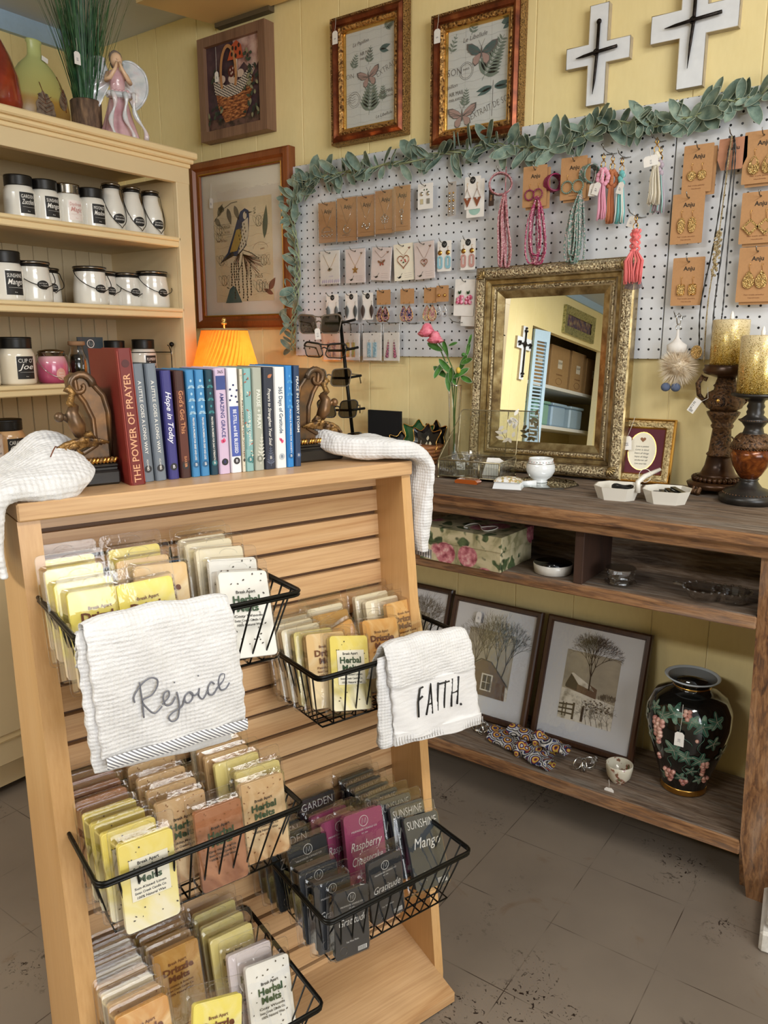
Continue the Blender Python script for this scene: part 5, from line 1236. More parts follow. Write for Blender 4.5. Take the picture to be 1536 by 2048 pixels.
t = tassel('coral pink braided tassel keychain hanging over the mirror corner', -.655, 1.532, '#f08080', .075, 'braid', .075, w_=.020); ptag(t, -.014, .012, .030, .018, .026, .01, .3, mark='$7'); hook(-.668, 1.566, 'with a red tip holding the coral tassel', .10)
b = MB()
for k in range(14): u = (k+.5)/14-.5; b.tube([(u*.010, .010, -.08), (u*.05, .010, -.145+.01*abs(u))], .0012, M('mauve_cord', '#8e7f85', .9), seg=4)
b.build('mauve_cords', t)
# ---- gnome pompom
t = thing('gnome_keychain', 'fluffy cream pompom gnome keychain with white hat and blue felt feet', 'keychain', (-.545, BY-.042, 1.308))
b = MB(); b.tube([(.006*math.cos(a), 0, -.012+.006*math.sin(a)) for a in [2*PI*k/14 for k in range(14)]], .0010, M_silv, closed=True, seg=6)
b.tube([(-.003, 0, -.004), (-.006, 0, .012), (-.001, 0, .022), (.006, 0, .014), (.003, 0, -.004), (-.003, 0, -.004)], .0016, M_silv, seg=6); b.build('clasp', t)
b = MB(); b.lathe([(.0025, -.018), (.004, -.036), (.012, -.046), (.024, -.054), (.023, -.070), (.012, -.076)], M('white_felt', '#e9e4de', .9), seg=20, sy=.8); b.build('felt_hat', t)
b = MB(); cx, cz = .008, -.106; mfur = mottle('cream_fur', [(.3, '#d9c3a6'), (.5, '#efe0c6'), (.7, '#f7efe2')], 45, .95); b.ball(cx, 0, cz, .026, mfur, seg=18, rings=10)
R_ = random.Random(1)
for k in range(1900):
    d = Vector((R_.gauss(0, 1), R_.gauss(0, 1), R_.gauss(0, 1))).normalized(); L = R_.uniform(.038, .056); q = Vector((cx, 0, cz)); a = d.orthogonal().normalized()*.0009
    b.add([tuple(q+d*.022+a), tuple(q+d*.022-a), tuple(q+d*L+Vector((0, 0, -.003)))], [(0, 1, 2)], mfur)
b.build('fur_pompom', t)
for s_ in (-1, 1): b = MB(); b.ball(s_*.012-.004, -.012, -.156, .012, M('blue_felt', '#5f6b86', .95), sz=.9); b.build('felt_foot', t)
hook(-.553, 1.324, 'holding the fluffy gnome keychain', .06)
# ---- long black necklace on its kraft hanger
t = thing('bead_necklace', 'long black and gold bead necklace on a kraft hanger card, reaching behind the candles', 'necklace', (-.458, BY-.030, 1.712))
b = MB(); b.prism([(-.030, .004), (-.032, -.040), (-.022, -.064), (.022, -.064), (.032, -.040), (.030, .004)][::-1] if False else [(-.022, -.064), (.022, -.064), (.032, -.040), (.030, .004), (-.030, .004), (-.032, -.040)], 0, .001, M('rosy_kraft', '#b98264', .7)); anju(b, -.018, .012, .026); b.build('hanger_card', t)
mbk = M('jet_beads', '#15120f', .2); mgb = ornate('gold_beads', '#5b4a34', '#b79c6c', '#e8d8b0', 500, .8)
for k, (x1, x2, zl, mm, rr) in enumerate(((-.010, -.040, -.46, mbk, .0017), (.004, -.008, -.47, mbk, .0017), (.010, .012, -.40, mbk, .0015), (-.004, -.022, -.50, mgb, .0016))):
    b = MB(); beadstrand(b, [(x1*.3, -.004-.003*k, .006), (x1, -.006-.003*k, -.05), (x1+(x2-x1)*.4, -.006-.003*k, -.22), (x2, -.006-.003*k, -.36), (x2*.9, -.006-.003*k, zl)], rr, mm); b.build('bead_strand', t)
b = MB()
for k in range(60): b.ball(-.012+R_.uniform(-.007, .007), -.016+R_.uniform(-.004, .004), -.20-.10*k/60, .0032, mgb, seg=6, rings=4)
b.build('bead_cluster', t)
b = MB(); b.ball(-.040, -.012, -.475, .014, M_hgold, sy=.3, sz=1.2); b.build('pendant', t)
hook(-.462, 1.722, 'holding the long black bead necklace', .06)
# ================================================================ the far alcove seen in the mirror
b = MB(); b.box(-3.66, -3.6, -4.9, -1.92, 0, CEIL, M_wall); b.box(-3.66, -2.86, -1.92, -1.86, 0, CEIL, M_wall); b.box(-3.66, -2.80, -4.96, -4.9, 0, CEIL, M_wall); b.box(-2.86, -2.80, -4.9, -4.2, 0, CEIL, M_wall); structure(b.build('wall_alcove'))
b = MB(); b.box(-2.86, 3.0, -4.26, -4.2, 0, CEIL, M_wall); structure(b.build('wall_rear'))
structure(MB().box(-2.802, -2.78, -4.2, 1.9, 2.315, CEIL, plain('blue_crown_trim', '#a9c4dc', .5)).build('trim_2'))
M_blue = plain('blue_shutter', '#b4cddf', .5)
t = thing('louvered_shutter', 'pale blue louvered folding door at the alcove, seen in the mirror', 'shutter', (-2.79, -1.93, 0), -1.25)
b = MB()
for x_ in (0, .15): b.box(x_, x_+.035, -.012, .012, .04, 1.94, M_blue)
for z_ in (.04, .95, 1.85): b.box(.035, .15, -.012, .012, z_, z_+.09, M_blue)
b.build('frame', t); b = MB()
for k in range(58):
    z_ = .15+k*.0295
    if not (.93 < z_ < 1.05): b.box(.035, .15, -.010, .010, -.002, .002, M_blue, Tr(0, 0, z_) @ Rx(-.6))
b.build('louvers', t)
for z_, nm in ((1.56, 'upper'), (1.19, 'lower')):
    o = MB().box(-3.6, -2.98, -4.9, -1.95, z_-.03, z_, plain('white_shelf', '#e6e4dd', .5)).build('wall_shelf'); tag(o, nm+' white wall shelf in the alcove, seen in the mirror', 'shelf', 'alcove shelves')
M_cardb = plain('corrugated_cardboard', '#a98659', .8, 0, .1, 30)
for i, (y, w_, h_) in enumerate(((-2.20, .30, .37), (-2.58, .36, .39), (-3.04, .44, .385), (-3.50, .36, .39), (-3.94, .42, .37), (-4.36, .34, .39))):
    t = thing('cardboard_box', 'cardboard carton on the upper alcove shelf, '+('nearest the shutter', 'second from the shutter', 'third from the shutter', 'fourth from the shutter', 'fifth from the shutter', 'farthest from the shutter')[i]+', seen in the mirror', 'box', (-2.99, y, 1.56), PI/2, 'cartons on the alcove shelf')
    b = MB(); b.box(-w_/2, w_/2, .02, .40, 0, h_, M_cardb, b=.004); b.build('carton', t)
    b = MB(); y0 = .019; b.box(-.05, .05, y0-.0005, y0, .18, .26, M('carton_label', '#d8cdb8', .7)); b.text('FRAGILE', 0, .23, .03, M_ink, y0-.001, width=.09); b.text('THIS WAY UP', 0, .12, .02, M_brown_ink, y0-.001, width=.14)
    b.tube([(.07*math.cos(q), y0-.001, .06+.03*math.sin(q)) for q in [PI*k/12 for k in range(24)]], .001, M_brown_ink, closed=True, seg=4); b.build('printing', t)
for i, (y, c, nm) in enumerate(((-2.75, '#7fb0a2', 'green'), (-3.15, '#9db9d2', 'blue'), (-3.60, '#a9c0cf', 'pale grey blue'))):
    t = thing('storage_bin', nm+' plastic storage bin on the lower alcove shelf, seen in the mirror', 'bin', (-3.0, y, 1.19), PI/2, 'bins on the alcove shelf'); mb2 = plain('bin_'+str(i), c, .35)
    b = MB(); b.box(-.16, .16, .02, .30, 0, .20, mb2, b=.015); b.build('tub', t); b = MB(); b.box(-.17, .17, .01, .31, .20, .225, mb2, b=.006); b.build('lid', t)
t = thing('wooden_cross', 'white cross with dark iron scroll cross on the left wall, seen in the mirror', 'cross', (-2.8, -1.75, 1.72), PI/2)
b = MB(); o_ = [(-.04, -.21), (.04, -.21), (.04, .03), (.13, .03), (.13, .12), (.04, .12), (.04, .21), (-.04, .21), (-.04, .12), (-.13, .12), (-.13, .03), (-.04, .03)]; b.prism(o_, -.02, 0, M_wcross, None, M_wedge); b.build('cross_body', t)
b = MB(); b.tube([(0, -.03, -.16), (0, -.03, .17)], .006, M_iron); b.tube([(-.09, -.03, .07), (.09, -.03, .07)], .006, M_iron)
for x_, z_ in ((0, .18), (0, -.17), (-.1, .07), (.1, .07)): 
    for a in range(3): b.ball(x_+.014*math.cos(a*2.1+math.atan2(z_-.03, x_)), -.03, z_+.014*math.sin(a*2.1+math.atan2(z_-.03, x_)), .010, M_iron)
b.ball(0, -.03, .07, .026, M_iron, sy=.3); b.build('iron_scroll', t)
t = thing('framed_picture', 'broad green gilt frame round a small floral picture, seen in the mirror', 'picture', (-2.8, -2.86, 2.12), PI/2)
frame_geo(MB(), .72, .24, [(0, 0), (0, .03), (.07, .02)], [ornate('green_gilt', '#4a5138', '#83855c', '#b9b588', 60)]).build('frame', t)
MB().box(-.29, .29, -.012, -.005, -.05, .05, mottle('floral_strip', [(.4, '#3a3450'), (.55, '#7a5a50'), (.7, '#8f8a6a')], 30, .6)).build('print', t)

# ================================================================ on the hutch
HT = .902
# --- the mirror, leaning four degrees
M_mg = ornate('champagne_scrollwork', '#2c2117', '#86745a', '#d9c8a2', 190, .8, 1.2, .33)
M_mc = mottle('champagne_leaf', [(.3, '#6b573a'), (.5, '#a38c5f'), (.72, '#d6c494')], 30, .28, .85, .25)
M_md = mottle('dark_champagne', [(.3, '#4a3c2a'), (.7, '#7f6c4c')], 40, .4, .7, .2)
MW, MH = .452, .562
t = thing('wall_mirror', 'large mirror in an ornate champagne gold frame leaning on the pegboard', 'mirror', (-.878, 1.992, HT+.004), 0)
t.rotation_euler = (-rad(4), -rad(.8), 0)
TM = Tr(0, 0, MH/2)
frame_geo(MB(), MW, MH, [(0, -.012), (0, .022), (.004, .026)], [M_mc], TM).build('frame_edge', t)
frame_geo(MB(), MW, MH, [(.004, .026), (.012, .034), (.026, .032), (.030, .026)], [M_mg], TM).build('scrollwork', t)
frame_geo(MB(), MW, MH, [(.030, .026), (.034, .026), (.037, .020), (.046, .016), (.050, .018), (.053, .013)], [M_md, M_mc, M_mc, M_md, M_mc], TM).build('inner_moulding', t)
frame_geo(MB(), MW, MH, [(.053, .013), (.057, .016), (.061, .013)], [M_mg], TM).build('beaded_band', t)
frame_geo(MB(), MW, MH, [(.061, .013), (.065, .013), (.084, .002)], [M_md, M_mc], TM).build('gilt_slope', t)
for sx_ in (-1, 1):
    for sz_ in (-1, 1):
        b = MB(); cx, cz = sx_*(MW/2-.020), MH/2+sz_*(MH/2-.020)
        for k in range(5):
            a = math.atan2(sz_, sx_)+(k-2)*.42; q = (cx-sx_*.010, cz-sz_*.010)
            b.tube([(q[0]+r_*math.cos(a), -.034-.004*math.sin(r_*90), q[1]+r_*math.sin(a)) for r_ in (0, .008, .016, .023)], .0042, M_mc, seg=6, taper=[.8, 1, .9, .3])
        b.build('corner_leaf', t)
tm = NT('silvered_glass'); tm.col('#f2f4f2'); tm.set(.0, 1.0)
MB().box(-MW/2+.082, MW/2-.082, -.001, .003, .082, MH-.082, tm.m).build('mirror_glass', t)
# --- bud vase with pink roses
t = thing('bud_vase', 'tall clear glass bud vase holding pink roses beside the mirror', 'vase', (-1.150, 1.965, HT))
b = MB(); b.lathe([(.022, 0), (.024, .003), (.017, .012), (.015, .08), (.017, .17), (.021, .235), (.0212, .238)], M_glass, seg=24)
b.lathe([(.0205, .2375), (.0212, .239), (.0205, .2395)], M_silv, seg=24); b.build('glass', t)
t2 = thing('rose_stems', 'pair of pink roses with green leaves standing in the glass bud vase', 'flowers', (-1.150, 1.965, HT+.02))
M_lf = mottle('rose_leaf', [(.3, '#2c5a1e'), (.6, '#4f8a38'), (.8, '#79a457')], 40, .5); M_stm = plain('rose_stem', '#4d6b2e', .6)
b = MB(); H1, H2 = Vector((-.078, -.03, .372)), Vector((-.044, -.04, .352))
b.tube([(0, 0, 0), (.002, 0, .12), (-.012, 0, .24), (-.045, -.01, .32), tuple(H1)], .0022, M_stm, seg=6); b.tube([(.004, 0, 0), (-.003, 0, .15), (.0, 0, .25), (-.02, -.02, .31), tuple(H2)], .0020, M_stm, seg=6)
b.tube([(0, 0, .10), (.006, 0, .22), (.030, 0, .29), (.042, 0, .335)], .0018, M_stm, seg=6); b.build('stem', t2)
M_pet = mottle('rose_petal', [(.3, '#d4566e'), (.55, '#ee8598'), (.8, '#f6b3bb')], 60, .55)
R_ = random.Random(6)
for c, s in ((H1, .028), (H2, .024)):
    b = MB(); b.ball(c.x, c.y, c.z+.25*s, s*.55, M_pet, seg=14, rings=8)
    for k in range(22):
        a = k*2.4; rr = s*(.35+.75*k/22); tl = .25+.8*k/22
        def pf(u, v, a=a, rr=rr, tl=tl): 
            w_ = (u-.5)*1.5; r_ = rr*(.5+.5*math.sin(v*1.9)); zz = s*(-.35+1.25*v*(1.25-tl)-.10*(2*u-1)**2)
            return tuple(c+Vector((r_*math.cos(a+w_), r_*math.sin(a+w_)*.9, zz-.2*s)))
        b.grid(pf, 6, 4, M_pet)
    b.build('rose_bloom', t2)
b = MB()
for k, (x, z, L, a, yy) in enumerate(((-.03, .315, .058, 2.75, -.02), (-.018, .30, .05, 1.9, -.01), (-.028, .285, .055, -1.9, -.02), (.0, .27, .055, -1.2, -.02), (.01, .25, .06, 2.3, -.03), (.02, .26, .06, .9, -.01), (.038, .30, .045, 1.4, .0), (.042, .33, .035, 1.2, 0), (.03, .28, .05, .3, -.02), (.012, .24, .055, .55, -.03), (-.012, .24, .06, 2.6, -.02), (.0, .20, .06, 1.75, -.03), (.005, .225, .055, 1.2, -.035), (-.012, .33, .03, .3, -.02), (.030, .245, .05, -.3, -.02), (-.005, .285, .05, -2.5, -.03))):
    leaf3(b, Vector((x, yy, z)), Vector((math.cos(a), R_.uniform(-.4, .2), math.sin(a))), Vector((0, -1, .2)), L, L*.20, R_.uniform(-.2, .2), M_lf)
b.ball(.032, -.01, .305, .006, M_lf); b.build('leaves', t2)
b = MB(); b.ball(.028, -.03, .262, .007, M('yellow_bud', '#d9b84a'), sz=1.3); b.build('bud', t2)
# --- stained glass style jewellery box
t = thing('glass_jewelry_box', 'ribbed glass and brass jewellery box with its etched lid propped open', 'jewelry box', (-1.005, 1.845, HT+.006), .13)
M_brs = mottle('aged_brass', [(.3, '#7e745c'), (.7, '#c6ba98')], 60, .35, .9, .2)
M_rib = clearfilm('ribbed_glass', (.84, .86, .84), .55, .05, .5)
bw, bd, bh = .172, .130, .045
b = MB()
for i in range(24): x = -bw/2+bw*i/24; b.box(x+.0004, x+bw/24-.0004, -bd/2-.0015, -bd/2+.0015, .002, bh, M_rib, b=.001)
b.build('ribbed_front', t); b = MB()
for i in range(16): y = -bd/2+bd*i/16; b.box(bw/2-.0015, bw/2+.0015, y+.0004, y+bd/16-.0004, .002, bh, M_rib, b=.001); b.box(-bw/2-.0015, -bw/2+.0015, y+.0004, y+bd/16-.0004, .002, bh, M_rib)
b.box(-bw/2, bw/2, bd/2-.001, bd/2+.001, .002, bh, M_glass); b.build('side_glass', t)
b = MB()
for z_ in (.002, bh): b.tube([(-bw/2, -bd/2, z_), (bw/2, -bd/2, z_), (bw/2, bd/2, z_), (-bw/2, bd/2, z_)], .0022, M_brs, closed=True, seg=6)
for x_, y_ in ((-bw/2, -bd/2), (bw/2, -bd/2), (bw/2, bd/2), (-bw/2, bd/2), (.030, -bd/2)): b.tube([(x_, y_, 0), (x_, y_, bh)], .0022, M_brs, seg=6)
b.box(-bw/2, bw/2, -bd/2, bd/2, .001, .003, M('mirror_base', '#9d9a92', .15, .8)); b.build('brass_frame', t)
for x_, y_ in ((-bw/2, -bd/2), (bw/2, -bd/2), (bw/2, bd/2), (-bw/2, bd/2)): b = MB(); b.ball(x_, y_, -.002, .004, M_brs); b.build('ball_foot', t)
b = MB(); LT = Tr(0, bd/2, bh) @ Rx(-.16); b.prism(rrect(bw, .125, .012, 5, 0, .0625), -.001, .001, M_glass, LT); ld = b.build('glass_lid', t)
b = MB(); b.tube([(x, 0, z) for x, z in rrect(bw, .125, .012, 5, 0, .0625)], .0014, M_brs, LT, closed=True, seg=6); b.tube([(bw*.32, 0, 0), (bw*.32, 0, .125)], .0011, M_brs, LT, seg=5); b.build('lid_rim', ld)
b = MB(); R_ = random.Random(3)
for k in range(14): leafpoly(b, .055+R_.uniform(-.02, .024), .078+R_.uniform(-.03, .036), R_.uniform(.016, .026), .005, R_.uniform(0, 6.3), M_silv, -.0022, LT)
b.build('etched_leaves', ld)
b = MB(); b.tube([(-bw/2, -bd/2, bh), (-bw/2+.002, -.01, bh+.045), (-bw/2, bd/2+.015, bh+.105)], .0010, M_brs, seg=5); b.build('lid_chain', t)
for (x, y, w_, rr) in ((-.045, -.01, .045, .3), (-.01, .015, .04, -.4)):
    t3 = thing('jewelry_bag', 'small clear zip bag of jewellery inside the glass box, '+('nearer the chain' if x < -.02 else 'beside the round card'), 'bag', (-1.005+x, 1.845+y, HT+.012), rr)
    b = MB(); b.grid(lambda u, v: ((u-.5)*w_*(1+.1*v), .006*math.sin(5*u+3*v), .052*v+.004), 8, 8, M_sleeve); b.grid(lambda u, v: ((u-.5)*w_*(1+.1*v), -.006-.006*math.sin(5*u+3*v), .052*v+.004), 8, 8, M_sleeve); b.build('clear_bag', t3)
    b = MB(); b.tube([(.012*math.sin(k*1.3), .003*math.cos(k), .008+.0018*k) for k in range(18)], .0014, M_silv, seg=5); b.box(-.012, .012, -.001, 0, .006, .030, M_white); b.build('earring', t3)
t3 = thing('jewelry_card', 'round topped white card standing in the right end of the glass box', 'card', (-.955, 1.835, HT+.010), .35); b = MB(); b.prism([(-.026, 0), (.026, 0), (.030, .040), (.018, .048), (-.014, .048)], 0, .001, M_white, Rx(-.25)); b.build('card', t3)
# --- amber soap, porcelain box, cup on octagonal mirror tray
t = thing('amber_soap', 'translucent amber bar of soap with cut corners in front of the glass box', 'soap', (-.978, 1.748, HT), .1)
b = MB(); b.prism([(-.030, 0), (.030, 0), (.033, .005), (.026, .011), (-.026, .011), (-.033, .005)], -.014, .014, plain('amber', '#a2501c', .12, Coat_Weight=.5)); b.build('bar', t)
t = thing('porcelain_box', 'small white porcelain box with flowers on its lid, in front of the cup', 'box', (-.862, 1.748, HT), .30)
M_porc = plain('porcelain', '#eceff0', .12, 0, .02, 20, Coat_Weight=.6)
b = MB(); b.add([(x*s, y*s2, z) for z, s, s2 in ((0, 1, 1), (.017, .88, .85)) for x, y in ((-.036, -.024), (.036, -.024), (.036, .024), (-.036, .024))], [(0, 3, 2, 1), (4, 5, 6, 7), (0, 1, 5, 4), (1, 2, 6, 5), (2, 3, 7, 6), (3, 0, 4, 7)], M_porc); b.build('base', t)
b = MB(); b.grid(lambda u, v: ((u-.5)*.072*(1-.3*abs(v-.5)**2), (v-.5)*.052, .018+.012*math.sin(PI*u)**.5*math.sin(PI*v)**.5), 14, 10, mottle('flowered_porcelain', [(.42, '#eef0ee'), (.55, '#c9a25c'), (.62, '#7f9a6a'), (.68, '#f0f0ee')], 110, .15)); b.build('lid', t)
t = thing('octagonal_mirror', 'dark octagonal mirror tile lying under the white cup', 'mirror tile', (-.812, 1.856, HT), .2)
b = MB(); b.lathe([(.0001, 0), (.088, 0), (.088, .004), (.0001, .0045)], M('dark_mirror', '#a9aca6', .03, 1.0), seg=8, smooth=False); b.build('tile', t)
t = thing('white_cup', 'round white porcelain cup with a thin floral band on the octagonal mirror', 'cup', (-.822, 1.850, HT+.0046), 0)
MB().lathe([(.018, 0), (.019, .003), (.017, .006), (.030, .016), (.037, .030), (.037, .042), (.033, .052), (.031, .056), (.0315, .062), (.029, .0625), (.028, .056), (.030, .045), (.0001, .012)], M_porc, seg=36).build('bowl', t)
b = MB(); b.lathe([(.0345, .0495), (.0337, .0512)], M_silv, seg=36)
for k in range(26): a = 2*PI*k/26; b.ball(.0325*math.cos(a), .0325*math.sin(a), .0545, .0012, (M_green_ink, M_pinkink)[k % 2], seg=6, rings=4)
b.build('floral_band', t)
t = thing('porcelain_spoon', 'flat white porcelain spoon handle lying on the octagonal mirror', 'spoon', (-.838, 1.785, HT+.0046), .1); b = MB(); b.tube([(-.04, 0, .003), (0, 0, .004), (.03, .012, .004)], .006, M_porc, seg=8, taper=[.7, 1, 1.5], flat=.5); b.build('handle', t)
# --- verse picture
t = thing('verse_frame', 'small gilt frame with a cream oval verse on plum mat, price tag hanging in front', 'picture frame', (-.615, 1.992, HT+.002), 0); t.rotation_euler = (-rad(16), 0, .10)
VW, VH = .160, .168; TV = Tr(0, 0, VH/2)
M_vg = ornate('leafy_gilt', '#6f5c3e', '#a08a60', '#d9c493', 200, .6, .7, .4)
frame_geo(MB(), VW, VH, [(0, -.006), (0, .008), (.003, .012), (.006, .010)], [M_gold], TV).build('outer_gilt', t); frame_geo(MB(), VW, VH, [(.006, .010), (.012, .014), (.022, .010)], [M_vg], TV).build('frame', t); frame_geo(MB(), VW, VH, [(.022, .010), (.026, .003)], [M('bright_gilt', '#e0bd55', .25, .9)], TV).build('gilt_lip', t)
b = MB(); b.box(-VW/2+.025, VW/2-.025, -.003, .002, .025, VH-.025, M('plum_mat', '#5c2430', .8)); b.build('mat_board', t)
b = MB(); b.poly(ell(.036, .050, 32, .002, VH/2), -.0034, M_gold); b.poly(ell(.034, .048, 32, .002, VH/2), -.0037, M_creamc)
b.poly([(16*math.sin(q)**3*.00045+.002, VH/2+.030+(13*math.cos(q)-5*math.cos(2*q)-2*math.cos(3*q)-math.cos(4*q))*.00045) for q in [2*PI*k/24 for k in range(24)]][::-1], -.0041, M('heart_brown', '#8a5a34'))
for k, s in enumerate(('Love is patient', 'Love is kind', 'bears all things', 'hopes all things', 'endures all', 'Love never fails')): b.text(s, .002, VH/2+.012-.009*k, .0065, M_ink, -.0041, shear=.3, width=.036-.002*abs(k-2))
b.build('verse_oval', t); ptag(t, -.036, -.018, .118, .022, .036, .05, -.1, dx=.018)
# --- divided dish
t = thing('divided_dish', 'white two lobed porcelain dish with a raised handle, holding black hair clips', 'dish', (-.540, 1.790, HT), .18); t.scale = (1.12, 1.15, 1.1)
M_dish = plain('ivory_porcelain', '#e4dfd3', .15, 0, .02, 20, Coat_Weight=.5)
b = MB()
for cx in (-.049, .049):
    rim = [(cx+.052*math.cos(a), .046*math.sin(a)) for a in [PI/6+2*PI*k/6 for k in range(6)]]
    rim = [(cx+x_, y_) for x_, y_ in ((.046, .022), (.026, .046), (-.026, .046), (-.046, .022), (-.046, -.022), (-.026, -.046), (.026, -.046), (.046, -.022))]
    for (s0, z0), (s1, z1) in (((.80, 0), (1.0, .028)), ((1.0, .028), (.95, .028)), ((.95, .028), (.76, .005)), ((.76, .005), (0.001, .005)), ((.001, 0), (.80, 0))):
        n_ = 8; vs = [(cx+(x-cx)*s0, y*s0, z0) for x, y in rim]+[(cx+(x-cx)*s1, y*s1, z1) for x, y in rim]
        b.add(vs, [(k, (k+1) % n_, (k+1) % n_+n_, k+n_) for k in range(n_)], M_dish)
b.build('lobes', t)
b = MB(); b.tube([(-.004, -.030, .020), (-.006, -.030, .042), (.004, -.015, .052), (.030, .018, .064)], .0055, M_dish, seg=8, taper=[.9, 1, 1, .7]); b.build('handle', t)
b = MB(); b.tube([(.012*math.cos(a)+.006, -.02, .055+.014*math.sin(a)) for a in [.3+k*.4 for k in range(15)]], .0006, M_string, seg=4); b.build('tag_string', t)
t3 = thing('hair_elastics', 'coil of black hair ties in the left lobe of the divided dish', 'hair ties', (-.583, 1.785, HT+.006), 0)
b = MB(); R_ = random.Random(2)
for k in range(7): b.tube([((.020+.004*R_.random())*math.cos(a)+.003*math.sin(k), .016*math.sin(a), .004+.003*k+.002*math.sin(3*a+k)) for a in [2*PI*i/20 for i in range(20)]], .0022, M_ink, closed=True, seg=6)
b.build('coil', t3)
for k in range(4):
    t3 = thing('hair_clip', 'flat black hair clip in the right lobe of the dish, '+('leftmost', 'second', 'third', 'rightmost')[k], 'hair clip', (-.505+.014*k, 1.80+.004*k, HT+.012+.004*k), .5+.1*k, 'hair clips in the dish')
    b = MB(); b.box(-.006, .006, -.030, .028, 0, .004, M_gb, Rx(.1)); b.build('clip_top', t3); b = MB(); b.box(-.005, .005, -.028, .020, -.006, -.003, M_ink, Rx(.05)); b.build('clip_base', t3)
# --- two candle stands with glitter candles
M_brz = ornate('bronzed_carving', '#150d08', '#33231a', '#6b4c30', 150, .35, .8, .35)
M_brzs = mottle('bronzed_smooth', [(.3, '#2a1a10'), (.6, '#553720'), (.85, '#8a6136')], 14, .28, .4, .1)
M_ebony = mottle('ebony_finish', [(.3, '#161412'), (.7, '#2a2521')], 30, .35)
M_amber = mottle('crackled_amber', [(.3, '#2b1308'), (.5, '#6a3413'), (.7, '#9a5a22')], 35, .2, .2, .1, dist=1.5)
t = thing('candle_stand', 'tall bronzed carved candle stand with scroll handle and clawed feet', 'candle holder', (-.420, 1.985, HT), 0)
MB().lathe([(.052, .012), (.066, .014), (.070, .024), (.060, .030)], M_brzs, seg=32).build('base', t)
b = MB()
for k in range(30): a = 2*PI*k/30; b.ball(.054*math.cos(a), .054*math.sin(a), .036, .0062, M_brzs, seg=8, rings=6)
b.build('bead_ring', t)
for k in range(4):
    a = -PI/2-.5+k*PI/2; b = MB(); T4 = Rz(a)
    for j in (-1, 0, 1): b.tube([(.048, j*.006, .022), (.064, j*.008, .018), (.072, j*.009, .008), (.070, j*.009, .003)], .0055, M_brz, T4, seg=8)
    b.build('claw_foot', t)
MB().lathe([(.052, .040), (.040, .048), (.032, .066), (.028, .090)], M_brzs, seg=32).build('flared_foot', t)
MB().lathe([(.028, .090), (.031, .094), (.026, .10), (.021, .155), (.024, .158), (.026, .163), (.023, .168), (.030, .180), (.036, .190), (.038, .196), (.030, .199)], M_brz, seg=32).build('carved_column', t)
b = MB(); b.lathe([(.028, .199), (.040, .206), (.046, .222), (.040, .240), (.026, .248), (.025, .254), (.028, .258), (.024, .262), (.020, .276)], M_brz, seg=32); b.ball(-.005, -.044, .224, .005, M_gold, sy=.4)
for q in range(6): b.tube([(.040*math.sin(-.1+.16*math.cos(u+q)+.12*(q-2.5)), -.0455*math.cos(-.1+.16*math.cos(u+q)+.12*(q-2.5)), .222+.010*math.sin(u*1.0+q)) for u in [k*.5 for k in range(9)]], .0016, M_brz, seg=5)
b.build('carved_urn', t)
MB().lathe([(.020, .276), (.040, .282), (.050, .286), (.055, .294), (.050, .300), (.052, .306), (.0001, .306)], M_brzs, seg=36).build('drip_plate', t)
for s_ in (-1, 1): b = MB(); b.tube([(s_*.038, 0, .212), (s_*.058, 0, .236), (s_*.062, 0, .262), (s_*.052, 0, .280), (s_*.044, 0, .276), (s_*.047, 0, .268)], .0062, M_brz, Rz(.35), seg=8, taper=[.7, .9, 1, .9, .7, .6]); b.build('scroll_handle', t)
b = MB(); TT = Tr(-.040, -.045, .222) @ Ry(.55); b.tube([(0, 0, 0), (.006, .006, .012), (-.012, .02, .030)], .0006, M_string, TT, seg=4); b.box(-.017, .0, -.001, 0, -.036, .0, M_white, TT); b.text('$12.95', -.012, -.018, .007, M_ink, -.0014, TT, rot=PI/2)
for k in range(6): b.box(-.013+.0016*k, -.0124+.0016*k, -.0014, -.001, -.034, -.028, M_ink, TT)
b.build('price_tag', t)
def glitter_candle(lb, x, y, z, r, h):
    t = thing('pillar_candle', lb, 'candle', (x, y, z), 0, 'glitter pillar candles on the stands')
    g = NT('glitter_wax'); sp = g.node('ShaderNodeSeparateXYZ'); v = g.coord(); g.link(v, sp.inputs[0])
    vo = g.node('ShaderNodeTexVoronoi'); g.link(v, vo.inputs['Vector']); vo.inputs['Scale'].default_value = 900
    gr = g.node('ShaderNodeSeparateColor'); g.link(vo.outputs['Color'], gr.inputs[0])
    dn = g.node('ShaderNodeMapRange'); g.link(sp.outputs[2], dn.inputs[0]); dn.inputs[1].default_value = 0; dn.inputs[2].default_value = h; dn.inputs[3].default_value = .80; dn.inputs[4].default_value = .06
    lt = g.node('ShaderNodeMath', operation='LESS_THAN'); g.link(gr.outputs[0], lt.inputs[0]); g.link(dn.outputs[0], lt.inputs[1])
    wx = g.ramp(dn.outputs[0], [(.08, '#e3d0a4'), (.45, '#d4ba7c'), (.78, '#a8822e')])
    g.col(g.mix(lt.outputs[0], wx, g.ramp(gr.outputs[1], [(.2, '#8a6a1c'), (.55, '#d8b64e'), (.9, '#fff4b0')])))
    g.link(lt.outputs[0], g.b.inputs['Metallic']); g.b.inputs['Roughness'].default_value = .25
    nm_ = g.node('ShaderNodeBump'); g.link(gr.outputs[2], nm_.inputs['Height']); nm_.inputs['Strength'].default_value = .8; nm_.inputs['Distance'].default_value = .0015; g.link(nm_.outputs[0], g.b.inputs['Normal'])
    MB().lathe([(r-.001, 0), (r, .002), (r, h-.002), (r-.002, h), (r-.004, h-.003), (.0001, h-.004)], g.m, seg=48).build('wax_body', t)
    MB().lathe([(.0035, h-.004), (.0045, h+.002), (.0048, h+.006), (.003, h+.015), (.0001, h+.020)], plain('flame_tip', '#f2efe8', .4), seg=14).build('flame_tip', t)
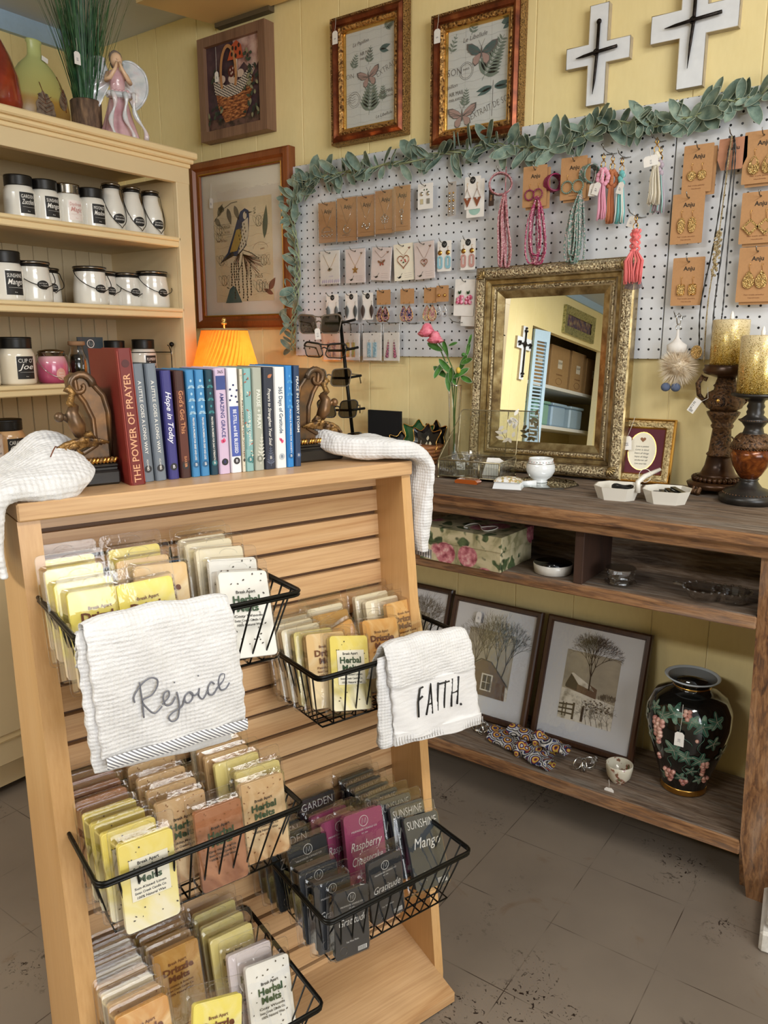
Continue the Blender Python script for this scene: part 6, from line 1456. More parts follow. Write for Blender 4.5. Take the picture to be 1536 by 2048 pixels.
glitter_candle('gold glitter pillar candle on the carved bronzed stand', -.420, 1.985, HT+.306, .041, .104)
t = thing('candle_stand', 'black turned candle stand with a crackled amber glass bulb', 'candle holder', (-.334, 1.895, HT), 0)
MB().lathe([(.052, 0), (.060, .003), (.061, .018), (.052, .022), (.048, .030), (.030, .036), (.022, .046), (.019, .052), (.022, .056)], M_ebony, seg=36).build('base', t)
MB().lathe([(.018, .056), (.026, .066), (.037, .085), (.043, .105), (.045, .124)], M_amber, seg=36).build('amber_bulb', t)
b = MB()
for k in range(44): a = 2*PI*k/44; b.ball(.0455*math.cos(a), .0455*math.sin(a), .125, .0017, M_brz, seg=6, rings=4); b.ball(.052*math.cos(a), .052*math.sin(a), .023, .0016, M_brz, seg=6, rings=4); b.ball(.0325*math.cos(a), .0325*math.sin(a), .188, .0014, M_brz, seg=6, rings=4)
b.build('beading', t)
b = MB(); b.lathe([(.045, .126), (.044, .134), (.036, .150), (.028, .158)], M_brz, seg=36)
for q in range(8):
    a0 = 2*PI*q/8; b.tube([((.044-.006*abs(math.sin(u)))*math.cos(a0+.34*math.sin(u)*.9), (.044-.006*abs(math.sin(u)))*math.sin(a0+.34*math.sin(u)*.9), .138+.009*math.cos(u)) for u in [k*.55 for k in range(11)]], .0019, M_brz, seg=5)
b.build('scroll_collar', t)
MB().lathe([(.028, .156), (.022, .160), (.019, .172), (.026, .182), (.033, .187), (.026, .192), (.017, .200), (.019, .206), (.016, .212), (.019, .218), (.016, .226), (.018, .232), (.040, .238), (.054, .242), (.054, .247), (.0001, .247)], M_ebony, seg=36).build('turned_stem', t)
glitter_candle('gold glitter pillar candle on the black and amber stand, cut by the picture edge', -.334, 1.895, HT+.247, .044, .126)
# --- black cube display, leaf dishes in a bark basket
t = thing('black_display', 'flat black velvet display panel standing behind the corner of the slatwall stand', 'display', (-1.410, 1.975, HT), 0)
b = MB(); b.box(-.062, .062, 0, .012, 0, .152, M('black_velvet', '#050506', .95), b=.001); b.build('panel', t); b = MB(); b.box(-.055, .055, -.04, 0, 0, .010, M_glass); b.build('clear_foot', t)
M_bsk2 = mottle('wood_shaving_basket', [(.3, '#6b4022'), (.55, '#a1683a'), (.8, '#c08b5a')], 30, .6, 0, .3, sc=(1, 1, 4))
t = thing('bark_basket', 'round brown split wood basket behind the hanging towel', 'basket', (-1.262, 1.955, HT), 0)
b = MB(); 
for k in range(5): b.lathe([(.046+.004*k, .012*k), (.052+.004*k, .012*k+.003), (.054+.004*k, .012*k+.012), (.050+.004*k, .012*k+.013)], M_bsk2, seg=32)
b.build('bands', t); MB().lathe([(.0001, .001), (.046, .001), (.06, .05), (.055, .05), (.0001, .01)], M_bsk2, seg=24).build('bowl', t)
b = MB(); b.tube([(.045, -.045, .06), (.055, -.05, .03), (.048, -.055, .005), (.044, -.056, .0)], .0015, M_string, seg=5); b.build('twine', t)
M_lac = plain('black_enamel', '#16181a', .15, Coat_Weight=.6); M_lacg = plain('green_enamel', '#2d5a34', .15, Coat_Weight=.6)
def leafdish(lb, x, y, z, rz, rx, m, s, deco=True):
    t = thing('leaf_dish', lb, 'dish', (x, y, z), rz, 'leaf shaped enamel dishes in the basket', rx=rx)
    o = [(0, -.5), (.30, -.42), (.46, -.16), (.40, .02), (.50, .36), (.20, .30), (0, .52), (-.20, .30), (-.50, .36), (-.40, .02), (-.46, -.16), (-.30, -.42)]
    o = [p[:2] for p in smoothp([(a, c) for a, c in o+[o[0]]], 4)][:-1]; o = [(a*s, c*s+s*.5) for a, c in o]
    b = MB(); cx, cz = 0, s*.5; n_ = len(o)
    vs = [(x_, 0, z_) for x_, z_ in o]+[(cx+(x_-cx)*.82, .010, cz+(z_-cz)*.82) for x_, z_ in o]+[(x_, .003, z_) for x_, z_ in o]+[(cx+(x_-cx)*.82, .014, cz+(z_-cz)*.82) for x_, z_ in o]
    b.add(vs, [(k, (k+1) % n_, (k+1) % n_+n_, k+n_) for k in range(n_)]+[(k+2*n_, k+3*n_, (k+1) % n_+3*n_, (k+1) % n_+2*n_) for k in range(n_)]+[tuple(range(n_, 2*n_)), tuple(range(3*n_, 4*n_))[::-1]], m)
    b.build('dish_body', t); b = MB(); b.tube([(x_, .001, z_) for x_, z_ in o], .0013, M_gold, closed=True, seg=5); b.build('gilt_rim', t)
    if deco:
        b = MB(); 
        for (dx, dz, L, a) in ((0, .30, .22, 1.5), (.10, .25, .2, .7), (-.08, .3, .16, 2.4), (.02, .55, .14, 1.6), (-.18, .2, .16, 2.0), (.16, .40, .14, 1.9)): leafpoly(b, dx*s, dz*s, L*s, .03*s*1.6, a, M('shell_inlay', '#cfc6a8', .4), .0085)
        b.build('leaf_inlay', t)
    return t
leafdish('green enamel leaf dish standing behind the black one', -1.285, 1.975, HT+.030, .25, -.15, M_lacg, .100, False)
leafdish('black enamel leaf dish low at the left of the basket', -1.325, 1.955, HT+.022, .7, -.4, M_lac, .075, False)
leafdish('gold rimmed dark leaf dish at the back of the basket', -1.235, 1.99, HT+.035, -.3, -.1, M_lac, .095, False)
d = leafdish('large black enamel leaf dish with pale leaf inlay, front of the basket', -1.243, 1.935, HT+.020, -.1, -.30, M_lac, .105)
ptag(d, -.010, -.006, .042, .020, .024, .012, 0, mark='')
# --- sunglasses on their rack
t = thing('sunglasses_rack', 'thin black wire display rack carrying five pairs of sunglasses', 'display rack', (-1.50, 1.945, HT), 0)
b = MB(); b.tube([(0, 0, 0), (-.058, 0, .452)], .0055, M_black, seg=8); b.build('pole', t); b = MB(); b.lathe([(.0001, 0), (.055, 0), (.055, .006), (.0001, .008)], M_black, seg=24); b.build('base', t)
RZ = [.418, .335, .250, .150, .062]
for z_ in RZ: b = MB(); x_ = -.058*z_/.452; b.tube([(x_-.045, -.022, z_), (x_, -.002, z_), (x_+.065, -.01, z_+.010)], .0038, M_black, seg=6); b.build('arm', t)
M_lens = clearfilm('smoke_lens', (.12, .11, .10), .35, .02, .4); M_lensc = clearfilm('amber_clear_lens', (.80, .72, .62), .25, .02, .4)
def shades(lb, x, y, z, rz, mat, lens, w_=.128, hh=.040, tilt=0.0, cat=False):
    t = thing('sunglasses', lb, 'sunglasses', (x, y, z), rz, 'sunglasses on the wire rack', ry=tilt)
    for s_ in (-1, 1):
        cx = s_*w_*.255; o = rrect(w_*.42, hh, .013, 5, cx, 0); o = [(a+(.004*s_ if c > 0 else -.0015*s_), c+(.003 if c > 0 and (a-cx)*s_ > 0 else 0)) for a, c in o]
        o = [(a, (a/w_*2)**2*.010, c) for a, c in o]
        b = MB(); b.add(o, [tuple(range(len(o)))[::-1]], lens); b.build('lens', t)
        b = MB(); b.tube(o, .0019, mat, closed=True, seg=6); b.tube([p for p in o if p[2] > hh*.2], .0030, mat, seg=6) if cat else None
        b.build('lens_rim', t)
        b = MB(); b.tube([(s_*w_*.485, .010, .012), (s_*w_*.50, .030, .010), (s_*w_*.47, .105, .006), (s_*w_*.45, .130, -.022)], .0022, mat, seg=6, taper=[1.3, 1, .8, 1]); b.build('temple', t)
    b = MB(); b.tube([(-.010, .001, .006), (0, -.002, .010), (.010, .001, .006)], .0022, mat, seg=6); b.tube([(-.044*w_/.128, .006, hh*.52), (0, -.001, hh*.42), (.044*w_/.128, .006, hh*.52)], .0020, mat, seg=6) if cat else None; b.build('bridge', t); return t
M_fr = plain('black_acetate', '#17130f', .2); M_frc = plain('taupe_acetate', '#6f6253', .2)
SGX = lambda z: -1.50-.058*z/.452
rzg = .35
t = shades('black browline sunglasses with a white tag, topmost on the rack', SGX(.42)-.055, 1.905, HT+.415, rzg, M_frc, M_lens, .145, .054, cat=True); ptag(t, -.004, -.004, -.012, .018, .034, .012, -.1, mark='$15')
shades('black narrow angular glasses with nearly clear lenses, second on the rack', SGX(.335)-.045, 1.905, HT+.335, rzg, M_fr, M_lensc, .142, .042, .04, cat=True)
shades('taupe rimmed sunglasses with dark lenses, third down on the rack', SGX(.25)-.038, 1.905, HT+.252, rzg, M_frc, M_lens, .142, .052)
shades('dark sunglasses turned partly away, fourth down on the rack', SGX(.15)-.020, 1.905, HT+.155, rzg+.2, M_fr, M_lens, .130, .052)
shades('lowest sunglasses on the rack, mostly behind the folded towel', SGX(.06)-.010, 1.905, HT+.062, rzg+.1, M_fr, M_lens, .125, .038)
# --- lamp with pleated shade, lit
t = thing('table_lamp', 'lit table lamp with an orange pleated bell shade behind the books', 'lamp', (-1.893, 1.775, HT), 0)
MB().lathe([(.055, 0), (.058, .006), (.040, .014), (.015, .03), (.022, .07), (.034, .10), (.022, .14), (.010, .16), (.010, .20)], M_brzs, seg=28).build('base', t)
ts = NT('pleated_shade'); ts.col(ts.ramp(ts.noise(ts.coord(), 30, 2), [(.3, '#c9862a'), (.7, '#e0a544')])); ts.set(.9)
n_ = ts.n; trl = n_.new('ShaderNodeBsdfTranslucent'); trl.inputs[0].default_value = (.88, .50, .10, 1); mxs = n_.new('ShaderNodeMixShader'); mxs.inputs[0].default_value = .50
ts.link(ts.b.outputs[0], mxs.inputs[1]); ts.link(trl.outputs[0], mxs.inputs[2]); ts.link(mxs.outputs[0], n_['Material Output'].inputs[0])
NP = 44
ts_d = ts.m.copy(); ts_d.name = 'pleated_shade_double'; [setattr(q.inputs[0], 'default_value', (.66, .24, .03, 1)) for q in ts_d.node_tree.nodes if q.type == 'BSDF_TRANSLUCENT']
def shade(u, v):
    a = 2*PI*u; r = .130+(.070-.130)*v**.85; z = .200+.200*v; tw = .75*v
    r *= 1+.035*(1 if int(round(u*NP*2)) % 2 else -1)
    c = 1/max(abs(math.cos(((a+PI/6) % (PI/3))-PI/6)), .86); r *= 1-.05*(1-1/c)
    return (r*math.cos(a+tw), r*math.sin(a+tw), z)
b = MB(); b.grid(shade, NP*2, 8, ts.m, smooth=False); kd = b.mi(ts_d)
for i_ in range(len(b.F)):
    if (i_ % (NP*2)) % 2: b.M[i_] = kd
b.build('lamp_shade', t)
b = MB(); 
for z_, r_ in ((.400, .0715),): b.tube([(r_*math.cos(a), r_*math.sin(a), z_) for a in [2*PI*k/48 for k in range(48)]], .0035, plain('shade_braid', '#a08660', .8), closed=True, seg=6)
b.build('shade_trim', t)
b = MB(); b.lathe([(.003, .20), (.003, .415), (.009, .417), (.009, .422), (.004, .424), (.008, .428), (.005, .436), (.0001, .438)], M('brass_finial', '#e2bd70', .2, .9), seg=16); b.build('finial', t)
em = NT('lamp_bulb'); em.b.inputs['Emission Color'].default_value = (1, .72, .38, 1); em.b.inputs['Emission Strength'].default_value = 12
b = MB(); b.ball(0, 0, .28, .022, em.m, sz=1.3); b.build('bulb', t)
ld = bpy.data.lights.new('lamp_glow', 'POINT'); ld.energy = 3.4; ld.color = (1, .55, .20); ld.shadow_soft_size = .03; lo = bpy.data.objects.new('lamp_glow', ld); COL.objects.link(lo); lo.location = (-1.893, 1.775, HT+.29)

# ================================================================ inside the hutch
t = thing('keepsake_box', 'rose patterned decoupage box with a matching lid on the middle shelf', 'box', (-.925, 1.71, .716), -.02)
tf = NT('rose_decoupage'); v = tf.coord(); a_ = tf.noise(v, 16, 2, .4, .5); b_ = tf.noise(v, 20, 3, .5, 1.0)
vor = tf.node('ShaderNodeTexVoronoi'); tf.link(v, vor.inputs['Vector']); vor.inputs['Scale'].default_value = 13
base_ = tf.ramp(b_, [(.35, '#8a8460'), (.46, '#b5ab86'), (.6, '#cbbf9c')]); rose_ = tf.ramp(tf.noise(v, 70, 3), [(.35, '#8c3a4a'), (.55, '#c97c86'), (.7, '#e3b9b4')])
grn = tf.ramp(tf.noise(v, 60, 2), [(.3, '#2c3a26'), (.7, '#5c6e48')])
m1 = tf.ramp(vor.outputs['Distance'], [(.36, 1.0), (.40, 0.0)]); m2 = tf.ramp(tf.noise(v, 24, 2, .5, .3), [(.56, 0.0), (.6, 1.0)])
tf.col(tf.mix(m1, tf.mix(m2, base_, grn), rose_)); tf.set(.35)
b = MB(); b.box(-.122, .112, -.083, .083, 0, .060, tf.m, b=.001); b.build('box_base', t); b = MB(); b.box(-.125, .115, -.086, .086, .050, .088, tf.m, b=.001); b.build('lid', t)
b = MB(); b.tube([(.02+.04*math.sin(a), -.02+.03*math.sin(2*a), .0895) for a in [k*.3 for k in range(20)]], .0012, M_string, seg=5); b.build('string', t)
t = thing('ring_dish', 'shallow black and white round dish of bracelets on the middle shelf', 'dish', (-.715, 1.705, .716), 0)
MB().lathe([(.036, 0), (.044, .002), (.047, .024), (.045, .025)], plain('white_enamel', '#d8d4cc', .25), seg=36).build('outer', t)
MB().lathe([(.046, .0252), (.0445, .024), (.042, .006), (.0001, .004)], plain('black_glaze', '#0c0d10', .12), seg=36).build('bowl', t)
t3 = thing('bracelet', 'thin silver and beaded bracelets lying in the black and white dish', 'bracelet', (-.715, 1.705, .722), 0); b = MB()
for k in range(2): b.tube([((.022+.004*k)*math.cos(a)-.004*k, .018*math.sin(a), .004+.003*math.sin(2*a+k)) for a in [2*PI*i/24 for i in range(24)]], .0011, M_silv, closed=True, seg=5)
b.build('band', t3)
t = thing('glass_votive', 'faceted clear glass votive holder on the middle shelf right of the divider', 'candle holder', (-.548, 1.700, .716), .2)
b = MB(); b.lathe([(.016, .0), (.024, .004), (.030, .016), (.034, .040), (.031, .041), (.024, .018), (.0001, .010)], M_glass, seg=8, smooth=False, sx=1.0)
b.lathe([(.034, .040), (.035, .042), (.031, .042)], M_silv, seg=8, smooth=False); b.lathe([(.028, .002), (.037, .006), (.037, .010), (.028, .012)], M_glass, seg=10, smooth=False); b.build('cut_glass', t)
t = thing('glass_dish', 'clear cut glass relish dish with handles at the right of the middle shelf', 'dish', (-.345, 1.705, .716), .2)
b = MB()
for cx, r_ in ((-.022, .040), (.034, .036)):
    b.lathe([(.018, 0), (.03, .004), (r_, .020), (r_+.004, .026), (r_, .026), (.026, .007), (.0001, .005)], M_glass, Tr(cx, 0, .002), seg=16, smooth=False)
    b.lathe([(r_+.0035, .0275), (r_+.0045, .0285), (r_+.0035, .0295)], M_silv, Tr(cx, 0, .0), seg=24) if False else None
    for k in range(16): a = 2*PI*k/16; b.ball(cx+(r_+.003)*math.cos(a), (r_+.003)*math.sin(a), .028, .0035, M_glass, seg=6, rings=4)
b.build('bowls', t); b = MB(); b.tube([(-.058, 0, .026), (-.085, 0, .030), (-.080, .012, .028), (-.060, .012, .026)], .003, M_glass, seg=6); b.build('handle', t)
# --- leaning winter prints
M_wal = wood('walnut_frame', '#24150e', '#3d2417', '#52331f', 'z', .35, 7)
M_matw = plain('white_mat', '#d9dade', .85, 0, .02)
M_sky = mottle('sepia_sky', [(.3, '#8f8879'), (.6, '#b3a996'), (.8, '#c9c0ad')], 7, .7, sc=(1, 1, 2)); M_snow = mottle('sepia_snow', [(.35, '#8f8676'), (.5, '#ded8cb'), (.8, '#efeae0')], 40, .7)
M_sep = plain('sepia_dark', '#3a2c22', .7, 0, .3, 80); M_sepb = plain('sepia_barn', '#6b5240', .7, 0, .3, 120); M_sepm = plain('sepia_mid', '#7f7363', .7, 0, .3, 120)
def winter(lb, x, y, w_, h_, which, z=.150, lean=-.30):
    t = thing('winter_print', lb, 'picture', (x, y, z+.002), 0, 'framed winter prints leaning on the bottom shelf', rx=lean); TT = Tr(0, 0, h_/2)
    frame_geo(MB(), w_, h_, [(0, -.008), (0, .008), (.004, .012), (.013, .012), (.018, .004)], [M_wal], TT).build('frame', t)
    b = MB(); b.box(-w_/2+.016, w_/2-.016, -.003, .004, .016, h_-.016, M_matw); b.build('mat_board', t)
    pw, ph = .155, .195; b = MB(); Y = -.0036; cz = h_/2-.008; b.box(-pw/2, pw/2, Y, -.003, cz-ph/2, cz+ph/2, M_sky); Y -= .0004; R_ = random.Random(which+20)
    L = lambda pts: [(a*pw, cz+c*ph) for a, c in pts]
    if which == 3:
        b.poly(L([(-.5, -.5), (.5, -.5), (.5, -.14), (.1, -.10), (-.5, -.06)]), Y, M_snow)
        for k in range(40): leafpoly(b, (R_.random()*.28+.2)*pw, cz+(-.12+R_.random()*.06)*ph, .012, .002, R_.uniform(.8, 2.2), M_sepm, Y-.0002)
        b.poly(L([(-.42, -.05), (.15, -.12), (.15, .02), (.02, .06), (-.36, .14), (-.42, .02)]), Y-.0003, M_sepb)
        b.poly(L([(-.44, .0), (-.36, .16), (-.22, .04), (-.22, -.06), (-.44, -.04)]), Y-.0004, M_sep); b.poly(L([(-.36, .17), (-.20, .03), (.10, -.02), (.02, .05), (-.32, .18)][::-1]), Y-.0005, M_snow)
        for w2 in (.0032,): tree(b, .0, cz-.02*ph, .038, PI/2, .0050, M_sep, 7, R_, Y-.0007, None, .46)
        for fx in (-.42, -.36): stroke(b, L([(fx, -.46), (fx, -.26)]), .003, M_sep, Y-.0009)
        for k in range(3): stroke(b, L([(-.5, -.30-.06*k), (-.22, -.27-.07*k)]), .0045, M_sep, Y-.0009)
        stroke(b, L([(-.22, -.48), (-.22, -.24)]), .006, M_sep, Y-.0010); stroke(b, L([(-.05, -.48), (-.05, -.27)]), .007, M_sep, Y-.0010)
        for k in range(5): tree(b, (.05+.10*k)*pw, cz-.5*ph, .020, 1.9, .0012, M_sep, 4, R_, Y-.0009, None, .7)
        for k in range(30): b.poly(ell(.0035, .0022, 6, (R_.random()*.5)*pw-.01, cz+(-.14-.16*R_.random())*ph), Y-.0002, M_sepm)
    else:
        b.poly(L([(-.5, -.5), (.5, -.5), (.5, -.3), (-.5, -.2)]), Y, M_snow)
        for x0, a0, L0 in ((.18, 1.5, .045), (-.02, 1.65, .040), (-.3, 1.45, .036), (.32, 1.35, .042)): tree(b, x0*pw, cz-.18*ph, L0, a0, .0042, M_sep, 6, R_, Y-.0004, None, .36)
        b.poly(L([(-.5, -.5), (.46, -.5), (.44, -.26), (.1, .02), (-.12, .04), (-.5, -.18)]), Y-.0006-.0003*6, M_sepb); stroke(b, L([(.48, -.28), (.08, .03), (-.14, .05), (-.5, -.16)]), .004, M_sep, Y-.0028)
        b.poly(L([(-.08, -.42), (.16, -.42), (.16, -.16), (-.08, -.16)]), Y-.003, M_snow); b.poly(L([(-.05, -.40), (.13, -.40), (.13, -.18), (-.05, -.18)]), Y-.0033, M_sep)
        stroke(b, L([(.04, -.40), (.04, -.18)]), .002, M_snow, Y-.0036); stroke(b, L([(-.05, -.29), (.13, -.29)]), .002, M_snow, Y-.0036)
    b.build('print', t); MB().box(-w_/2+.017, w_/2-.017, -.0085, -.008, .017, h_-.017, M_pane).build('glass_pane', t); return t
winter('walnut framed print of a snowy farmhouse under a bare tree, beside the big vase', -.703, 1.925, .298, .352, 3)
d = winter('walnut framed print of bare trees behind a shed gable window, middle of the three', -1.018, 1.922, .298, .352, 2); ptag(d, -.05, -.016, .315, .018, .032, .018, 0)
winter('walnut framed winter print farthest left, mostly behind the slatwall stand', -1.335, 1.945, .298, .355, 1)
# --- the big vase
t = thing('porcelain_vase', 'large black porcelain vase painted with pink grapes and green leaves', 'vase', (-.418, 1.905, .150), 0)
vp = [(.052, 0), (.056, .004), (.055, .014), (.058, .030), (.074, .080), (.093, .140), (.101, .185), (.099, .222), (.085, .252), (.060, .268), (.048, .275), (.045, .282), (.052, .292), (.062, .300)]
M_vblk = plain('black_porcelain', '#0e0f0e', .1, Coat_Weight=.8)
MB().lathe(vp, M_vblk, seg=64).build('body', t)
MB().lathe([(.062, .299), (.066, .303), (.062, .304), (.052, .296), (.044, .288), (.0001, .284)], plain('pale_blue_glaze', '#c3cfda', .12, Coat_Weight=.6), seg=64).build('inner_glaze', t)
b = MB(); b.lathe([(.0455, .278), (.0462, .281), (.0455, .284)], M_gold, seg=48); b.lathe([(.0562, .003), (.0568, .006), (.0555, .014), (.0562, .018)], M_gold, seg=48); b.build('gilt_bands', t)
def vr(z):
    for (r0, z0), (r1, z1) in zip(vp, vp[1:]):
        if z0 <= z <= z1: return r0+(r1-r0)*(z-z0)/(z1-z0)
    return .05
def vs_(a, z, e=.0012): r = vr(z)+e; return (r*math.sin(a), -r*math.cos(a), z)
M_gr = mottle('painted_grape', [(.3, '#8a4a48'), (.5, '#c08a7c'), (.72, '#e6c3b0')], 80, .15, Coat_Weight=.6); M_vl = mottle('painted_vine_leaf', [(.3, '#1f3a30'), (.5, '#3f6656'), (.7, '#7f9a86')], 40, .15, Coat_Weight=.6)
def vleaf(b, a, z, s, rot):
    def f(u, v):
        q = 2*PI*u; rr = v*s*(.72+.28*math.cos(5*q)); x_, z_ = rr*math.sin(q+rot), rr*math.cos(q+rot); return vs_(a+x_/vr(z), min(.298, max(.003, z+z_)), .0016)
    b.grid(f, 30, 3, M_vl)
    for k in range(5): q = 2*PI*k/5; b.tube([vs_(a, z, .0022), vs_(a+.85*s*math.sin(q+rot)/vr(z), z+.85*s*math.cos(q+rot), .0022)], .0005, M_sky, seg=4)
b = MB(); 
for a, z, s, rt in ((-.15, .235, .026, .3), (-.42, .222, .022, 1), (.55, .215, .028, .2), (.28, .225, .022, .9), (-.08, .140, .030, .5), (.22, .125, .024, 1.4), (.60, .120, .026, .2), (.85, .17, .022, .4), (.9, .225, .024, 0), (-.85, .15, .024, .5), (.1, .06, .018, .4), (.75, .06, .018, .4), (-.5, .05, .018, 0), (-1.2, .2, .026, 0), (1.3, .13, .026, .6), (.42, .085, .016, .2), (-.75, .23, .02, .1)): vleaf(b, a, z, s, rt)
b.build('vine_leaves', t)
R_ = random.Random(9)
def cluster(a, z, w_, h_, r_=.0072):
    b = MB(); rows = int(h_/(r_*1.35))
    for i in range(rows):
        n_ = max(1, int((w_/(r_*1.7))*(1-.75*i/rows)))
        for j in range(n_): aa = a+((j-(n_-1)/2)*r_*1.7+R_.uniform(-.001, .001))/vr(z); p = vs_(aa, z-i*r_*1.35, .001); b.ball(*p, r_, M_gr, seg=10, rings=6)
    b.build('grape_cluster', t)
cluster(-.52, .205, .046, .072); cluster(.18, .245, .028, .030, .006); cluster(-.30, .070, .036, .036, .0065); cluster(.22, .050, .030, .024, .0062); cluster(.78, .110, .030, .045, .0062); cluster(.45, .178, .012, .012, .005); cluster(1.0, .06, .024, .024, .006); cluster(-.62, .105, .014, .016, .0055)
b = MB()
for a0, z0, a1, z1 in ((-.1, .22, .3, .16), (-.1, .14, -.3, .08), (.5, .2, .6, .12), (.2, .12, .25, .06), (.6, .12, .8, .06)): b.tube([vs_(a0+(a1-a0)*u+.08*math.sin(u*9), z0+(z1-z0)*u, .0015) for u in [k/14 for k in range(15)]], .0008, M_vl, seg=4)
b.build('vines', t); ptag(t, .006, -.108, .198, .022, .036, .072, 0, mark='38', dx=.002)
# --- small cup, scarf, wire bells
t = thing('handleless_cup', 'small cream cup with red flowers and a price tag hanging over the shelf edge', 'cup', (-.560, 1.830, .150), 0)
MB().lathe([(.018, 0), (.020, .003), (.030, .018), (.034, .040), (.034, .050), (.032, .051), (.028, .02), (.0001, .008)], mottle('flowered_cream', [(.45, '#cfc8b4'), (.56, '#cfc8b4'), (.60, '#8a4a3c'), (.66, '#5f6e4a')], 45, .2, Coat_Weight=.5), seg=36).build('bowl', t)
ptag(t, -.004, -.060, .010, .024, .034, .022, -.08, mark='4.95')
ts2 = NT('paisley_print'); v = ts2.coord(); vo = ts2.node('ShaderNodeTexVoronoi'); ts2.link(v, vo.inputs['Vector']); vo.inputs['Scale'].default_value = 34; wv = ts2.node('ShaderNodeMath', operation='PINGPONG'); ts2.link(vo.outputs['Distance'], wv.inputs[0]); wv.inputs[1].default_value = .30
cr = ts2.ramp(wv.outputs[0], [(.02, '#141826'), (.09, '#e8e4dc'), (.13, '#27407a'), (.18, '#1b2238'), (.23, '#9b3a3a'), (.28, '#c9b04a')]); ts2.col(cr); ts2.set(.8)
for i, (x, y, z, rz, L) in enumerate(((-.845, 1.850, .150, -.12, .20), (-.825, 1.805, .150, -.28, .21), (-.790, 1.84, .178, -.15, .18))):
    t = thing('headband', 'twisted paisley print headband on the bottom shelf, '+('at the back of the three', 'at the front edge of the shelf', 'lying across the other two')[i], 'headband', (x, y, z), rz, 'paisley headbands on the bottom shelf')
    b = MB(); R_ = random.Random(i)
    def f(u, v, L=L, i=i):
        x_ = (u-.5)*L; kn = math.exp(-((u-.5)/.07)**2); w2 = .024*(1-.45*kn)+.003*math.sin(9*u+i); a = 2*PI*v
        return (x_, w2*math.cos(a), .014+.004*kn+(.012+.006*kn)*math.sin(a)+.002*math.sin(26*u+5*v))
    b.grid(f, 40, 14, ts2.m); b.build('band', t); b = MB(); b.tube([(0, .018*math.cos(a), .016+.020*math.sin(a)) for a in [2*PI*k/14 for k in range(14)]], .008, ts2.m, closed=True, seg=8); b.build('knot', t)
for i, (x, y) in enumerate(((-.985, 1.845), (-.660, 1.835))):
    t = thing('prism_ornament', 'clear and silver wire bead ornament, '+('left of' if i == 0 else 'right of')+' the paisley headbands', 'ornament', (x, y, .150), .4*i, 'clear ornaments beside the headbands'); R_ = random.Random(i+4)
    for k in range(7):
        b = MB(); a = R_.uniform(0, 6.3); cx, cy = .018*math.cos(a), .014*math.sin(a)
        b.tube([(cx+.016*math.cos(q)*math.cos(a), cy+.016*math.cos(q)*math.sin(a), .018+.016*math.sin(q)) for q in [2*PI*j/16 for j in range(16)]], .0022, M_glass if k % 2 else M_silv, closed=True, seg=6); b.build('loop', t)
    b = MB(); b.tube([(.02, 0, .02), (.035, -.005, .035)], .006, M_glass, seg=6, taper=[.6, 1.4]); b.ball(0, 0, .006, .006, M_silv); b.build('bell', t)
# --- marble foot at the right edge
t = thing('marble_base', 'rounded corner of a white marble base on the floor at the right edge', 'stand base', (-.075, 1.665, 0), .12)
b = MB(); mm = mottle('white_marble', [(.35, '#b9b2a6'), (.5, '#d9d5cc'), (.8, '#ebe8e1')], 9, .25, dist=2.0)
b.box(-.105, .2, -.05, .25, 0, .05, mm, b=.006); b.box(-.095, .2, -.042, .25, .05, .085, mm, b=.010); b.build('plinth', t)
# ================================================================ books between bookends on the stand
BT = 1.0445
def book(lb, a0, a1, h, c, title, ink='#e8e4dc', n=.058, up=False, d=.135, extra=None, ts=None, tlen=.62, tz=.50, tilt=0.0, shear=0.0, mark='B', markc=None, mtop=False, panel=None, author=None):
    w_ = a1-a0-.0008; t = thing('book', lb, 'book', ST((a0+a1)/2, -n, BT), SA, 'devotional books between the bookends', ry=tilt)
    m = mottle('cover_'+c[1:], [(.35, c), (.7, c)], 30, .5, 0, .12); mk = plain('title_'+ink[1:], ink, .6); pg = plain('pages', '#d9d2c2', .8)
    b = MB(); r = min(.004, w_*.3)
    b.add([(x, y, z) for z in (0, h) for x, y in ((-w_/2, d), (-w_/2, r), (-w_/2+r*.4, r*.3), (-w_/2+r, 0), (w_/2-r, 0), (w_/2-r*.4, r*.3), (w_/2, r), (w_/2, d), (w_/2-.002, d), (w_/2-.002, r+.001), (-w_/2+.002, r+.001), (-w_/2+.002, d))], [tuple(range(12))[::-1], tuple(range(12, 24))]+[(i, (i+1) % 12, (i+1) % 12+12, i+12) for i in range(12)], m)
    b.build('cover', t)
    b = MB(); b.box(-w_/2+.002, w_/2-.002, .005, d-.003, .003, h-.003, pg); b.build('pages', t)
    b = MB()
    if extra: extra(b, w_, h)
    if panel: b.box(-w_/2+.002, w_/2-.002, -.0003, .001, h*panel[0], h*panel[1], plain('panel_'+panel[2][1:], panel[2], .6))
    ts = ts or w_*.55; b.text(title, 0, h*tz, ts, mk, -.0006, rot=(PI/2 if up else -PI/2), width=h*tlen, shear=shear, bold=.012)
    if author: b.text(author, 0, h*.155, ts*.6, mk, -.0006, rot=-PI/2)
    mc = plain('mark_'+(markc or '#2a2a2e')[1:], markc or '#2a2a2e', .5); zc = h-.022 if mtop else .020; rr = min(.0058, w_*.36)
    b.poly(ell(rr, rr, 18, 0, zc), -.0005, mc); b.text(mark, 0, zc, rr*1.3, mk, -.0009)
    b.build('spine_lettering', t); return t
def damask(c): 
    def f(b, w_, h):
        m = plain('motif_'+c[1:], c, .6)
        for k in range(3):
            for s_ in (-1, 1):
                for q in range(4): leafpoly(b, 0, h*(.60+.12*k), w_*(.30+.05*q), .0009, PI/2+s_*(.4+.45*q), m, -.0005, None, 5)
            b.poly(ell(w_*.12, w_*.16, 10, 0, h*(.66+.12*k)), -.0005, m)
    return f
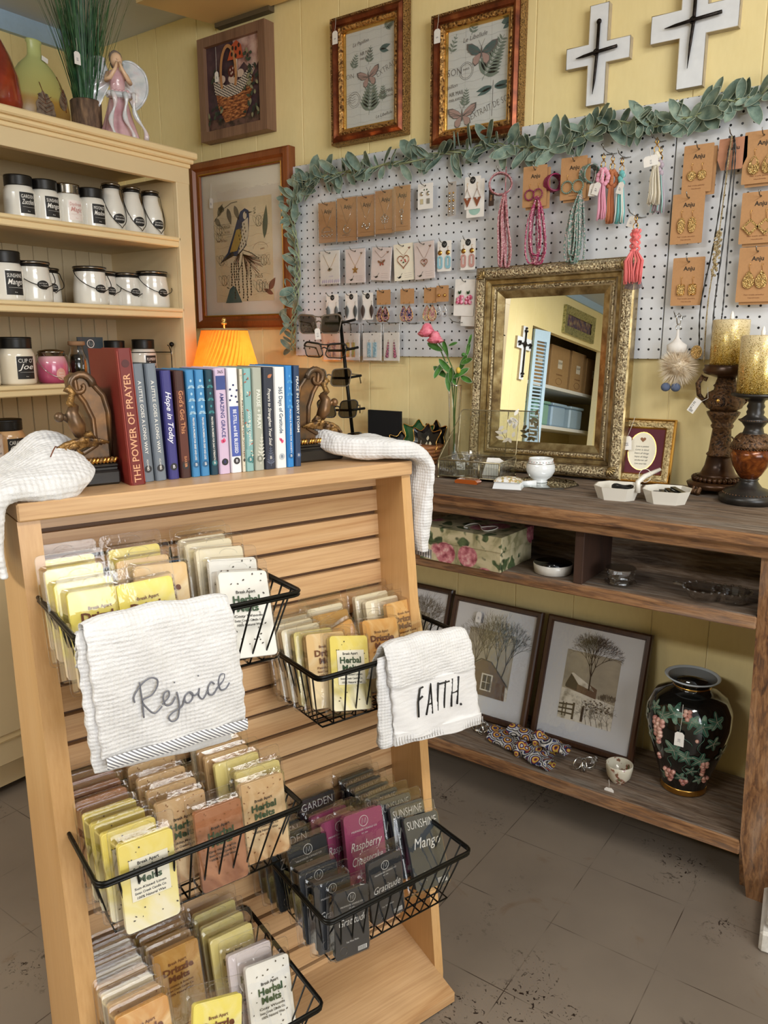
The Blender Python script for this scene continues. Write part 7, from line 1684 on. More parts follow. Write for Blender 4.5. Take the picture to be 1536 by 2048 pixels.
def florals(cs):
    def f(b, w_, h):
        R_ = random.Random(len(cs)+int(w_*1e5))
        for k in range(26): leafpoly(b, R_.uniform(-.35, .2)*w_, R_.uniform(.05, .97)*h, w_*.35, w_*.07, R_.uniform(0, 6.3), plain('motif_'+cs[k % len(cs)][1:], cs[k % len(cs)], .6), -.0004, None, 5)
    return f
def emboss(b, w_, h):
    R_ = random.Random(1); m = plain('worn_leather_edge', '#a5483c', .5)
    for s_ in (-1, 1): b.box(s_*w_*.42-.0004, s_*w_*.42+.0004, -.0002, .001, .004, h-.004, m)
t = book('tall worn red leather book titled The Power of Prayer, beside the left bookend', -.4885, -.4635, .205, '#6e1c14', 'THE POWER OF PRAYER', '#d8a07a', .040, True, .140, emboss, .0145, .80, .42, -.045, mtop=True, markc='#4a120e', mark='')
book('grey book titled A Little Goes a Long Way, next to the red book', -.4625, -.4435, .182, '#6c747d', 'A LITTLE GOES A LONG WAY', tilt=-.04, tz=.55, ts=.0072, author='ADAMS')
book('grey book titled A Little Goes a Long Way, next to the violet book', -.4425, -.4235, .182, '#727b85', 'A LITTLE GOES A LONG WAY', tilt=-.04, tz=.55, ts=.0072, author='ADAMS')
book('violet blue book with Hope in Today in white brush script', -.4205, -.4025, .171, '#3a3779', 'Hope in Today', '#eceaf4', tilt=-.03, shear=.35, tlen=.48, tz=.58, ts=.012)
book("dark brown leather book titled God's Got This, beside the violet one", -.4005, -.3825, .170, '#41211a', "God's Got This", '#c98a5e', tilt=-.025, panel=(.16, .82, '#5a2c20'), tlen=.40, tz=.62, ts=.010, author='BAKER')
book('blue damask spined prayers book, left of the blue pair', -.3815, -.3665, .171, '#3f83b5', 'PRAYERS & PROMISES FOR GRIEF AND LOSS', tilt=-.02, extra=damask('#a8cbe0'), panel=(.14, .57, '#2f76a8'), tlen=.40, tz=.36, ts=.0045, markc='#2b5f88')
book('blue damask spined prayers book, right of the blue pair', -.3660, -.3500, .171, '#3f83b5', 'PRAYERS & PROMISES FOR GRIEF AND LOSS', tilt=-.02, extra=damask('#a8cbe0'), panel=(.14, .57, '#2f76a8'), tlen=.40, tz=.36, ts=.0045, markc='#2b5f88')
book('dark teal leafy prayers for daily strength book beside Amazing Grace', -.3490, -.3350, .171, '#123a4a', 'PRAYERS & PROMISES FOR DAILY STRENGTH', tilt=-.02, extra=damask('#3f8a8e'), panel=(.10, .58, '#0f2c3a'), tlen=.42, tz=.35, ts=.0045, markc='#2a6a74')
book('lilac book titled Amazing Grace with a blue band at its head', -.3340, -.3135, .173, '#cdb6cf', 'AMAZING GRACE', '#3b3f7a', tilt=-.015, panel=(.80, .93, '#3a4a86'), extra=lambda b, w_, h: (b.text('365', 0, h*.965, .007, M_ink, -.0005), leafpoly(b, 0, h*.30, .008, .003, 1.5, plain('motif_pink', '#d9507a', .6), -.0005), leafpoly(b, 0, h*.30, .007, .003, 2.3, plain('motif_pink', '#d9507a', .6), -.0005)), tlen=.42, tz=.56, ts=.0095)
book('white book titled Be Still and Be Blessed with navy dots and a blue panel', -.3125, -.2925, .173, '#e6e6ea', 'BE STILL and BE BLESSED', '#f2f2fa', tilt=-.012, panel=(.16, .64, '#4a5ca8'), extra=lambda b, w_, h: [b.poly(ell(.0018, .0018, 8, x_*w_, z_*h), -.0005, plain('navy_dot', '#20285e', .6)) for x_, z_ in ((-.3, .80), (0, .84), (.3, .79), (-.2, .74), (.2, .73), (.3, .68), (-.35, .70))], tlen=.42, tz=.40, ts=.0085)
book('very thin floral pocket book squeezed beside the white Be Still book', -.2920, -.2860, .171, '#d5cdb8', 'PROMISES FOR WOMEN', '#5a4a40', extra=florals(('#c47a5a', '#6a8a6a')), tlen=.6, tz=.4, ts=.003)
book('pale teal floral book titled God is in Control', -.2855, -.2695, .172, '#86b0ae', 'GOD IS IN CONTROL', extra=florals(('#b5563c', '#e6ddc4', '#3f6a68')), panel=(.22, .60, '#7fa9a8'), tlen=.34, tz=.42, ts=.006, markc='#3f7a7c')
book('sage grey book titled Pause + Pray with line drawn stems', -.2690, -.2500, .173, '#a7aa9c', 'PAUSE + PRAY', '#f0efe6', extra=lambda b, w_, h: fern(b, .001, h*.06, h*.3, 1.5, plain('motif_pale', '#d9d8cc', .6), -.0004, .2, 7), tlen=.38, tz=.60, ts=.0095, markc='#7d8073')
book('charcoal patterned book titled Prayers to Strengthen Your Soul in script', -.2490, -.2285, .173, '#2b2f3d', 'Prayers to Strengthen Your Soul', '#e6e2da', shear=.3, extra=lambda b, w_, h: (fern(b, 0, h*.03, h*.2, 1.57, plain('motif_slate', '#5c6478', .6), -.0004, .3, 7), leafpoly(b, -.002, h*.90, .010, .003, .6, plain('motif_copper', '#b5704a', .6), -.0005)), tlen=.56, tz=.52, ts=.008, markc='#3f4558')
book('white book titled 365 Days of Gratitude with a small pink sprig', -.2280, -.2065, .173, '#eceae6', '365 Days of Gratitude', '#39516b', extra=lambda b, w_, h: [leafpoly(b, 0, h*.25+.002*k, .007, .002, 1.0+.6*k, plain('motif_pink', '#d9507a', .6), -.0005) for k in range(3)], tlen=.46, tz=.58, ts=.010, markc='#b9c0c6')
book('bright blue textured prayers for anxiety book', -.2060, -.1915, .175, '#2a7fc4', 'PRAYERS & PROMISES FOR ANXIETY', extra=damask('#5aa6dc'), panel=(.12, .60, '#2474b8'), tlen=.44, tz=.36, ts=.0042, markc='#1c5c94')
book('dark blue book titled Peace in Every Storm at the right end of the row', -.1905, -.1770, .175, '#263c5c', 'PEACE IN EVERY STORM', tlen=.55, tz=.62, ts=.0065, markc='#40587c')
# bookends
M_be = ornate('antique_bronze', '#2c2018', '#5e4630', '#94703f', 90, .55, .8, .38); M_bes = mottle('antique_bronze_smooth', [(.3, '#4a4238'), (.5, '#6e5238'), (.75, '#966a3c')], 26, .36, .5, .25)
def bookend(lb, a, n, s_):
    t = thing('bookend', lb, 'bookend', ST(a, n, BT), SA, 'carved bronze bookends')
    b = MB(); w_ = .098
    b.box(-w_*.5, w_*.5, 0, .10, 0, .022, M_ebony, b=.003); b.box(-w_*.47, w_*.47, .003, .097, .022, .027, M_ebony, b=.001); b.box(-w_*.48, w_*.48, .001, .099, .027, .032, M_ebony, b=.002); b.build('base', t)
    b = MB(); 
    for k in range(17): x = -w_*.44+w_*.88*k/16; b.tube([(x-.003, .004, .034), (x+.003, .004, .041)], .0034, M_gold if k % 3 else M_be, seg=6)
    b.build('rope_band', t)
    wall = s_*w_*.42
    o = [(wall, .036), (wall, .110), (wall-s_*.006, .135), (wall-s_*.026, .160), (wall-s_*.036, .168), (wall-s_*.046, .160), (wall-s_*.044, .140), (wall-s_*.034, .125), (wall-s_*.024, .10), (wall-s_*.022, .06), (wall-s_*.05, .045), (wall-s_*.075, .036)]
    if s_ < 0: o = o[::-1]
    b = MB(); b.prism(o, .015, .075, M_bes, smooth=False); b.tube([(x, .015, z) for x, z in o], .0045, M_bes, closed=True, seg=8); b.build('back_panel', t)
    b = MB(); b.tube([(wall-s_*(.040-.020*math.cos(q)*(1-q/9)), .012, .150+.020*math.sin(q)*(1-q/9)) for q in [k*.4 for k in range(18)]], .006, M_bes, seg=8, taper=[1-.03*k for k in range(18)]); b.build('scroll_top', t)
    b = MB()
    for q in range(6):
        rr = .012+.007*q; b.tube([(wall-s_*.038-s_*rr*math.cos(u)*1.05, .010-.003*q*.3, .055+rr*.55*math.sin(u)-.002*q) for u in [-1.2+k*.35 for k in range(11)]], .0042, M_be, seg=7, taper=[.5+.5*math.sin(PI*k/10) for k in range(11)])
    b.build('drapery_folds', t)
    b = MB(); b.tube([(wall-s_*.045, .010, .078), (wall-s_*.050, .004, .092), (wall-s_*.056, .006, .110), (wall-s_*.050, .012, .122)], .011, M_bes, seg=10, taper=[.8, 1.1, .9, .6]); b.ball(wall-s_*.074, .006, .106, .0075, M_bes)
    b.tube([(wall-s_*.060, .008, .10), (wall-s_*.068, .006, .106), (wall-s_*.074, .006, .106)], .0045, M_bes, seg=7); b.tube([(wall-s_*.050, .010, .118), (wall-s_*.058, .006, .126), (wall-s_*.052, .008, .140), (wall-s_*.060, .008, .148)], .0058, M_be, seg=8, taper=[1, 1, .9, 1.2])
    b.build('acanthus_buds', t); 
    b = MB()
    for k in range(5): b.tube([(wall-s_*(.026+.012*k), .006, .072-.006*k), (wall-s_*(.034+.012*k), .002, .080-.008*k), (wall-s_*(.046+.010*k), .004, .078-.010*k)], .0048, M_be, seg=7, taper=[.6, 1.1, .3])
    b.build('leaf_scrolls', t); return t
bookend('carved bronze and black bookend at the left, against the red book', -.5425, -.068, 1)
bookend('carved bronze and black bookend at the right, beside the navy book', -.118, -.088, -1)

# ================================================================ towels
def terry(name, px, amp):
    tw = NT(name); v = tw.coord(); sp = tw.node('ShaderNodeSeparateXYZ'); tw.link(v, sp.inputs[0]); acc = tw.noise(v, 500, 3, .7)
    for i in range(3):
        m1 = tw.node('ShaderNodeMath', operation='MULTIPLY'); tw.link(sp.outputs[i], m1.inputs[0]); m1.inputs[1].default_value = 2*PI/px
        m2 = tw.node('ShaderNodeMath', operation='COSINE'); tw.link(m1.outputs[0], m2.inputs[0])
        m3 = tw.node('ShaderNodeMath', operation='MULTIPLY_ADD'); tw.link(m2.outputs[0], m3.inputs[0]); m3.inputs[1].default_value = amp; tw.link(acc, m3.inputs[2]); acc = m3.outputs[0]
    tw.col(tw.ramp(tw.noise(v, 40, 2), [(.3, '#d9d7d5'), (.7, '#e4e2e1')])); tw.set(.95); tw.bump(acc, .6, .0022); tw.b.inputs['Sheen Weight'].default_value = .3; return tw
tw = terry('white_waffle_terry', .0056, .22); twf = terry('white_loop_terry', .0078, .34)
tws = NT('white_flat_weave'); tws.col('#e0dedd'); tws.set(.9); tws.bump(tws.noise(tws.coord((1, 1, 4)), 300, 2), .3, .001)
def stripes(name, ang, sc):
    t_ = NT(name); wv = t_.node('ShaderNodeTexWave', wave_type='BANDS', bands_direction='X'); t_.link(t_.coord(rot=ang), wv.inputs['Vector']); wv.inputs['Scale'].default_value = sc
    t_.col(t_.ramp(wv.outputs['Fac'], [(.42, '#77777c'), (.55, '#f0eeec')])); t_.set(.85); return t_.m
M_strp = stripes('grey_stripe_hem', (0, .9, 0), 85)
R_ = random.Random(5)
def towelslab(b, sec, m, waffle=True, nu=90, nv=26, px=.0065, T=None):
    """sec: list of (x,y,z, half width vector, thickness); swept flattened section with woven relief"""
    keys = [tuple(s_[:3])+tuple(s_[3])+(s_[4],) for s_ in sec]; sp = smoothp(keys, max(2, nu//max(1, len(keys)-1))); n = len(sp)
    L = [0]; 
    for i in range(1, n): L.append(L[-1]+(Vector(sp[i][:3])-Vector(sp[i-1][:3])).length)
    vs = []; fs = []; NV = nv*2
    for i, s_ in enumerate(sp):
        c = Vector(s_[:3]); w_ = Vector(s_[3:6]); th = s_[6]; a = Vector(sp[max(0, i-1)][:3]); d = (Vector(sp[min(n-1, i+1)][:3])-a).normalized(); nn = d.cross(w_).normalized(); W2 = w_.length
        for k in range(NV):
            q = 2*PI*k/NV; sd = 1 if k < nv else -1; kk = (k % nv+.5)/nv; ux = (1-2*kk)*sd; sy = sd; cx = ux; uy = sd*th/2*math.sqrt(max(0, 1-abs(ux)**7))
            X = ux*W2
            dsp = 0
            dsp = .0022*math.sin(X*38+L[i]*27)+.0012*math.sin(X*90-L[i]*60)+R_.uniform(-.0006, .0006)
            vs.append(tuple(c+w_*ux+nn*(uy+sd*dsp)+w_.normalized()*(.001*math.sin(L[i]*700/3) if abs(cx) > .9 else 0)))
    for i in range(n-1):
        for k in range(NV): k2 = (k+1) % NV; fs.append((i*NV+k, i*NV+k2, (i+1)*NV+k2, (i+1)*NV+k))
    fs.append(tuple(range(NV))[::-1]); fs.append(tuple((n-1)*NV+k for k in range(NV))); b.add(vs, fs, m, True, T); return b
def A(a, n, z, hw, th): return (a, -n, z, hw, th)
V = Vector
# Rejoice
t = thing('dish_towel', 'white waffle towel embroidered Rejoice in grey, over the top left basket rim', 'towel', ST(0, 0, 0), SA)
b = MB(); hx = V((.094, 0, 0))
towelslab(b, [A(-.548, .168, .86, hx, .010), A(-.548, .190, .905, hx, .011), A(-.547, .204, .9285, hx, .012), A(-.547, .222, .921, hx, .012), A(-.545, .229, .880, V((.0955, 0, 0)), .012), A(-.541, .231, .82, V((.097, 0, -.001)), .012), A(-.537, .229, .758, V((.0975, 0, -.002)), .012)], tw.m, True, 150, 62)
b.build('front_layer', t)
b = MB(); towelslab(b, [A(-.552, .185, .89, hx, .009), A(-.553, .200, .9165, hx, .009), A(-.556, .214, .905, hx, .012), A(-.556, .217, .85, hx, .014), A(-.551, .217, .733, V((.093, 0, -.006)), .012)], tw.m, True, 90, 40); b.build('back_layer', t)
b = MB()
b.grid(lambda u, v: (-.6305+.187*u+.001*math.sin(9*u), -.2372-.0022*math.sin(PI*v)-.0008*math.sin(u*14), .748+.016*v+.001*math.sin(u*12)-.003*u+.004*(1-u)*0), 60, 5, M_strp); b.build('striped_hem', t)
REJ = [[(-0.5922, 0.8272), (-0.5923, 0.836), (-0.5813, 0.8492), (-0.5704, 0.8537), (-0.5628, 0.8492), (-0.5633, 0.8405), (-0.5706, 0.8312), (-0.5828, 0.827), (-0.5776, 0.8155), (-0.5687, 0.806), (-0.5586, 0.8125)], [(-0.5847, 0.8513), (-0.5839, 0.8386), (-0.5829, 0.8258), (-0.5824, 0.8042)], [(-0.5584, 0.815), (-0.5494, 0.8227), (-0.5494, 0.8303), (-0.5546, 0.8292), (-0.5567, 0.8222), (-0.5537, 0.8123), (-0.5463, 0.8123), (-0.5409, 0.8203)], [(-0.5388, 0.8261), (-0.5366, 0.8087), (-0.5393, 0.7913), (-0.5472, 0.7884), (-0.5511, 0.7948), (-0.5458, 0.8002), (-0.533, 0.8051), (-0.5295, 0.8145)], [(-0.5419, 0.8398), (-0.5405, 0.8397)], [(-0.5225, 0.8216), (-0.5277, 0.8184), (-0.5291, 0.8118), (-0.5253, 0.8073), (-0.5193, 0.8108), (-0.5183, 0.8184), (-0.5225, 0.8216), (-0.516, 0.8151), (-0.5099, 0.8181)], [(-0.5086, 0.823), (-0.5101, 0.8135), (-0.5048, 0.8072), (-0.4978, 0.8161)], [(-0.5102, 0.8404), (-0.5087, 0.8403)], [(-0.4883, 0.8233), (-0.4925, 0.8271), (-0.4971, 0.8199), (-0.4962, 0.8112), (-0.4903, 0.8095), (-0.4846, 0.8165)], [(-0.4846, 0.8165), (-0.476, 0.8248), (-0.474, 0.8335), (-0.4793, 0.8336), (-0.4824, 0.8238), (-0.4795, 0.8129), (-0.4722, 0.8131), (-0.4671, 0.8197)]]
b = MB(); M_thr = plain('grey_thread', '#6d6e76', .6)
for st_ in REJ: b.tube([(x, -.2395, z) for x, z in (smoothp(st_, 5) if len(st_) > 2 else st_)], .0011, M_thr, seg=6)
b.build('embroidered_word', t)
# FAITH
t = thing('dish_towel', 'white waffle towel lettered FAITH. in black, over the upper right basket rim', 'towel', ST(0, 0, 0), SA)
b = MB(); towelslab(b, [A(-.070, .100, .69, V((.082, 0, 0)), .012), A(-.064, .122, .735, V((.088, 0, 0)), .012), A(-.062, .140, .758, V((.091, 0, -.004)), .015), A(-.060, .155, .752, V((.093, 0, -.005)), .016), A(-.056, .162, .715, V((.095, 0, -.006)), .016), A(-.052, .163, .690, V((.097, 0, -.006)), .014)], tw.m, True, 100, 54, .0075); b.build('waffle_band', t)
b = MB(); towelslab(b, [A(-.052, .1625, .692, V((.0965, 0, -.006)), .011), A(-.046, .1635, .65, V((.099, 0, -.007)), .011), A(-.038, .1630, .585, V((.103, 0, -.010)), .011)], tws.m, False, 50, 30)
towelslab(b, [A(-.0385, .1632, .600, V((.1035, 0, -.010)), .0135), A(-.0365, .1625, .577, V((.1045, 0, -.010)), .014)], tws.m, False, 10, 30); b.build('lettered_panel', t)
b = MB(); towelslab(b, [A(-.075, .146, .745, V((.088, 0, 0)), .010), A(-.076, .150, .70, V((.090, 0, -.003)), .016), A(-.072, .151, .60, V((.092, 0, -.004)), .016), A(-.070, .150, .580, V((.092, 0, -.004)), .010)], tw.m, True, 60, 40, .0075); b.build('back_layer', t)
b = MB()
for k in range(34): u = k/33; x = -.137+.198*u; b.tube([(x, -.1700, .6035-.019*u), (x+.001, -.1700, .5895-.019*u)], .0007, plain('hem_rib', '#dcdad8', .9), seg=4)
b.build('hem_ribs', t)
FAI = [[(-0.0819, 0.6822), (-0.0885, 0.6809), (-0.092, 0.6569), (-0.0905, 0.6288)], [(-0.092, 0.66), (-0.0824, 0.6651)], [(-0.0736, 0.6279), (-0.0684, 0.6564), (-0.065, 0.6832), (-0.0627, 0.6548), (-0.0603, 0.6271)], [(-0.072, 0.6464), (-0.0618, 0.6466)], [(-0.0478, 0.6807), (-0.0488, 0.6509), (-0.0484, 0.629)], [(-0.0316, 0.6811), (-0.033, 0.6528), (-0.0336, 0.6298)], [(-0.0447, 0.6777), (-0.0226, 0.6771)], [(-0.016, 0.6801), (-0.0168, 0.6515), (-0.0162, 0.627)], [(-0.0009, 0.68), (-0.0022, 0.6539), (-0.0027, 0.628)], [(-0.0161, 0.6529), (-0.0022, 0.6532)], [(0.0054, 0.625), (0.0071, 0.6248)]]
b = MB()
for i, st_ in enumerate(FAI): b.tube([(x, -.1708, z) for x, z in st_], .0017 if i < 10 else .0023, M_ink, seg=6)
b.build('embroidered_word', t)
# folded towel on the left end of the stand
t = thing('folded_towel', 'plain fluffy white towel bunched over the left end of the stand top', 'towel', ST(0, 0, 0), SA)
b = MB(); hy = lambda h_, dz=0.0: V((0, h_, dz))
towelslab(b, [A(-.545, -.105, 1.060, hy(.045), .020), A(-.550, -.098, 1.066, hy(.066, .006), .040), A(-.566, -.090, 1.078, hy(.080, .026), .052), A(-.592, -.082, 1.080, hy(.088, .032), .050), A(-.625, -.075, 1.070, hy(.088, .018), .040), A(-.660, -.072, 1.062, hy(.088, .004), .030), A(-.684, -.068, 1.045, hy(.088), .024), A(-.690, -.056, 1.00, hy(.084), .022), A(-.687, -.044, .950, hy(.078), .020)], twf.m, False, 130, 60)
b.build('cloth', t)
b = MB(); b.tube([(-.600, .040, 1.098), (-.594, .045, 1.107), (-.588, .058, 1.110), (-.583, .066, 1.108)], .0009, M_brown_ink, seg=5); b.build('safety_pin', t)
# folded towel at the right end
t = thing('folded_towel', 'white waffle towel folded along the right end and hanging down the side panel', 'towel', ST(0, 0, 0), SA)
b = MB(); hyv = lambda x, y, z=0: V((x, y, z))
towelslab(b, [A(-.128, -.150, 1.105, hyv(.004, .010), .020), A(-.115, -.125, 1.094, hyv(.008, .016), .026), A(-.088, -.090, 1.076, hyv(.016, .030), .034), A(-.050, -.070, 1.069, hyv(.018, .052), .036), A(-.010, -.055, 1.068, hyv(.012, .070), .036), A(.022, -.042, 1.062, hyv(.004, .076), .030), A(.042, -.030, 1.035, hyv(0, .074), .026), A(.040, -.018, .98, hyv(0, .058), .024), A(.036, -.014, .90, hyv(0, .048), .022), A(.036, -.012, .872, hyv(0, .044), .020)], tw.m, True, 150, 40, .0075)
b.build('cloth', t)
b = MB(); b.grid(lambda u, v: (.0485+.0005*math.sin(9*u), .058-.090*u, .856+.018*v), 20, 3, stripes('grey_stripe_hem_side', (0, 0, PI/2), 42)); b.build('striped_hem', t)

# ================================================================ wax melt packs
try: SC.cycles.transparent_max_bounces = 40
except Exception: pass
M_clam = clearfilm('clamshell', (.985, .985, .985), .46, .035, .28)
MWD, MHT, MDP = .092, .142, .017
def clam(name, w_=MWD, h_=MHT):
    t = bpy.data.objects.new(name, None); COL.objects.link(t); t.empty_display_size = .02
    out = rrect(w_, h_+.012, .007, 4, 0, (h_+.012)/2); r1 = rrect(w_-.006, h_-.006, .006, 4, 0, h_/2); r2 = rrect(w_-.012, h_-.012, .005, 4, 0, h_/2); r3 = rrect(w_-.015, h_-.015, .005, 4, 0, h_/2); n_ = len(out); b = MB()
    vs = [(x, 0, z) for x, z in out]+[(x, 0, z) for x, z in r1]+[(x, -MDP+.002, z) for x, z in r2]+[(x, -MDP, z) for x, z in r3]
    fs = [(q*n_+k, q*n_+(k+1) % n_, (q+1)*n_+(k+1) % n_, (q+1)*n_+k) for q in range(3) for k in range(n_)]+[tuple(range(3*n_, 4*n_))]
    b.add(vs, fs, M_clam, False); b.tube([(x, -.0002, z) for x, z in out], .0005, M_clam, closed=True, seg=4)
    b.tube([(.014*math.cos(q), -.0008, h_+.001+.007*math.sin(q)) for q in [PI*k/10 for k in range(11)]], .0004, M_sleeve, seg=4); b.build('clamshell', t); return t
def waxmat(nm, c1, c2, c3=None, sc=7, grad=5.5):
    t_ = NT('wax_'+nm); c3 = c3 or c2; v = t_.coord(); f0 = t_.noise(v, sc*2, 3, .5, 1.2); sp = t_.node('ShaderNodeSeparateXYZ'); t_.link(v, sp.inputs[0])
    ma = t_.node('ShaderNodeMath', operation='MULTIPLY_ADD'); t_.link(sp.outputs[2], ma.inputs[0]); ma.inputs[1].default_value = -grad*.55; t_.link(f0, ma.inputs[2]); mb_ = t_.node('ShaderNodeMath', operation='ADD'); t_.link(ma.outputs[0], mb_.inputs[0]); mb_.inputs[1].default_value = grad*.55*.075; f = mb_.outputs[0]; t_.col(t_.ramp(f, [(.32, c1), (.52, c2), (.70, c3)])); t_.set(.42); t_.b.inputs['Subsurface Weight'].default_value = 0; return t_.m
def fleck(b, m, n_, seed, zr=(.02, .13)):
    R_ = random.Random(seed)
    for k in range(n_): leafpoly(b, R_.uniform(-.034, .034), R_.uniform(*zr), R_.uniform(.002, .0045), R_.uniform(.0006, .0013), R_.uniform(0, 6.3), m, -.0152, None, 3)
def melt(nm, wax, kind, sub='', flecks=None, plate=False, nflk=22):
    t = clam(nm); w2, h2 = MWD-.018, MHT-.018; b = MB(); o = rrect(w2, h2, .005, 4, 0, MHT/2-.001); b.prism(o, -.0140, -.002, wax, smooth=False); b.tube([(x, -.0132, z) for x, z in o], .0011, wax, closed=True, seg=6)
    if flecks: fleck(b, flecks, nflk, len(nm)+nflk)
    b.build('wax_block', t)
    y = -.0158; b = MB(); mk = {'Drizzle': M_brown_ink, 'Herbal': M_green_ink}.get(kind)
    if plate: b.box(-.026, .028, -.0154, -.0150, .050, .108, M_creamc)
    if mk:
        ri = .06; dz = .020 if kind == 'Drizzle' else .012
        b.text('Break Apart', 0, .090+dz, .0062, M_brown_ink if kind == 'Drizzle' else M_ink, y, bold=.02, width=.030, rot=ri*.3); b.text(kind, 0, .0785+dz, .0145, mk, y, bold=.035, width=.050 if kind == 'Drizzle' else .042); b.text('Melts', 0, .0655+dz, .0135, mk, y, bold=.035, width=.034)
        for k, s_ in enumerate((sub, 'Swan Creek Candle Co.', '100% Natural Wax')): b.text(s_, 0, .0545+dz-.0065*k, .0048, M_brown_ink if kind == 'Drizzle' else M_ink, y, bold=.02, width=.044-.004*(k == 2))
    b.build('label_printing', t); return t
M_flk = plain('dark_flecks', '#3c3024', .7); M_flb = plain('brown_flecks', '#8a5a34', .7)
W1 = waxmat('yellow', '#ead56a', '#f0e29a', '#f3e9c8'); W2 = waxmat('yellowpeach', '#eedc68', '#f3e6a6', '#f2dcc0'); W3 = waxmat('peach', '#e2bd84', '#edd6ab'); W4 = waxmat('cream', '#ecdfc0', '#f0e6cf'); W5 = waxmat('white', '#e9e4da', '#f0ece2'); W6 = waxmat('orange', '#cf9448', '#e8c48a', '#f0dcb4'); W7 = waxmat('brown', '#a46a44', '#b27c58', '#8a5638'); W8 = waxmat('tan', '#c9a474', '#dcc095', '#b98e60'); W9 = waxmat('sage', '#dccb80', '#e6d9a2'); W10 = waxmat('ochre', '#b58440', '#cda564', '#e0cba0')
W11 = waxmat('pinkwhite', '#d9cccb', '#e3dad8')
PRO = {}
PRO['yf'] = (melt('wax_melt_pack', W1, 'Herbal', 'Sun-Kissed Linen', M_flk, True, 26), 'yellow flecked herbal')
PRO['yd'] = (melt('wax_melt_pack', W2, 'Drizzle', 'Citrus & Cream'), 'yellow to cream drizzle')
PRO['pd'] = (melt('wax_melt_pack', W3, 'Drizzle', 'Peach Cobbler'), 'peach drizzle'); PRO['c'] = (melt('wax_melt_pack', W4, 'Herbal', 'Vanilla'), 'plain cream')
PRO['cf'] = (melt('wax_melt_pack', W5, 'Herbal', 'Cozy Woods', M_flk, False, 30), 'white dark flecked'); PRO['od'] = (melt('wax_melt_pack', W6, 'Drizzle', 'Caramel Swirl'), 'orange swirled drizzle')
PRO['br'] = (melt('wax_melt_pack', W7, 'Herbal', 'Dirty Hippie Karma', M_flb, False, 40), 'brown speckled'); PRO['tn'] = (melt('wax_melt_pack', W8, 'Herbal', 'Holiday Memories', M_flb, False, 40), 'tan speckled')
PRO['sg'] = (melt('wax_melt_pack', W9, 'Herbal', 'Sage'), 'pale yellow green'); PRO['oc'] = (melt('wax_melt_pack', W10, 'Drizzle', 'Chocolate & Bourbon'), 'ochre drizzle'); PRO['pw'] = (melt('wax_melt_pack', W11, 'Herbal', 'Lavender'), 'pinkish white')
def milk_melt(nm, cc, l1, l2, script=True, barcode=True):
    t = clam(nm); w2, h2 = MWD-.016, MHT-.016; b = MB(); cm = plain('melt_card_'+cc[1:], cc, .45, 0, .06, 20); o = rrect(w2, h2, .006, 4, 0, MHT/2); b.prism(o, -.0150, -.0145, cm); b.build('printed_card', t)
    b = MB(); b.prism(rrect(w2-.004, h2-.004, .006, 4, 0, MHT/2), -.0143, -.002, plain('melt_wax_'+cc[1:], cc, .5)); b.build('wax_block', t)
    mw = plain('silver_print', '#d9d7d2', .5); y = -.0154; b = MB(); big = l1 in ('SUNSHINE', 'GARDEN')
    if not big:
        b.tube([(.0085*math.cos(q), y, .118+.0085*math.sin(q)) for q in [2*PI*k/24 for k in range(24)]], .0005, mw, closed=True, seg=4); b.tube([(-.004, y, .112), (-.002, y, .123), (.001, y, .114), (.004, y, .122), (.0045, y, .113)], .0004, mw, seg=4)
        b.text('MILKHOUSE CANDLE CO', 0, .1045, .0042, mw, y, width=.050); b.text('EST. 2006', 0, .0985, .003, mw, y)
        b.text(l1, 0, .080 if l2 else .074, .020, mw, y, shear=.35, width=min(.062, .009*len(l1)))
        if l2: b.text(l2, 0, .056, .020, mw, y, shear=.35, width=.060)
    else:
        b.text(l1, 0, .118, .021, mw, y, width=.066, bold=-.012); b.text(l2, .002, .085, .026, mw, y, shear=.35, width=.060)
    b.text('Soy Wax Melts', 0, .036, .0045, mw, y); b.box(.012, .032, y, y+.0002, .012, .020, mw)
    for k in range(9): b.box(.013+.002*k, .0138+.002*k, y-.0003, y, .0125, .0195, M_ink)
    b.tube([(-.020+.008*math.cos(q), y, .022+.008*math.sin(q)) for q in [2*PI*k/20 for k in range(20)]], .0004, M_lidc, closed=True, seg=4); b.build('label_printing', t); return t
PRO['gr'] = (milk_melt('wax_melt_pack', '#2a2c30', 'Gratitude', ''), 'charcoal script lettered'); PRO['bm'] = (milk_melt('wax_melt_pack', '#1c1d1e', 'Buttermilk', ''), 'black script lettered'); PRO['rc'] = (milk_melt('wax_melt_pack', '#8e3a5c', 'Raspberry', 'Cheesecake'), 'pink script lettered'); PRO['sm'] = (milk_melt('wax_melt_pack', '#33393f', 'SUNSHINE', 'Mango'), 'slate block lettered'); PRO['gd'] = (milk_melt('wax_melt_pack', '#232425', 'GARDEN', 'Zucchini'), 'black block lettered')
used_ = set(); ORD = ('front', 'second', 'third', 'fourth', 'fifth', 'sixth', 'seventh', 'eighth', 'ninth')
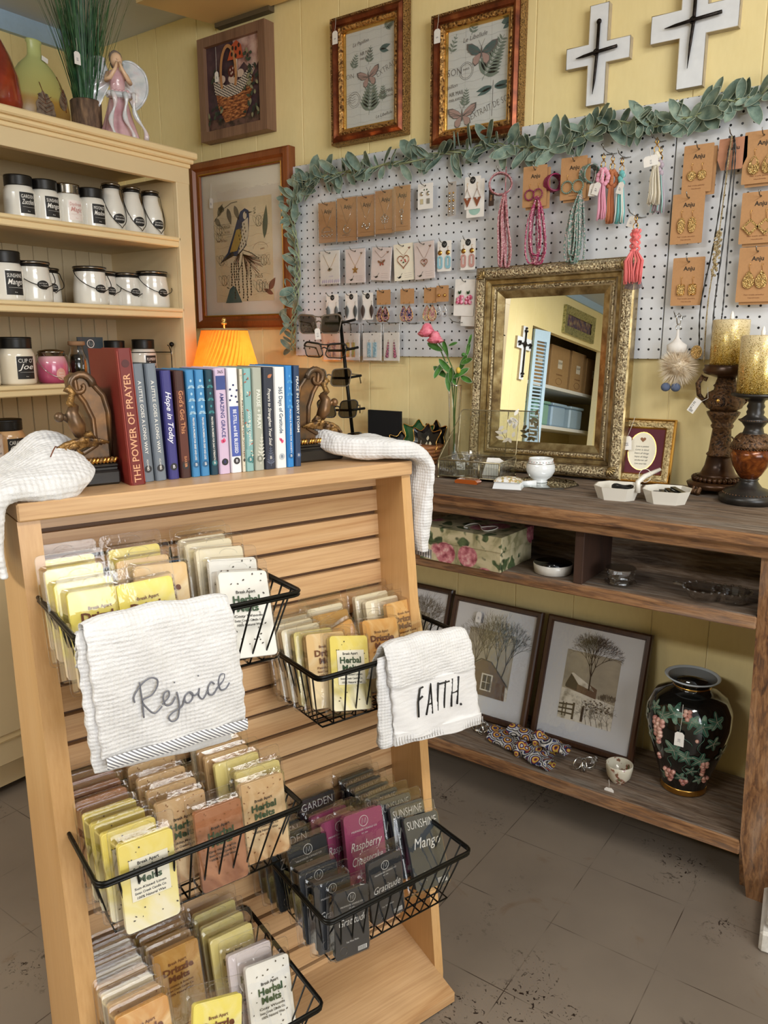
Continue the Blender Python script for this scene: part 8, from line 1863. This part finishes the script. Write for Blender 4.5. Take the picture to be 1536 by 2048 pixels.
def column(bname, cname, items):
    for i, it in enumerate(items):
        key, a, n, z = it[:4]; lean = it[4] if len(it) > 4 else .30; roll = it[5] if len(it) > 5 else 0.0; yaw = it[6] if len(it) > 6 else 0.0; s_ = it[7] if len(it) > 7 else 1.0
        src, look = PRO[key]; lb = '%s wax melt pack, %s, %s column, %s basket' % (look, ('front one', 'second back', 'third back', 'fourth back', 'fifth back', 'sixth back', 'seventh back', 'eighth back')[i], cname, bname)
        if key not in used_: r = src; used_.add(key); r['label'] = lb
        else: r = dup(src, lb)
        r['category'] = 'wax melt'; r['group'] = 'wax melts in the %s basket' % bname
        r.rotation_mode = 'XYZ'; m_ = Rz(SA+yaw) @ Rx(-lean) @ Ry(roll); r.location = ST(a, n, z); r.rotation_euler = m_.to_euler('XYZ'); r.scale = (s_, s_, s_)
B1, B2, B3, B4, B5 = .812, .636, .464, .286, .162
nb = 'top left'
column(nb, 'left', [('yd', -.598, .150, B1, .28, .02), ('yd', -.603, .115, B1+.004, .26), ('yd', -.602, .065, B1+.012, .25), ('yd', -.600, .015, B1+.014, .2)])
column(nb, 'middle', [('yd', -.532, .155, B1+.002, .28, -.02), ('pd', -.500, .105, B1+.006, .28, .05), ('pd', -.508, .070, B1+.010, .25), ('yf', -.505, .020, B1+.016, .2)])
column(nb, 'right', [('cf', -.402, .170, B1-.006, .48, .12), ('cf', -.398, .125, B1+.002, .40, .10), ('c', -.400, .085, B1+.010, .3, .05), ('c', -.398, .050, B1+.014, .25), ('c', -.398, .020, B1+.016, .2)])
nb = 'upper right'
column(nb, 'left', [('yf', -.190, .105, B2, .42, .20), ('pd', -.215, .080, B2+.004, .38, .12), ('sg', -.222, .055, B2+.004, .34, .08), ('c', -.225, .030, B2+.006, .3), ('c', -.228, .005, B2+.008, .25), ('c', -.226, -.015, B2+.010, .22)])
column(nb, 'middle', [('od', -.096, .080, B2+.004, .38, .10), ('od', -.128, .055, B2+.002, .36, -.28), ('oc', -.150, .010, B2+.010, .3), ('c', -.150, -.015, B2+.016, .25)])
column(nb, 'right', [('od', -.012, .040, B2+.014, .26), ('c', -.040, .010, B2+.016, .24), ('c', -.050, -.015, B2+.022, .2)])
nb = 'second left'
column(nb, 'left', [('yf', -.573, .180, B3, .14, .01), ('yf', -.583, .150, B3+.003, .18), ('yf', -.588, .122, B3+.004, .2), ('yf', -.590, .095, B3+.004, .22), ('br', -.592, .065, B3+.008, .25), ('br', -.593, .038, B3+.010, .25), ('br', -.594, .012, B3+.012, .22)])
column(nb, 'middle', [('br', -.456, .160, B3-.004, .16, 0, 0, .97), ('tn', -.497, .125, B3+.002, .20), ('tn', -.497, .095, B3+.006, .22), ('tn', -.500, .060, B3+.010, .22), ('tn', -.502, .020, B3+.014, .2)])
column(nb, 'right', [('tn', -.378, .145, B3-.002, .18, .02), ('sg', -.366, .120, B3+.004, .20), ('sg', -.385, .088, B3+.008, .24), ('tn', -.390, .060, B3+.010, .24), ('tn', -.392, .036, B3+.012, .22), ('c', -.394, .012, B3+.014, .2)])
nb = 'lower right'
column(nb, 'left', [('gr', -.268, .214, B4-.010, .18, .10, 0, .86), ('gr', -.284, .190, B4-.006, .20, .06, 0, .9), ('gr', -.290, .165, B4, .24, .04, 0, .94), ('bm', -.276, .120, B4+.008, .28), ('gd', -.290, .080, B4+.006, .25), ('gd', -.292, .050, B4+.006, .22), ('gd', -.292, .020, B4+.008, .2)])
column(nb, 'middle', [('gr', -.188, .205, B4+.016, .10, -.02, 0, .88), ('rc', -.172, .125, B4+.012, .26, .06, 0, 1.08), ('rc', -.196, .092, B4+.006, .25), ('rc', -.200, .062, B4+.006, .22), ('gd', -.205, .020, B4+.022, .15)])
column(nb, 'right', [('sm', -.066, .178, B4-.006, .50, .12), ('sm', -.074, .140, B4+.004, .40, .08), ('sm', -.085, .110, B4+.008, .33, .06), ('sm', -.092, .082, B4+.010, .28), ('sm', -.096, .054, B4+.012, .24), ('sm', -.098, .026, B4+.014, .2), ('sm', -.100, .000, B4+.018, .16)])
nb = 'lowest'
column(nb, 'left', [('od', -.590, .185, B5+.030, .28), ('tn', -.592, .155, B5+.030, .26), ('c', -.594, .130, B5+.030, .24), ('tn', -.595, .105, B5+.030, .22), ('c', -.596, .080, B5+.030, .2), ('tn', -.597, .055, B5+.028, .2), ('c', -.597, .028, B5+.026, .2)])
column(nb, 'middle', [('yd', -.516, .225, B5+.014, .35, .22), ('oc', -.505, .085, B5+.018, .22), ('tn', -.506, .055, B5+.016, .2), ('tn', -.506, .028, B5+.014, .2)])
column(nb, 'right', [('cf', -.398, .190, B5-.006, .40, .10), ('pw', -.408, .150, B5, .34, .06), ('sg', -.412, .100, B5+.006, .28), ('sg', -.414, .065, B5+.008, .24), ('sg', -.414, .030, B5+.012, .2)])
